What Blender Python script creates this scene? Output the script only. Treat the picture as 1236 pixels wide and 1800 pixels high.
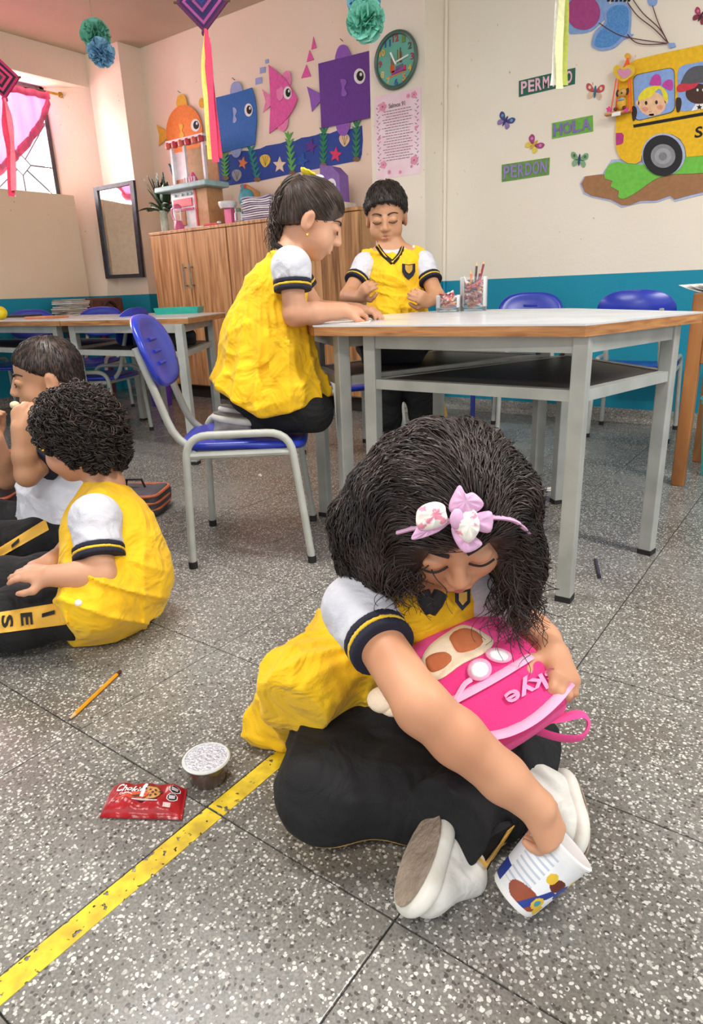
import bpy, bmesh, math, random
import numpy as np
from mathutils import Vector, Matrix, Euler

random.seed(7); RNG = np.random.default_rng(7)
for o in list(bpy.data.objects):
    bpy.data.objects.remove(o, do_unlink=True)
scene = bpy.context.scene
COL = scene.collection

# ------------------------------------------------------------------ camera (solved from the floor joints)
CX, CY, FPX = 618.0, 900.0, 1159.7
YAW, PITCH, ROLL, CAMH = 0.64174648, 0.32273395, -0.03827429, 0.72
_f = np.array([-math.sin(YAW)*math.cos(PITCH), math.cos(YAW)*math.cos(PITCH), -math.sin(PITCH)])
_r = np.array([math.cos(YAW), math.sin(YAW), 0.0]); _u = np.cross(_r, _f)
_R = math.cos(ROLL)*_r + math.sin(ROLL)*_u
_U = -math.sin(ROLL)*_r + math.cos(ROLL)*_u
cam_data = bpy.data.cameras.new('camera'); cam = bpy.data.objects.new('camera', cam_data); COL.objects.link(cam)
cam.matrix_world = Matrix(((_R[0], _U[0], -_f[0], 0), (_R[1], _U[1], -_f[1], 0), (_R[2], _U[2], -_f[2], CAMH), (0, 0, 0, 1)))
cam_data.sensor_fit = 'VERTICAL'; cam_data.sensor_height = 24.0; cam_data.sensor_width = 24.0*1236/1800
cam_data.lens = FPX/1800*24.0; cam_data.clip_start = 0.02; cam_data.clip_end = 100
scene.camera = cam

# ------------------------------------------------------------------ world, lights, exposure
w = bpy.data.worlds.new('daylight'); scene.world = w; w.use_nodes = True
bg = w.node_tree.nodes['Background']; bg.inputs[0].default_value = (0.93, 0.97, 1.0, 1); bg.inputs[1].default_value = 1.15

def area(name, loc, target, sx, sy, power, color):
    d = bpy.data.lights.new(name, 'AREA'); d.shape = 'RECTANGLE'; d.size = sx; d.size_y = sy; d.energy = power; d.color = color
    o = bpy.data.objects.new(name, d); COL.objects.link(o); o.location = loc
    o.rotation_euler = (Vector(target)-Vector(loc)).to_track_quat('-Z', 'Y').to_euler(); return o
area('window_daylight', (-5.75, 2.2, 2.15), (-3.6, 2.45, 0.9), 2.0, 1.3, 320, (1.0, 0.97, 0.93))

scene.view_settings.view_transform = 'Standard'; scene.view_settings.look = 'None'
scene.view_settings.exposure = 0.44; scene.view_settings.gamma = 1.0
scene.view_settings.use_curve_mapping = False

# ------------------------------------------------------------------ measuring: a pixel of the photo onto a real plane
def ray(px, py): return (px-CX)/FPX*_R - (py-CY)/FPX*_U + _f
C0 = np.array([0, 0, CAMH])
def onz(px, py, z): d = ray(px, py); return C0+d*((z-CAMH)/d[2])
def ony(px, py, y): d = ray(px, py); return C0+d*(y/d[1])
def onx(px, py, x): d = ray(px, py); return C0+d*(x/d[0])
def at(px, py, dep): return C0+ray(px, py)*dep

# ------------------------------------------------------------------ materials
def lin(c):
    if isinstance(c, str): c = tuple(int(c[i:i+2], 16) for i in (0, 2, 4))
    out = []
    for v in c[:3]:
        v = v/255.0; out.append(v/12.92 if v <= 0.04045 else ((v+0.055)/1.055)**2.4)
    return tuple(out)+(1.0,)
MATS = {}
def M(name, c1, rough=0.6, c2=None, scale=30.0, bump=0.0, bscale=None, metal=0.0, sheen=0.0, coat=0.0, stretch=None, sss=0.0, coord='Object', lo=0.35, hi=0.65, detail=3.0, wrinkle=0.0):
    if name in MATS: return MATS[name]
    m = bpy.data.materials.new(name); m.use_nodes = True; nt = m.node_tree; N = nt.nodes; L = nt.links
    b = N['Principled BSDF']; b.inputs['Roughness'].default_value = rough; b.inputs['Metallic'].default_value = metal
    if sheen: b.inputs['Sheen Weight'].default_value = sheen
    if coat: b.inputs['Coat Weight'].default_value = coat; b.inputs['Coat Roughness'].default_value = 0.12
    if sss: b.inputs['Subsurface Weight'].default_value = sss; b.inputs['Subsurface Radius'].default_value = (0.012, 0.005, 0.003); b.inputs['Subsurface Scale'].default_value = 1.0
    c1 = lin(c1)
    if c2 is None: c2 = tuple(min(1, v*0.86) for v in c1[:3])+(1,)
    else: c2 = lin(c2)
    tc = N.new('ShaderNodeTexCoord'); mp = N.new('ShaderNodeMapping'); L.new(tc.outputs[coord], mp.inputs[0])
    if stretch: mp.inputs['Scale'].default_value = stretch
    nz = N.new('ShaderNodeTexNoise'); nz.inputs['Scale'].default_value = scale; nz.inputs['Detail'].default_value = detail
    L.new(mp.outputs[0], nz.inputs['Vector'])
    rp = N.new('ShaderNodeValToRGB'); rp.color_ramp.elements[0].position = lo; rp.color_ramp.elements[1].position = hi
    rp.color_ramp.elements[0].color = c2; rp.color_ramp.elements[1].color = c1
    L.new(nz.outputs['Fac'], rp.inputs[0]); L.new(rp.outputs[0], b.inputs['Base Color'])
    if bump:
        nb = N.new('ShaderNodeTexNoise'); nb.inputs['Scale'].default_value = bscale or scale*4; nb.inputs['Detail'].default_value = 4
        L.new(mp.outputs[0], nb.inputs['Vector'])
        bp = N.new('ShaderNodeBump'); bp.inputs['Strength'].default_value = bump; bp.inputs['Distance'].default_value = 0.01
        L.new(nb.outputs['Fac'], bp.inputs['Height']); L.new(bp.outputs[0], b.inputs['Normal'])
    if wrinkle:
        nw = N.new('ShaderNodeTexNoise'); nw.inputs['Scale'].default_value = 11.0; nw.inputs['Detail'].default_value = 2.5; nw.inputs['Distortion'].default_value = 1.6; L.new(mp.outputs[0], nw.inputs['Vector'])
        b2 = N.new('ShaderNodeBump'); b2.inputs['Strength'].default_value = wrinkle; b2.inputs['Distance'].default_value = 0.035; L.new(nw.outputs['Fac'], b2.inputs['Height'])
        if bump: L.new(b2.outputs[0], bp.inputs['Normal'])
        else: L.new(b2.outputs[0], b.inputs['Normal'])
    MATS[name] = m; return m

def wall_mat(name, upper, upper2, zt=0.757):
    m = bpy.data.materials.new(name); m.use_nodes = True; nt = m.node_tree; N = nt.nodes; L = nt.links
    b = N['Principled BSDF']; b.inputs['Roughness'].default_value = 0.75
    g = N.new('ShaderNodeNewGeometry'); sp = N.new('ShaderNodeSeparateXYZ'); L.new(g.outputs['Position'], sp.inputs[0])
    nz = N.new('ShaderNodeTexNoise'); nz.inputs['Scale'].default_value = 1.6; nz.inputs['Detail'].default_value = 5; L.new(g.outputs['Position'], nz.inputs['Vector'])
    rp = N.new('ShaderNodeValToRGB'); rp.color_ramp.elements[0].position = .3; rp.color_ramp.elements[1].position = .7
    rp.color_ramp.elements[0].color = lin(upper2); rp.color_ramp.elements[1].color = lin(upper); L.new(nz.outputs['Fac'], rp.inputs[0])
    # small scuffs in the paint
    n2 = N.new('ShaderNodeTexNoise'); n2.inputs['Scale'].default_value = 23; n2.inputs['Detail'].default_value = 2; L.new(g.outputs['Position'], n2.inputs['Vector'])
    r2 = N.new('ShaderNodeValToRGB'); r2.color_ramp.elements[0].position = .735; r2.color_ramp.elements[1].position = .78
    L.new(n2.outputs['Fac'], r2.inputs[0])
    mx0 = N.new('ShaderNodeMixRGB'); mx0.inputs[2].default_value = lin('b9ad98'); L.new(r2.outputs[0], mx0.inputs[0]); L.new(rp.outputs[0], mx0.inputs[1])
    rt = N.new('ShaderNodeValToRGB'); rt.color_ramp.elements[0].color = lin('0a86a0'); rt.color_ramp.elements[1].color = lin('1196b4'); L.new(nz.outputs['Fac'], rt.inputs[0])
    lt = N.new('ShaderNodeMath'); lt.operation = 'LESS_THAN'; lt.inputs[1].default_value = zt; L.new(sp.outputs[2], lt.inputs[0])
    mx = N.new('ShaderNodeMixRGB'); L.new(lt.outputs[0], mx.inputs[0]); L.new(mx0.outputs[0], mx.inputs[1]); L.new(rt.outputs[0], mx.inputs[2])
    L.new(mx.outputs[0], b.inputs['Base Color'])
    nb = N.new('ShaderNodeTexNoise'); nb.inputs['Scale'].default_value = 60; nb.inputs['Detail'].default_value = 4; L.new(g.outputs['Position'], nb.inputs['Vector'])
    bp = N.new('ShaderNodeBump'); bp.inputs['Strength'].default_value = .12; bp.inputs['Distance'].default_value = .01; L.new(nb.outputs['Fac'], bp.inputs['Height']); L.new(bp.outputs[0], b.inputs['Normal'])
    return m

def terrazzo(name, dark=False):
    m = bpy.data.materials.new(name); m.use_nodes = True; nt = m.node_tree; N = nt.nodes; L = nt.links
    b = N['Principled BSDF']
    g = N.new('ShaderNodeNewGeometry')
    # warp a little so chips are irregular
    nw = N.new('ShaderNodeTexNoise'); nw.inputs['Scale'].default_value = 120; L.new(g.outputs['Position'], nw.inputs['Vector'])
    ad = N.new('ShaderNodeMixRGB'); ad.blend_type = 'ADD'; ad.inputs[0].default_value = 0.006; L.new(g.outputs['Position'], ad.inputs[1]); L.new(nw.outputs['Color'], ad.inputs[2])
    big = N.new('ShaderNodeTexNoise'); big.inputs['Scale'].default_value = 2.2; big.inputs['Detail'].default_value = 4; L.new(g.outputs['Position'], big.inputs['Vector'])
    rb = N.new('ShaderNodeValToRGB'); e = rb.color_ramp.elements; e[0].position = .36; e[1].position = .66
    e[0].color = lin('6f6a63' if not dark else '8a8880'); e[1].color = lin('8b8b88' if not dark else 'a8a59c'); L.new(big.outputs['Fac'], rb.inputs[0])
    fine = N.new('ShaderNodeTexNoise'); fine.inputs['Scale'].default_value = 260; L.new(g.outputs['Position'], fine.inputs['Vector'])
    mf = N.new('ShaderNodeMixRGB'); mf.blend_type = 'MULTIPLY'; mf.inputs[0].default_value = .55; L.new(rb.outputs[0], mf.inputs[1])
    rf = N.new('ShaderNodeValToRGB'); rf.color_ramp.elements[0].position = .3; rf.color_ramp.elements[1].position = .62; rf.color_ramp.elements[0].color = (.35, .34, .33, 1); L.new(fine.outputs['Fac'], rf.inputs[0]); L.new(rf.outputs[0], mf.inputs[2])
    cur = mf.outputs[0]
    for sc, thr, wd, cols in ((140, .55, .30, ('cac9c4', 'b0ada6', '4d4a47', '96908a')), (240, .42, .34, ('c6c5c0', 'a9a6a0', '55524f', '8f8b86'))):
        v = N.new('ShaderNodeTexVoronoi'); v.inputs['Scale'].default_value = sc; L.new(ad.outputs[0], v.inputs['Vector'])
        s = N.new('ShaderNodeSeparateColor'); L.new(v.outputs['Color'], s.inputs[0])
        gt = N.new('ShaderNodeMath'); gt.operation = 'GREATER_THAN'; gt.inputs[1].default_value = thr; L.new(s.outputs[0], gt.inputs[0])
        ld = N.new('ShaderNodeMath'); ld.operation = 'LESS_THAN'; ld.inputs[1].default_value = wd; L.new(v.outputs['Distance'], ld.inputs[0])
        # size varies per chip
        mlt = N.new('ShaderNodeMath'); mlt.operation = 'MULTIPLY_ADD'; mlt.inputs[1].default_value = .32; mlt.inputs[2].default_value = .22; L.new(s.outputs[2], mlt.inputs[0]); L.new(mlt.outputs[0], ld.inputs[1])
        mu = N.new('ShaderNodeMath'); mu.operation = 'MULTIPLY'; L.new(gt.outputs[0], mu.inputs[0]); L.new(ld.outputs[0], mu.inputs[1])
        cr = N.new('ShaderNodeValToRGB'); cr.color_ramp.interpolation = 'CONSTANT'; ee = cr.color_ramp.elements
        ee[0].position = 0; ee[0].color = lin(cols[0]); ee[1].position = .36; ee[1].color = lin(cols[1])
        x = ee.new(.58); x.color = lin(cols[2]); x = ee.new(.86); x.color = lin(cols[3]); L.new(s.outputs[1], cr.inputs[0])
        mx = N.new('ShaderNodeMixRGB'); L.new(mu.outputs[0], mx.inputs[0]); L.new(cur, mx.inputs[1]); L.new(cr.outputs[0], mx.inputs[2]); cur = mx.outputs[0]
    L.new(cur, b.inputs['Base Color'])
    rr = N.new('ShaderNodeMapRange'); rr.inputs['To Min'].default_value = .16; rr.inputs['To Max'].default_value = .36; L.new(big.outputs['Fac'], rr.inputs['Value']); L.new(rr.outputs[0], b.inputs['Roughness'])
    return m

def wood(name, c1, c2, c3, sc=(14, 14, 0.9), rough=0.5, scale=3.0):
    if name in MATS: return MATS[name]
    m = bpy.data.materials.new(name); m.use_nodes = True; nt = m.node_tree; N = nt.nodes; L = nt.links
    b = N['Principled BSDF']; b.inputs['Roughness'].default_value = rough
    g = N.new('ShaderNodeNewGeometry'); mp = N.new('ShaderNodeMapping'); mp.inputs['Scale'].default_value = sc; L.new(g.outputs['Position'], mp.inputs[0])
    nz = N.new('ShaderNodeTexNoise'); nz.inputs['Scale'].default_value = scale; nz.inputs['Detail'].default_value = 6; nz.inputs['Distortion'].default_value = .6; L.new(mp.outputs[0], nz.inputs['Vector'])
    rp = N.new('ShaderNodeValToRGB'); e = rp.color_ramp.elements; e[0].position = .32; e[0].color = lin(c3); e[1].position = .72; e[1].color = lin(c1)
    x = e.new(.5); x.color = lin(c2); L.new(nz.outputs['Fac'], rp.inputs[0]); L.new(rp.outputs[0], b.inputs['Base Color'])
    MATS[name] = m; return m

# ------------------------------------------------------------------ object helpers
def link(o):
    COL.objects.link(o); return o
def thing(name, label, cat, loc=(0, 0, 0), rotz=0.0, group=None, kind=None):
    o = bpy.data.objects.new(name, None); link(o); o.empty_display_size = .05
    o.location = tuple(float(v) for v in loc); o.rotation_euler = (0, 0, rotz); tag(o, label, cat, group, kind); return o
def tag(o, label=None, cat=None, group=None, kind=None):
    if label: o['label'] = label
    if cat: o['category'] = cat
    if group: o['group'] = group
    if kind: o['kind'] = kind
    return o
def setparent(o, parent, local=False):
    if parent is None: return o
    o.parent = parent
    if not local: o.matrix_parent_inverse = parent.matrix_basis.inverted()
    return o
def mk(name, verts, faces, mat, parent=None, smooth=False, local=False, matidx=None):
    me = bpy.data.meshes.new(name)
    v = np.asarray(verts, np.float32).reshape(-1, 3)
    me.from_pydata(v.tolist(), [], [tuple(int(i) for i in f) for f in faces]); me.update()
    return mkm(name, me, mat, parent, smooth, local, matidx)
def mkm(name, me, mat, parent=None, smooth=False, local=False, matidx=None):
    for m in (mat if isinstance(mat, (list, tuple)) else [mat]): me.materials.append(m)
    if matidx is not None: me.polygons.foreach_set('material_index', np.asarray(matidx, np.int32))
    if smooth: me.polygons.foreach_set('use_smooth', np.ones(len(me.polygons), bool))
    me.update()
    o = bpy.data.objects.new(name, me); link(o); return setparent(o, parent, local)
def copy_tree(o, parent=None):
    c = o.copy(); link(c)
    if parent is not None: c.parent = parent
    for ch in [x for x in o.children]: copy_tree(ch, c)
    return c

class MB:   # collects simple solids into one mesh
    def __init__(s): s.v = []; s.f = []; s.m = []
    def add(s, verts, faces, mi=0):
        n = len(s.v); s.v += [tuple(float(c) for c in p) for p in verts]; s.f += [tuple(i+n for i in f) for f in faces]; s.m += [mi]*len(faces); return s
    def box(s, lo, hi, mi=0, bev=0.0, R=None, c=None):
        lo = np.array(lo, float); hi = np.array(hi, float)
        if bev <= 0:
            P = [(x, y, z) for x in (lo[0], hi[0]) for y in (lo[1], hi[1]) for z in (lo[2], hi[2])]
            F = [(0, 1, 3, 2), (4, 6, 7, 5), (0, 4, 5, 1), (2, 3, 7, 6), (0, 2, 6, 4), (1, 5, 7, 3)]
        else:
            bm = bmesh.new(); bmesh.ops.create_cube(bm, size=1.0)
            for v in bm.verts: v.co = Vector(lo+(np.array(v.co)+.5)*(hi-lo))
            bmesh.ops.bevel(bm, geom=bm.edges[:], offset=bev, segments=2, affect='EDGES', profile=.5)
            bm.verts.ensure_lookup_table(); P = [tuple(v.co) for v in bm.verts]; F = [tuple(v.index for v in f.verts) for f in bm.faces]; bm.free()
        if R is not None:
            c = np.zeros(3) if c is None else np.array(c, float)
            P = [tuple(c+np.array(R)@np.array(p)) for p in P]
        return s.add(P, F, mi)
    def tube(s, pts, rad, n=10, mi=0, caps=True, closed=False, flat=1.0):
        pts = [np.array(p, float) for p in pts]; k = len(pts)
        rads = list(rad) if hasattr(rad, '__len__') else [rad]*k
        T = []
        for i in range(k):
            a = pts[(i-1) % k] if (closed or i > 0) else pts[i]; b = pts[(i+1) % k] if (closed or i < k-1) else pts[i]
            t = b-a; T.append(t/(np.linalg.norm(t)+1e-9))
        up = np.array([0, 0, 1.0]) if abs(T[0][2]) < .9 else np.array([1.0, 0, 0])
        a = np.cross(T[0], up); a /= np.linalg.norm(a); V = []
        for i in range(k):
            a = a-T[i]*(a@T[i]); a /= (np.linalg.norm(a)+1e-9); b = np.cross(T[i], a)
            for j in range(n):
                th = 2*math.pi*j/n; V.append(pts[i]+rads[i]*(math.cos(th)*a+flat*math.sin(th)*b))
        F = []
        for i in range(k if closed else k-1):
            for j in range(n):
                q = ((i+1) % k); F.append((i*n+j, i*n+(j+1) % n, q*n+(j+1) % n, q*n+j))
        if caps and not closed: F.append(tuple(range(n))[::-1]); F.append(tuple((k-1)*n+j for j in range(n)))
        return s.add(V, F, mi)
    def lathe(s, prof, c=(0, 0, 0), n=24, mi=0, R=None, wob=None):
        c = np.array(c, float); V = []; F = []; k = len(prof)
        for (r, z) in prof:
            for j in range(n):
                th = 2*math.pi*j/n; rr = r if wob is None else r*wob(th, z); p = np.array([rr*math.cos(th), rr*math.sin(th), z]); V.append(c+(np.array(R)@p if R is not None else p))
        for i in range(k-1):
            for j in range(n): F.append((i*n+j, i*n+(j+1) % n, (i+1)*n+(j+1) % n, (i+1)*n+j))
        if prof[0][0] > 1e-6: F.append(tuple(range(n))[::-1])
        if prof[-1][0] > 1e-6: F.append(tuple((k-1)*n+j for j in range(n)))
        return s.add(V, F, mi)
    def ball(s, c, r, n=10, mi=0, R=None):
        r = np.array(r if hasattr(r, '__len__') else (r, r, r), float); c = np.array(c, float)
        V = [c+(np.array(R)@np.array((0, 0, r[2])) if R is not None else np.array((0, 0, r[2])))]; F = []; k = max(4, n//2+1)
        for i in range(1, k):
            ph = math.pi*i/k
            for j in range(n):
                th = 2*math.pi*j/n; p = np.array((r[0]*math.sin(ph)*math.cos(th), r[1]*math.sin(ph)*math.sin(th), r[2]*math.cos(ph)))
                V.append(c+(np.array(R)@p if R is not None else p))
        p = np.array((0, 0, -r[2])); V.append(c+(np.array(R)@p if R is not None else p)); last = len(V)-1
        for j in range(n): F.append((0, 1+j, 1+(j+1) % n)); F.append((last, 1+(k-2)*n+(j+1) % n, 1+(k-2)*n+j))
        for i in range(k-2):
            for j in range(n): F.append((1+i*n+j, 1+(i+1)*n+j, 1+(i+1)*n+(j+1) % n, 1+i*n+(j+1) % n))
        return s.add(V, F, mi)
    def prism(s, poly, off, mi=0, mi_side=None):   # poly: 3-D outline, off: extrusion vector
        poly = [np.array(p, float) for p in poly]; off = np.array(off, float); n = len(poly)
        s.add(poly+[p+off for p in poly], [tuple(range(n))[::-1], tuple(range(n, 2*n))], mi)
        b = len(s.v)-2*n
        for i in range(n): s.f.append((b+i, b+(i+1) % n, b+n+(i+1) % n, b+n+i)); s.m.append(mi if mi_side is None else mi_side)
        return s
    def build(s, name, mat, parent=None, smooth=False, local=False):
        me = bpy.data.meshes.new(name); me.from_pydata(s.v, [], s.f); me.update()
        o = mkm(name, me, mat, parent, smooth, local, s.m if isinstance(mat, (list, tuple)) else None)
        bm = bmesh.new(); bm.from_mesh(me); bmesh.ops.recalc_face_normals(bm, faces=bm.faces[:]); bm.to_mesh(me); bm.free()
        if smooth:
            try: me.set_sharp_from_angle(angle=math.radians(42))
            except Exception: pass
        return o

def crom(pts, n=6, closed=True):   # Catmull-Rom through points
    P = [np.array(p, float) for p in pts]; k = len(P); out = []
    rng = range(k) if closed else range(k-1)
    for i in rng:
        if closed: a, b, c, d = P[(i-1) % k], P[i], P[(i+1) % k], P[(i+2) % k]
        else: a, b, c, d = P[max(i-1, 0)], P[i], P[i+1], P[min(i+2, k-1)]
        for j in range(n):
            t = j/n; out.append(.5*((2*b)+(-a+c)*t+(2*a-5*b+4*c-d)*t*t+(-a+3*b-3*c+d)*t**3))
    if not closed: out.append(P[-1])
    return out

_TXT = {}
def text_mesh(s):
    if s in _TXT: return _TXT[s]
    cu = bpy.data.curves.new('lettering', 'FONT'); cu.body = s; cu.size = 1.0; cu.resolution_u = 3; cu.offset = 0.024
    o = bpy.data.objects.new('lettering', cu); link(o)
    dg = bpy.context.evaluated_depsgraph_get(); me = o.evaluated_get(dg).to_mesh()
    V = np.array([v.co[:2] for v in me.vertices]); F = [tuple(p.vertices) for p in me.polygons]
    o.evaluated_get(dg).to_mesh_clear(); bpy.data.objects.remove(o); bpy.data.curves.remove(cu)
    lo, hi = V.min(0), V.max(0); _TXT[s] = ((V-lo)/(hi-lo), F, (hi-lo)); return _TXT[s]
def quadtext(name, s, bl, br, tr, tl, off, mat, parent=None, warp=None):   # lettering bilinearly laid into a quad, given a thickness
    V, F, _ = text_mesh(s); bl, br, tr, tl = [np.array(p, float) for p in (bl, br, tr, tl)]; off = np.array(off, float)
    P = [(1-u)*(1-v)*bl+u*(1-v)*br+u*v*tr+(1-u)*v*tl for u, v in V]
    if warp: P = [warp(p) for p in P]
    n = len(P); mb = MB(); faces = [tuple(f) for f in F]+[tuple(i+n for i in f)[::-1] for f in F]
    ed = {}
    for f in F:
        for i in range(len(f)):
            e = (f[i], f[(i+1) % len(f)]); ed[e] = 1
    for (a, b) in list(ed):
        if (b, a) not in ed: faces.append((a, b, b+n, a+n))
    mb.add(P+[p+off for p in P], faces)
    return mb.build(name, mat, parent)

m_clear = bpy.data.materials.new('clear_plastic'); m_clear.use_nodes = True; N = m_clear.node_tree.nodes; L_ = m_clear.node_tree.links; _p = N['Principled BSDF']; _p.inputs['Roughness'].default_value = .08; _p.inputs['Base Color'].default_value = (.95, .97, .98, 1)
tn = N.new('ShaderNodeBsdfTransparent'); mx_ = N.new('ShaderNodeMixShader'); fz_ = N.new('ShaderNodeFresnel'); fz_.inputs[0].default_value = 1.35; ad_ = N.new('ShaderNodeMath'); ad_.operation = 'ADD'; ad_.inputs[1].default_value = .04; L_.new(fz_.outputs[0], ad_.inputs[0]); L_.new(ad_.outputs[0], mx_.inputs[0]); L_.new(tn.outputs[0], mx_.inputs[1]); L_.new(_p.outputs[0], mx_.inputs[2]); L_.new(mx_.outputs[0], N['Material Output'].inputs[0])
# ================================================================== the room
YW, YP, XL, ZC = 3.70, 3.48, -4.93, 2.46
m_wallB = wall_mat('paint_cream', 'f3ebdc', 'eee4d2'); m_wallF = wall_mat('peach_light_cast', 'f8e7d3', 'f5e0ca'); m_wallL = wall_mat('paint_warm', 'f3dfc2', 'ecd3b0')  # m_wallF: cream walls with the pink curtain's light cast put into the colour
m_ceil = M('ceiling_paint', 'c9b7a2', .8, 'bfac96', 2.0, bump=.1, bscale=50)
m_ter = terrazzo('terrazzo'); m_base = terrazzo('terrazzo_skirting', True)
m_joint = M('dark_joint', '3a3734', .8)

def struct(mb, name, mat, parent=None, **k):
    o = mb.build(name, mat, parent, **k)
    if parent is None: o['kind'] = 'structure'
    return o
floor = struct(MB().box((-5.6, -3.2, -.08), (3.2, 4.0, -.0035)), 'floor', m_joint)
TX, TY, TS = -0.662, 0.498, 0.331
tile_me = None
for i in range(-15, 8):
    for j in range(-6, 10):
        x0, y0 = TX+i*TS, TY+j*TS; x1, y1 = x0+TS, y0+TS
        cx, cy = (x0+x1)/2, (y0+y1)/2
        if cy > YW+TS*.45 or cx < XL-TS*.4: continue
        d = np.array([cx, cy, 0])-C0; dep = d@_f
        if dep < .05: continue
        u, v = CX+FPX*(d@_R)/dep, CY-FPX*(d@_U)/dep; mg = FPX*.42/dep
        if u < -mg or u > 1236+mg or v > 1800+mg: continue
        if tile_me is None:
            mb = MB().box((-TS/2+.0011, -TS/2+.0011, -.02), (TS/2-.0011, TS/2-.0011, 0), bev=.0012)
            o = mb.build('tile', m_ter, floor, local=True); tile_me = o.data
        else: o = link(bpy.data.objects.new('tile', tile_me)); setparent(o, floor, True)
        o.location = (cx, cy, 0)
# floor carries on past the laid-out tiles (behind the camera)
struct(MB().box((-5.6, -3.2, -.0034), (3.2, -.9, -.001)), 'floor_rear', m_ter)['kind'] = 'structure'
struct(MB().box((1.6, -.9, -.0034), (3.2, 4.0, -.001)), 'floor_side', m_ter)['kind'] = 'structure'
struct(MB().box((-4.55, YW, -.05), (3.2, YW+.15, ZC)), 'wall_bus', m_wallB)
struct(MB().box((-4.60, YW-.006, 0), (-2.36, YW, ZC)), 'wall_fish', m_wallF)
struct(MB().box((-2.36, YP, 0), (-2.012, YW-.0005, ZC)), 'wall_pilaster', m_wallB)
struct(MB().box((-4.96, 3.50, 0), (-4.532, YW+.1, ZC)), 'wall_column', m_wallF)
# left wall: solid under the window and above it, splayed reveal beside it
struct(MB().box((-5.25, -3.2, -.05), (XL, 3.23, 1.485)), 'wall_left', m_wallL)
struct(MB().box((-5.25, -3.2, 2.245), (XL, 3.52, ZC)), 'wall_left_upper', m_wallF)
sp = MB(); A = [(XL, 3.23, -.05), (-5.17, 3.26, 1.485), (-5.17, 3.26, 2.25)]; Bq = [(-4.90, 3.52, -.05), (-4.90, 3.52, 1.485), (-4.90, 3.52, 2.25)]
bk = [(-5.3, 3.23, -.05), (-5.3, 3.26, 1.485), (-5.3, 3.26, 2.25)]; bk2 = [(-5.3, 3.52, -.05), (-5.3, 3.52, 1.485), (-5.3, 3.52, 2.25)]
V = A+Bq+bk+bk2
sp.add(V, [(0, 3, 4, 1), (1, 4, 5, 2), (6, 7, 10, 9), (7, 8, 11, 10), (2, 5, 11, 8), (0, 1, 7, 6), (1, 2, 8, 7), (3, 9, 10, 4), (4, 10, 11, 5), (0, 6, 9, 3)])
struct(sp, 'wall_reveal', m_wallF)
struct(MB().box((-5.3, .9, 1.485), (-5.12, 1.0, 2.25)), 'wall_left_pier', m_wallL)
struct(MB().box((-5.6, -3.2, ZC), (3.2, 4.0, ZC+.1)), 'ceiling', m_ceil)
# terrazzo skirting with a coved foot
def skirting(a, b, n, name):
    a, b, n = np.array(a, float), np.array(b, float), np.array(n, float); prof = [(0, .072), (.010, .072), (.012, .03), (.018, .012), (.034, .001), (0, .001)]
    mb = MB(); P = [a+n*x+np.array((0, 0, z)) for x, z in prof]; mb.prism(P, b-a); o = struct(mb, name, m_base); return o
skirting((-2.012, YW, 0), (3.2, YW, 0), (0, -1, 0), 'baseboard_back'); skirting((-4.53, YW-.006, 0), (-2.36, YW-.006, 0), (0, -1, 0), 'baseboard_fish')
skirting((-2.36, YP, 0), (-2.012, YP, 0), (0, -1, 0), 'baseboard_pilaster'); skirting((-4.93, 3.5, 0), (-4.532, 3.5, 0), (0, -1, 0), 'baseboard_column')
skirting((XL, -3.2, 0), (XL, 3.23, 0), (1, 0, 0), 'baseboard_left')
# pipe down the inner corner of the pilaster
pp = struct(MB().tube([(-2.003, YW-.012, .08), (-2.003, YW-.012, ZC)], .010, 8), 'trim_1', m_wallB, smooth=True)

# ------------------------------------------------------------------ window with a geometric iron grille and white daylight behind
XWN = -5.16
m_iron = M('window_iron', '4c4c50', .5, '3c3c40'); m_glare = bpy.data.materials.new('bright_sky'); m_glare.use_nodes = True
_b = m_glare.node_tree.nodes['Principled BSDF']; _b.inputs['Emission Color'].default_value = (1, .99, .97, 1); _b.inputs['Emission Strength'].default_value = 0.0
win = thing('window_1', 'window with dark iron grille of diamonds', 'window', (XWN, 2.1, 1.485)); win['kind'] = 'structure'
def wp(px, py): return onx(px, py, XWN)
fr = MB(); y1 = 3.245; z0, z1 = 1.49, 2.24
fr.box((XWN-.02, y1-.022, z0), (XWN+.015, y1+.012, z1)); fr.box((XWN-.02, 1.0, z1-.02), (XWN+.015, y1, z1+.01)); fr.box((XWN-.02, 1.0, z0-.005), (XWN+.015, y1, z0+.012))
fr.build('window_frame', m_iron, win)
ZS = 0.06
def grille_unit(yc, zc):
    # repeating star: a small diamond held by eight bars in a square of half side .29 x .33
    a, b, d = .245, .30, .075
    dm = [np.array((XWN, yc-d, zc)), np.array((XWN, yc, zc+d)), np.array((XWN, yc+d, zc)), np.array((XWN, yc, zc-d))]
    g = MB(); g.tube(dm, .005, 6, closed=True); g.build('grille_diamond', m_iron, win, smooth=True)
    ends = [(-a, 0), (-a, b), (0, b), (a, b), (a, 0), (a, -b), (0, -b), (-a, -b)]
    st = [dm[0], (dm[0]+dm[1])/2, dm[1], (dm[1]+dm[2])/2, dm[2], (dm[2]+dm[3])/2, dm[3], (dm[3]+dm[0])/2]
    for (ey, ez), s_ in zip(ends, st):
        e_ = np.array((XWN, yc+ey, zc+ez)); e_[2] = max(z0, min(z1, e_[2])); MB().tube([s_, e_], .0048, 6).build('grille_bar', m_iron, win, smooth=True)
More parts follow.
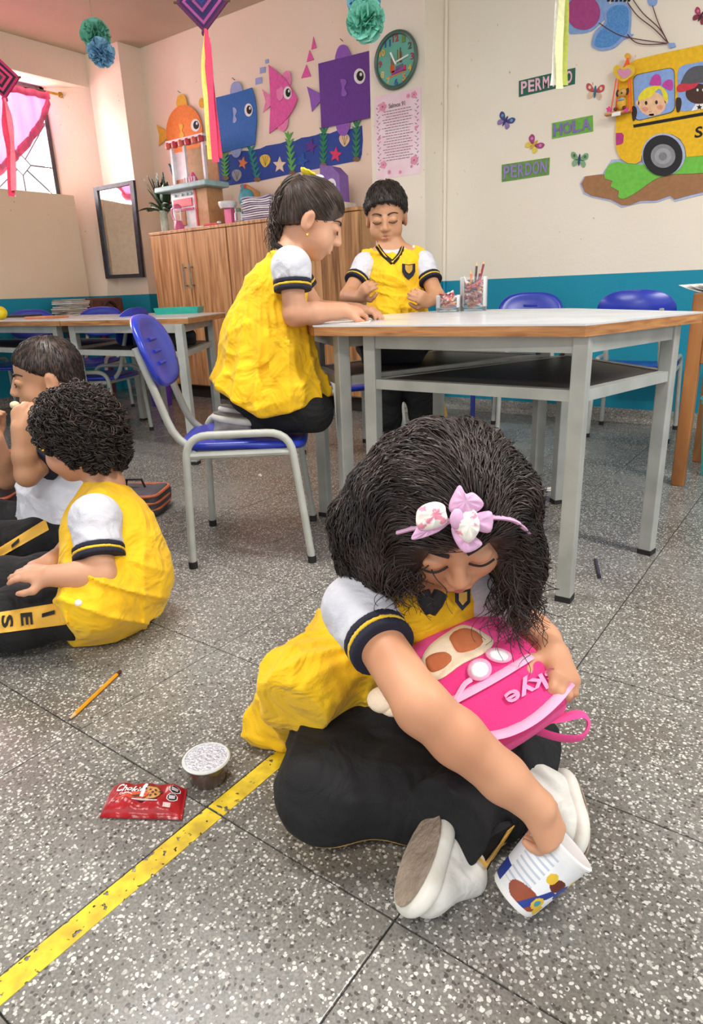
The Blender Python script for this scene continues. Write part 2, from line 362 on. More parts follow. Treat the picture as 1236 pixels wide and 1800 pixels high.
for yc in (2.985, 2.475, 1.965):
    grille_unit(yc, 1.70)
    for pts in (((yc-.25, 2.0), (yc+.25, 2.0)), ((yc-.25, 2.0), (yc+.25, 2.24)), ((yc-.25, 2.24), (yc-.25, 1.49))):
        MB().tube([np.array((XWN, y, z)) for y, z in pts], .005, 6).build('grille_bar', m_iron, win, smooth=True)
# glass pane (frosted bright by the sky outside)
MB().box((XWN-.034, .98, 1.487), (XWN-.030, 3.262, 2.245)).build('pane', m_clear, win)
# the blown-out sky beyond the glass, seen through the window
m_sky = bpy.data.materials.new('overcast_sky'); m_sky.use_nodes = True; _p = m_sky.node_tree.nodes['Principled BSDF']
_p.inputs['Base Color'].default_value = (0, 0, 0, 1); _p.inputs['Emission Color'].default_value = (1, .985, .96, 1); _p.inputs['Emission Strength'].default_value = 1.0

# curtain and rod
m_brass = M('brass_rod', 'c9a94e', .3, 'a8862f', metal=.8)
rod = thing('curtain_rod', 'thin dark and brass curtain rod over the window', 'curtain rod', (-5.05, 2.2, 2.17))
ra, rb = np.array((-5.07, 1.2, 2.185)), np.array((-5.07, 3.33, 2.195))
MB().tube([ra, rb], .008, 8).build('pole', M('dark_rod', '4a4038', .4), rod, smooth=True)
MB().tube([rb-np.array((0, .11, 0)), rb], .009, 8).tube([rb, rb+np.array((0, .016, 0))], [.018, .02], 10).build('finial', m_brass, rod, smooth=True)
m_cur = bpy.data.materials.new('pink_voile'); m_cur.use_nodes = True; nt = m_cur.node_tree; N = nt.nodes; Lk = nt.links
_p = N['Principled BSDF']; _p.inputs['Base Color'].default_value = lin('f08cc0'); _p.inputs['Roughness'].default_value = .8
tr = N.new('ShaderNodeBsdfTranslucent'); tr.inputs[0].default_value = lin('f7b4d6'); ms = N.new('ShaderNodeMixShader'); ms.inputs[0].default_value = .34
tpn = N.new('ShaderNodeBsdfTransparent'); tpn.inputs[0].default_value = lin('fff0f2'); ms2 = N.new('ShaderNodeMixShader'); ms2.inputs[0].default_value = .10
wv = N.new('ShaderNodeTexNoise'); wv.inputs['Scale'].default_value = 5
Lk.new(_p.outputs[0], ms.inputs[1]); Lk.new(tr.outputs[0], ms.inputs[2]); Lk.new(ms.outputs[0], ms2.inputs[1]); Lk.new(tpn.outputs[0], ms2.inputs[2]); Lk.new(ms2.outputs[0], N['Material Output'].inputs[0])
m_curh = M('pink_curtain_hem', 'f4709c', .8, 'ea5f8d')
V, F = [], []; nu, nv = 60, 24
for i in range(nu+1):
    y = 1.6+(3.225-1.6)*i/nu
    zb = 2.16-(.62*min(1, (3.235-y)/.55)**.62)  # swept-up lower edge, gathered at the right
    for j in range(nv+1):
        z = 2.175+(zb-2.175)*j/nv; V.append((-5.055+.014*math.sin(y*55)+.006*math.sin(y*131+j*.2), y, z))
for i in range(nu):
    for j in range(nv): F.append((i*(nv+1)+j, (i+1)*(nv+1)+j, (i+1)*(nv+1)+j+1, i*(nv+1)+j+1))
cur = thing('curtain', 'sheer pink curtain swept aside from the iron grille window', 'curtain', (-5.05, 2.4, 1.5))
vo = mk('voile', V, F, m_cur, cur, smooth=True)
so = vo.modifiers.new('thick', 'SOLIDIFY'); so.thickness = .002
hv, hf = [], []
for i in range(nu+1):
    b_ = np.array(V[i*(nv+1)+nv]); hv += [b_+np.array((.004, 0, .0)), b_+np.array((.004, -.012, .06)), b_+np.array((-.003, -.012, .06)), b_+np.array((-.003, 0, 0))]
for i in range(nu):
    for k in range(4): hf.append((i*4+k, i*4+(k+1) % 4, (i+1)*4+(k+1) % 4, (i+1)*4+k))
mk('hem', hv, hf, m_curh, cur, smooth=True)
hv, hf = [], []
for i in range(nu+1):
    b_ = np.array(V[i*(nv+1)]); hv += [b_+np.array((.006, 0, .012)), b_+np.array((.006, 0, -.035)), b_+np.array((-.004, 0, -.035)), b_+np.array((-.004, 0, .012))]
for i in range(nu):
    for k in range(4): hf.append((i*4+k, i*4+(k+1) % 4, (i+1)*4+(k+1) % 4, (i+1)*4+k))
mk('heading', hv, hf, m_curh, cur, smooth=True)

# ------------------------------------------------------------------ unseen fill lights added overhead, shaped as twin-tube fixtures
m_tube = bpy.data.materials.new('fill_lamp_tube'); m_tube.use_nodes = True; _p = m_tube.node_tree.nodes['Principled BSDF']
_p.inputs['Emission Color'].default_value = (1, .97, .92, 1); _p.inputs['Emission Strength'].default_value = 6
m_white = M('white_enamel', 'f2f2f0', .4)
def lamp(x, y, label, power):
    t = thing('fill_lamp', label, 'lamp', (x, y, ZC-.07), group='added unseen fill lamps')
    MB().box((x-.62, y-.09, ZC-.05), (x+.62, y+.09, ZC-.0005), bev=.01).build('housing', m_white, t)
    for s_ in (-.04, .04): MB().tube([(x-.58, y+s_, ZC-.068), (x+.58, y+s_, ZC-.068)], .013, 10).build('tube', m_tube, t, smooth=True)
    l = area('fill_light', (x, y, ZC-.09), (x, y, 0), 1.15, .12, power, (1, .97, .93)); setparent(l, t)
lamp(-1.4, .9, 'added unseen twin-tube fill lamp over the sitting children', 27)
lamp(.9, 1.6, 'added unseen twin-tube fill lamp nearest the bus wall', 44)
lamp(-.1, -1.2, 'added unseen twin-tube fill lamp behind the photographer', 32)

# ------------------------------------------------------------------ floor marks
def stripe_mat(name, c1, c2=None, period=.07):
    m = bpy.data.materials.new(name); m.use_nodes = True; nt = m.node_tree; N = nt.nodes; L = nt.links; b = N['Principled BSDF']; b.inputs['Roughness'].default_value = .5
    g = N.new('ShaderNodeNewGeometry'); nz = N.new('ShaderNodeTexNoise'); nz.inputs['Scale'].default_value = 95; nz.inputs['Detail'].default_value = 3; L.new(g.outputs['Position'], nz.inputs['Vector'])
    n2 = N.new('ShaderNodeTexNoise'); n2.inputs['Scale'].default_value = 11; L.new(g.outputs['Position'], n2.inputs['Vector'])
    ad = N.new('ShaderNodeMath'); ad.operation = 'MULTIPLY_ADD'; ad.inputs[1].default_value = .45; L.new(n2.outputs['Fac'], ad.inputs[0]); L.new(nz.outputs['Fac'], ad.inputs[2])
    r = N.new('ShaderNodeValToRGB'); r.color_ramp.elements[0].position = .555; r.color_ramp.elements[1].position = .60; L.new(ad.outputs[0], r.inputs[0])
    n3 = N.new('ShaderNodeTexNoise'); n3.inputs['Scale'].default_value = 40; L.new(g.outputs['Position'], n3.inputs['Vector'])
    rc = N.new('ShaderNodeValToRGB'); rc.color_ramp.elements[0].color = lin('b89a10'); rc.color_ramp.elements[1].color = lin('e8cb24'); rc.color_ramp.elements[0].position = .3; rc.color_ramp.elements[1].position = .65; L.new(n3.outputs['Fac'], rc.inputs[0])
    L.new(rc.outputs[0], b.inputs['Base Color'])
    t = N.new('ShaderNodeBsdfTransparent'); ms = N.new('ShaderNodeMixShader'); L.new(r.outputs[0], ms.inputs[0]); L.new(t.outputs[0], ms.inputs[1]); L.new(b.outputs[0], ms.inputs[2]); L.new(ms.outputs[0], N['Material Output'].inputs[0])
    return m
m_yline = stripe_mat('worn_yellow_paint', 'f5d90a')
yl = thing('floor_line', 'worn yellow line painted along a floor joint beside the cookie packet', 'floor line', (-.645, .5, 0))
for a_, b_ in ((-.60, .496), (.4995, .8)):
    MB().box((TX+.002, a_, 0), (TX+.034, b_, .0008)).build('paint_strip', m_yline, yl)
hz = thing('hazard_tape', 'short strip of black and yellow tape on the floor under the chair', 'floor tape', (-2.28, 2.25, 0))
ta, tb = onz(390, 802, 0), onz(492, 780, 0)
m_by, m_bk = M('tape_yellow', 'd8b53c', .6), M('tape_black', '3b332c', .6)
for k in range(7):
    p0 = ta+(tb-ta)*(k/7); p1 = ta+(tb-ta)*((k+1)/7); n_ = np.array((-(tb-ta)[1], (tb-ta)[0], 0)); n_ = n_/np.linalg.norm(n_)*.02; sk = (tb-ta)/np.linalg.norm(tb-ta)*.015
    MB().prism([p0-n_, p1-n_, p1+n_+sk, p0+n_+sk], (0, 0, .0007)).build('tape_block', m_bk if k % 2 == 0 else m_by, hz)

# ------------------------------------------------------------------ mirror on the column
mir = thing('wall_mirror', 'tall mirror in a dark frame hung on the column', 'mirror', ony(210, 400, 3.49))
m_mf = M('mirror_frame', '3a3a46', .4, '2b2b36'); m_mg = M('mirror_glass', 'e8e8e6', .04, 'dededc', metal=1.0)
q = [ony(*p) for p in ((190, 490, 3.395), (255, 487, 3.47), (238, 317, 3.47), (168, 330, 3.395))]
q = [np.array(p) for p in q]
def lerp(a, b, t): return a+(b-a)*t
cq = sum(q)/4; inn = [lerp(p, cq, .1) for p in q]; inn = [np.array((cq[0]+(p[0]-cq[0])*.82, cq[1]+(p[1]-cq[1])*.82, cq[2]+(p[2]-cq[2])*.92)) for p in q]
for i in range(4):
    MB().prism([q[i], q[(i+1) % 4], inn[(i+1) % 4], inn[i]], (0, -.022, 0)).build('frame_bar', m_mf, mir)
MB().prism(inn, (0, -.008, 0)).build('mirror_glass', m_mg, mir)

# ------------------------------------------------------------------ wooden cabinets
m_cab = wood('cabinet_wood', 'e6bc8a', 'cf9a66', 'a06c42'); m_cabk = wood('cabinet_knotty', 'd0a36e', 'b48150', '7d5430')
m_edge = M('cabinet_edge', 'b98a5c', .5); m_dark = M('plinth_dark', '2c2521', .8); m_steel = M('brushed_steel', '9a948c', .35, '7c766e', metal=.8)  # m_dark: dark brown of the recessed cupboard plinths
YC, ZK = 3.33, 1.172
def cabinet(x0, x1, nd, label, mat, z1=ZK, yc=YC, handles=True):
    t = thing('cupboard', label, 'cupboard', ((x0+x1)/2, (yc+YW)/2, 0), group='wooden cupboards along the fish wall')
    b = MB(); b.box((x0, yc+.022, .09), (x1, YW-.04, z1-.02)); b.build('body', m_edge, t)
    MB().box((x0-.002, yc-.002, z1-.02), (x1+.002, YW-.04, z1), bev=.003).build('top_board', mat, t)
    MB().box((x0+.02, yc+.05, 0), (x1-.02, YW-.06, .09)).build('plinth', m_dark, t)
    wd = (x1-x0)/nd
    for k in range(nd):
        d = MB().box((x0+k*wd+.003, yc, .1), (x0+(k+1)*wd-.003, yc+.02, z1-.024), bev=.002).build('door', mat, t)
        if handles:
            hx = x0+(k+1)*wd-.035 if k % 2 == 0 else x0+k*wd+.035
            h = MB(); h.tube([(hx, yc, .80), (hx, yc-.028, .80), (hx, yc-.028, .92), (hx, yc, .92)], .005, 8); h.tube([(hx, yc-.028, .775), (hx, yc-.028, .945)], .0055, 8); h.build('handle', m_steel, d, smooth=True)
    return t
cabinet(-4.225, -3.435, 2, 'wooden cupboard with two steel handles nearest the corner', m_cab)
cabinet(-3.428, -2.64, 2, 'middle wooden cupboard behind the ponytail girl', m_cab)
cabinet(-2.634, -2.345, 1, 'narrow knotty wooden cupboard beside the pilaster', m_cabk, yc=3.32, handles=False)

# ------------------------------------------------------------------ school tables
m_lam = M('white_laminate', 'cfd3d6', .22, 'c3c8cc', 8); m_ply = wood('table_edge_wood', 'c08a55', 'a97341', '87552c', sc=(3, 3, 40), rough=.45)
m_gry = M('grey_steel_tube', 'a9aba6', .42, '999b96', 12); m_shelf = M('dark_shelf', '45433f', .5, '3a3835'); m_rub = M('black_rubber', '1d1d1d', .7)
def table(label, poly, legs, rails, shelf_poly, z=.64, group='grey framed classroom tables'):
    cxy = np.mean(np.array(poly), 0); t = thing('classroom_table', label, 'table', (cxy[0], cxy[1], 0), group=group)
    top = MB(); P = [np.array((x, y, z-.026)) for x, y in poly]; top.prism(P, (0, 0, .022)); top.build('top_edge', m_ply, t)
    c3 = np.array((cxy[0], cxy[1], 0))
    MB().prism([np.array((x, y, z-.004)) for x, y in poly], (0, 0, .004)).build('laminate_top', m_lam, t)
    for (x, y, a) in legs:
        ca, sa = math.cos(a), math.sin(a); R = np.array([[ca, -sa, 0], [sa, ca, 0], [0, 0, 1]])
        l = MB().box((-.0175, -.0175, .012), (.0175, .0175, z-.026), R=R, c=(x, y, 0), bev=.003).build('leg', m_gry, t)
        MB().box((-.0185, -.0185, 0), (.0185, .0185, .014), R=R, c=(x, y, 0)).build('foot_cap', m_rub, l)
    for i, j in rails:
        for (za, zb, wd) in ((z-.062, z-.026, .012), (z-.165, z-.14, .012)):
            a = np.array((legs[i][0], legs[i][1], 0)); b = np.array((legs[j][0], legs[j][1], 0)); d = b-a; L = np.linalg.norm(d); d /= L; n = np.array((-d[1], d[0], 0))
            R = np.stack([d, n, np.array((0, 0, 1.))], 1)
            MB().box((.016, -wd, za), (L-.016, wd, zb), R=R, c=a).build('rail', m_gry, t)
    MB().prism([np.array((x, y, z-.150)) for x, y in shelf_poly], (0, 0, .008)).build('shelf', m_shelf, t)
    return t
def inset(poly, d):
    c = np.mean(np.array(poly), 0); return [tuple(np.array(p)+(c-np.array(p))/np.linalg.norm(c-np.array(p))*d) for p in poly]
V1, V2, V3, V4 = (-1.12, 1.367), (-.437, 1.403), (-.305, 1.906), (-.755, 2.28)
lg1 = [(-.998, 1.452, .05), (-.453, 1.446, .05), (-.362, 1.846, -.17), (-.728, 2.165, -.75)]
table('six-sided classroom table half with white top nearest the camera', [V1, V2, V3, V4], lg1, [(0, 1), (1, 2), (2, 3), (3, 0)], [l[:2] for l in lg1])
V0, V5 = (-1.40, 1.615), (-1.23, 2.33)
lg2 = [(-1.105, 1.462, -.5), (-.815, 2.185, .9), (-1.225, 2.22, .1), (-1.345, 1.655, .2)]
table('classroom table half between the ponytail girl and the standing boy', [(V1[0]-.006, V1[1]+.004), (V4[0]-.006, V4[1]+.004), V5, V0], lg2, [(0, 1), (1, 2), (2, 3), (3, 0)], [l[:2] for l in lg2])
# left group of tables
W0, W1, W2, W3 = (-2.86, 1.66), (-2.24, 1.98), (-2.30, 2.52), (-3.05, 2.62)
lg3 = [(-2.88, 1.76, .5), (-2.315, 1.925, .5), (-2.38, 2.44, -.2), (-3.03, 2.50, -.3)]
W0 = tuple(onz(105, 563, .64)[:2]); W1 = tuple(onz(330, 558, .64)[:2]); W2 = tuple(onz(396, 549, .64)[:2])
W3 = (W2[0]-.75, W2[1]+.12)
lg3 = [(W0[0]-.01, W0[1]+.07, .4), (-2.315, 1.925, .4), (W2[0]-.07, W2[1]-.06, -.2), (W3[0]+.08, W3[1]-.06, -.2)]
table('left classroom table with the green tray and a shelf of dark bags', [W0, W1, W2, W3], lg3, [(0, 1), (1, 2), (2, 3), (3, 0)], [l[:2] for l in lg3])
X0 = tuple(onz(-160, 566, .64)[:2]); X3 = (W3[0]-.05, W3[1]-.02)
lg4 = [(W0[0]-.12, W0[1]+.05, .1), (X3[0]-.06, X3[1]-.06, .1), (X0[0]-.25, X0[1]+.45, .1), (X0[0]+.06, X0[1]+.06, .1)]
table('table half at the left edge of the picture behind the eating boy', [(W0[0]-.006, W0[1]), (X3[0], X3[1]), (X0[0]-.3, X0[1]+.5), X0], lg4, [(0, 1), (1, 2), (2, 3), (3, 0)], [l[:2] for l in lg4])

# ------------------------------------------------------------------ school chairs
m_blue = M('blue_plastic', '2b3fb8', .28, '2436a6', 10); m_tubeg = M('chair_tube_grey', 'b4b7b1', .38, 'a5a8a2', 15)
def fillet(P, r, n=6):
    P = [np.array(p, float) for p in P]; out = [P[0]]
    for i in range(1, len(P)-1):
        a, b, c = P[i-1], P[i], P[i+1]; u = (a-b)/np.linalg.norm(a-b); v = (c-b)/np.linalg.norm(c-b); rr = min(r, .48*np.linalg.norm(a-b), .48*np.linalg.norm(c-b))
        p0, p1 = b+u*rr, b+v*rr
        for k in range(n+1):
            t = k/n; out.append((1-t)**2*p0+2*t*(1-t)*b+t*t*p1)
    out.append(P[-1]); return out
def make_chair(seatmat=None, frame=None):
    seatmat = seatmat or m_blue; frame = frame or m_tubeg
    t = bpy.data.objects.new('school_chair', None); link(t)
    for s_ in (-1, 1):
        y = .168*s_
        pts = fillet([(-.165, y*1.06, .012), (-.148, y, .372), (.128, y, .372), (.168, y*1.06, .012)], .062)
        sf = MB().tube(pts, .0108, 10).build('side_frame', frame, t, smooth=True, local=True)
        for xx in (-.165, .168): MB().tube([(xx, y*1.06, 0), (xx, y*1.06, .02)], .0125, 10).build('foot_cap', m_rub, sf, smooth=True, local=True)
        yb = .118*s_
        up = fillet([(.10, yb, .318), (-.175, yb, .318), (-.262, yb*.92, .60)], .09)
        MB().tube(up, .0105, 10, flat=1.0).build('back_tube', frame, t, smooth=True, local=True)
    cr = MB()
    for xx in (-.135, .118): cr.tube([(xx, -.165, .318), (xx, .165, .318)], .0098, 8)
    for yy in (-.165, .165): cr.tube([(-.14, yy, .318), (.125, yy, .318)], .0098, 8)
    cr.build('seat_rail', frame, t, smooth=True, local=True)
    # moulded seat
    n = 20; ol = []
    for k in range(n*4):
        th = 2*math.pi*k/(n*4); c_, s2 = math.cos(th), math.sin(th); e = .45
        ol.append((.172*math.copysign(abs(c_)**e, c_), (.165-.012*(c_ < 0))*math.copysign(abs(s2)**e, s2)))
    V, F = [], []; rings = [(1.0, .328), (1.02, .338), (1.0, .347), (.93, .3475), (.7, .343), (.35, .341)]
    for sc, z in rings:
        for (x, y) in ol:
            zz = z-(.012*max(0, x/.172)**3 if x > 0 else 0)
            V.append((x*sc-.004, y*sc, zz))
    m_ = len(ol)
    for i in range(len(rings)-1):
        for k in range(m_): F.append((i*m_+k, i*m_+(k+1) % m_, (i+1)*m_+(k+1) % m_, (i+1)*m_+k))
    V.append((-.004, 0, .341)); c_ = len(V)-1
    for k in range(m_): F.append(((len(rings)-1)*m_+k, (len(rings)-1)*m_+(k+1) % m_, c_))
    F.append(tuple(range(m_))[::-1])
    mk('seat', V, F, seatmat, t, smooth=True, local=True)
    # backrest shell: D shape, curved
    out = []
    for k in range(40):
        th = 2*math.pi*k/40; c_, s2 = math.cos(th), math.sin(th)
        yy = .162*math.copysign(abs(c_)**.7, c_); zz = .095*math.copysign(abs(s2)**(.62 if s2 < 0 else .9), s2); out.append((yy*(1-.08*(zz < 0)), zz))
    V, F = [], []; tz = math.radians(17)
    def bp(y, z, off):
        x = -.242-.30*z-.9*(y*y)*-1.0*.55+off; return (x-.0, y, .585+z)
    rg = [(1, -.007), (1.02, 0), (1, .009), (.9, .0115), (.78, .008), (.55, .006), (.25, .006)]
    for sc, off in rg:
        for (y, z) in out: V.append(bp(y*sc, z*sc, off))
    m_ = 40
    for i in range(len(rg)-1):
        for k in range(m_): F.append((i*m_+k, i*m_+(k+1) % m_, (i+1)*m_+(k+1) % m_, (i+1)*m_+k))
    F.append(tuple((len(rg)-1)*m_+k for k in range(m_))); F.append(tuple(range(m_))[::-1])
    br = mk('backrest', V, F, seatmat, t, smooth=True, local=True)
    for k in range(3):
        z = .03-.032*k; MB().tube([bp(-.035, z, .007), bp(0, z, .0085), bp(.035, z, .007)], .0055, 8).build('rib', seatmat, br, smooth=True, local=True)
    return t
chair0 = make_chair()
def place_chair(x, y, deg, label, first=[True], z=0):
    o = chair0 if first[0] else copy_tree(chair0); first[0] = False
    o.location = (x, y, z); o.rotation_euler = (0, 0, math.radians(deg)); tag(o, label, 'chair', 'blue plastic school chairs'); return o
place_chair(-1.367, 1.345, 38.7, 'blue school chair the ponytail girl kneels on')
place_chair(-1.27, 3.28, -62, 'blue chair by the teal wall seen under the table')
place_chair(-.80, 3.42, 95, 'blue chair by the teal wall next to the wooden desk')
place_chair(-1.78, 2.42, -20, 'blue chair behind the standing boy')
place_chair(-3.25, 2.12, 205, 'chair with a dark glossy seat pushed under the left table')
place_chair(-4.10, 2.62, -60, 'blue chair whose backrest shows beside the brown bag')
place_chair(-4.45, 2.35, -50, 'blue chair whose backrest shows left of the brown bag')
# ================================================================== wall decorations (each outline measured on its wall plane, cut from thick foam or card)
def mapper(ox, oy, sc): return lambda x, y: (ox+sc*x, oy+sc*y)
cB = mapper(250, 40, 510/1236); c3 = mapper(740, 0, 496/1236); c5 = mapper(1040, 60, 196/1102); cK = mapper(580, 0, 180/1236); c8 = mapper(640, 140, 220/943)
def wpt(cm, x, y, Y): return ony(*cm(x, y), Y)
def plate(name, cm, pts, mat, parent, Y=YW-.007, th=.004, smooth=0):
    if smooth: pts = crom(pts, smooth)
    return MB().prism([wpt(cm, p[0], p[1], Y) for p in pts], (0, -th, 0)).build(name, mat, parent)
def ell(cx, cy, rx, ry, n=28, rot=0):
    return [(cx+rx*math.cos(t)*math.cos(rot)-ry*math.sin(t)*math.sin(rot), cy+rx*math.cos(t)*math.sin(rot)+ry*math.sin(t)*math.cos(rot)) for t in np.linspace(0, 2*math.pi, n, endpoint=False)]
def star(cx, cy, r, rx=.75, k=.45, rot=0): return [(cx+rx*r*(1 if i % 2 == 0 else k)*math.sin(rot+i*math.pi/5), cy-r*(1 if i % 2 == 0 else k)*math.cos(rot+i*math.pi/5)) for i in range(10)]
def foam(n, c): return M('foam_'+n, c, .75, None, 60)
YF = YW-.007
f_or, f_ye, f_bl, f_li, f_pk, f_pk2, f_pu, f_pu2, f_wh, f_bk = foam('orange', 'f58a3c'), foam('yellow', 'f3b93e'), foam('blue', '2f6fc0'), foam('lilac', 'a9b4e6'), foam('pink', 'ee62ae'), foam('rose', 'f58cc0'), foam('purple', '6d3f9c'), foam('violet', '9a63c6'), foam('white', 'f6f4f2'), foam('black', '17151a')
def fish(label, body, bmat, fmat, eye, fins, tail=None, fin_in=None, smooth=0):
    cpx = wpt(cB, *np.mean(np.array(body), 0), YF); t = thing('paper_fish', label, 'wall decoration', cpx, group='foam fish on the wall')
    for f in fins: plate('fin', cB, f, fmat, t, YF-.009, .003, 4)
    if tail: plate('tail_fin', cB, tail, fmat, t, YF-.009, .003)
    b = plate('body', cB, body, bmat, t, YF-.012, .005, smooth)
    if fin_in: plate('side_fin', cB, fin_in, fmat, t, YF-.017, .003, 4)
    e = plate('eye', cB, ell(*eye), f_wh, t, YF-.017, .003)
    plate('pupil', cB, ell(eye[0]+2, eye[1]-1, eye[2]*.62, eye[3]*.65), f_bk, e, YF-.020, .002); plate('glint', cB, ell(eye[0]+5, eye[1]-8, eye[2]*.22, eye[3]*.24, 12), f_wh, e, YF-.022, .001)
fish('round orange foam fish', ell(181, 468, 77, 118, 40), f_or, f_ye, (228, 437, 19, 27), [[(150, 358), (150, 320), (166, 305), (182, 312), (190, 335), (191, 358)], [(168, 575), (172, 612), (190, 628), (206, 600), (207, 570)]], [(110, 465), (62, 434), (74, 480), (72, 526), (112, 488)], [(157, 435), (172, 433), (175, 445), (170, 460), (179, 478), (173, 489), (160, 487), (164, 462)])
fish('square blue foam fish', [(313, 320), (395, 300), (468, 277), (480, 315), (487, 360), (489, 420), (481, 520), (405, 538), (331, 558), (322, 440)], f_bl, f_li, (454, 372, 17, 28), [[(380, 308), (378, 275), (390, 254), (408, 252), (424, 268), (424, 300)], [(380, 540), (386, 566), (403, 575), (418, 562), (421, 530)]], None, [(388, 362), (399, 366), (404, 380), (397, 396), (404, 412), (398, 425), (388, 424), (390, 396)])
fish('triangular pink foam fish', [(540, 180), (580, 212), (610, 240), (635, 275), (657, 312), (661, 326), (650, 360), (625, 400), (600, 428), (543, 473), (549, 330)], f_pk, f_pk2, (620, 299, 17, 28), [[(596, 235), (606, 212), (622, 206), (634, 222), (634, 260), (622, 268)], [(580, 440), (588, 458), (604, 463), (620, 440), (622, 405), (610, 400)]], [(512, 283), (553, 320), (552, 350), (516, 382), (527, 335)], [(573, 290), (584, 280), (596, 270), (604, 290), (600, 320), (588, 333), (577, 322)])
fish('big square purple foam fish', [(752, 175), (970, 120), (975, 262), (970, 405), (765, 450), (759, 310)], f_pu, f_pu2, (927, 228, 24, 33), [[(826, 165), (830, 120), (845, 97), (864, 95), (880, 112), (887, 150)], [(830, 430), (836, 468), (856, 482), (876, 470), (884, 425)]], [(703, 272), (760, 302), (760, 334), (724, 380), (716, 325)], [(846, 243), (866, 242), (871, 256), (862, 278), (873, 300), (868, 312), (850, 310), (852, 276)])
bub = [('small lilac foam square over the pink fish', [(525, 158), (539, 155), (540, 171), (526, 175)], f_li), ('middle lilac foam square beside the pink fish', [(503, 192), (526, 188), (525, 212), (503, 217)], f_li), ('largest lilac foam square beside the pink fish', [(484, 237), (511, 231), (511, 258), (484, 265)], f_li),
       ('topmost small pink foam triangle', [(731, 60), (744, 108), (722, 115)], f_pk), ('middle pink foam triangle', [(714, 117), (733, 158), (702, 168)], f_pk), ('lowest and largest pink foam triangle beside the purple fish', [(701, 178), (720, 229), (679, 237)], f_pk), ('yellow foam bubble between the orange and blue fish', ell(256, 342, 13, 22), f_ye)]
for lb, p, m_ in bub: o = plate('foam_bubble', cB, p, m_, None, YF, .004); tag(o, lb, 'wall decoration', 'foam bubbles between the fish')
for lb, p in (('nail above the orange fish', (162, 298)), ('nail above the blue fish', (394, 243)), ('nail above the purple fish', (855, 78))):
    q = wpt(cB, *p, YF); o = MB().tube([q+np.array((0, .012, 0)), q+np.array((0, -.006, 0)), q+np.array((-.012, -.01, .012))], .0025, 6).build('nail', m_steel, None); tag(o, lb, 'nail', 'nails over the fish')
# ocean frieze
f_sea = foam('sea', '2f4fa8'); sea = thing('ocean_frieze', 'deep blue foam ocean strip along the wall under the fish', 'wall decoration', wpt(cB, 560, 600, YF))
plate('sea_strip', cB, [(120, 622), (160, 600), (215, 586), (330, 562), (355, 566), (400, 556), (430, 545), (455, 546), (480, 541), (505, 536), (530, 524), (555, 520), (590, 514), (620, 503), (650, 505), (680, 490), (710, 486), (740, 479), (765, 470), (800, 472), (830, 460), (870, 458), (905, 448), (937, 438), (940, 500), (936, 560), (928, 586), (800, 611), (650, 641), (500, 674), (370, 693), (280, 680), (180, 664), (130, 655)], f_sea, sea, YF, .0025)
for (x, y, r, c, rt) in ((430, 598, 28, 'f58a5c', .2), (587, 606, 36, 'f4dfc0', 0), (682, 588, 36, '2c62b4', .3), (720, 527, 34, '6a3a94', .2), (826, 562, 35, 'e6406a', .1), (172, 645, 26, '5fb88a', .1)):
    plate('starfish', cB, star(x, y, r, .8, .45, rt), foam('star'+c, c), sea, YF-.0025, .005)
for (x, y, r, c) in ((525, 588, 26, 'f2cf5a'), (863, 500, 26, 'f0d3ae'), (404, 650, 24, 'a9a9bc')):
    sh = plate('shell', cB, [(x-r*.2, y+r), (x-r*.75, y+r*.2), (x-r*.8, y-r*.55), (x-r*.2, y-r), (x+r*.5, y-r*.9), (x+r*.85, y-r*.3), (x+r*.7, y+r*.4), (x+r*.2, y+r)], foam('shell'+c, c), sea, YF-.0025, .005, 4)
    for k in (-.45, -.05, .4): MB().tube([wpt(cB, x, y+r*.85, YF-.0078), wpt(cB, x+k*r, y-r*.75, YF-.0078)], .0013, 5).build('shell_groove', foam('groove', '8f6f2c'), sh)
for (xb, yb, xt, yt, c) in ((640, 640, 622, 475, '69b85a'), (772, 606, 775, 455, '2f8f5e'), (912, 582, 915, 425, '3a8f62'), (490, 668, 458, 532, '2f8f86'), (356, 662, 350, 560, '62b45c')):
    g = foam('weed'+c, c); n = 6
    for k in range(n):
        s0 = k/n; x, y = xb+(xt-xb)*s0, yb+(yt-yb)*s0; L_ = (yb-yt)/n
        for sg in (-1, 1): plate('seaweed_leaf', cB, [(x, y), (x+sg*8, y-L_*.5), (x+sg*19, y-L_*1.35), (x+sg*10, y-L_*1.2), (x, y-L_*.8)], g, sea, YF-.0025, .004)
    plate('seaweed_stem', cB, [(xb-3, yb), (xb+3, yb), (xt+3, yt), (xt, yt-14), (xt-3, yt)], g, sea, YF-.0025, .0045)
    plate('pebble', cB, ell(xb+2, yb, 14, 10, 12), foam('pebble', '8a6a4c'), sea, YF-.0026, .006)
for k in range(5): plate('coral_branch', cB, [(138, 650), (112+k*13, 590+abs(k-2)*6), (118+k*13, 588+abs(k-2)*6), (148, 650)], foam('coral', '2f7f96'), sea, YF-.0025-.0004*k, .004)

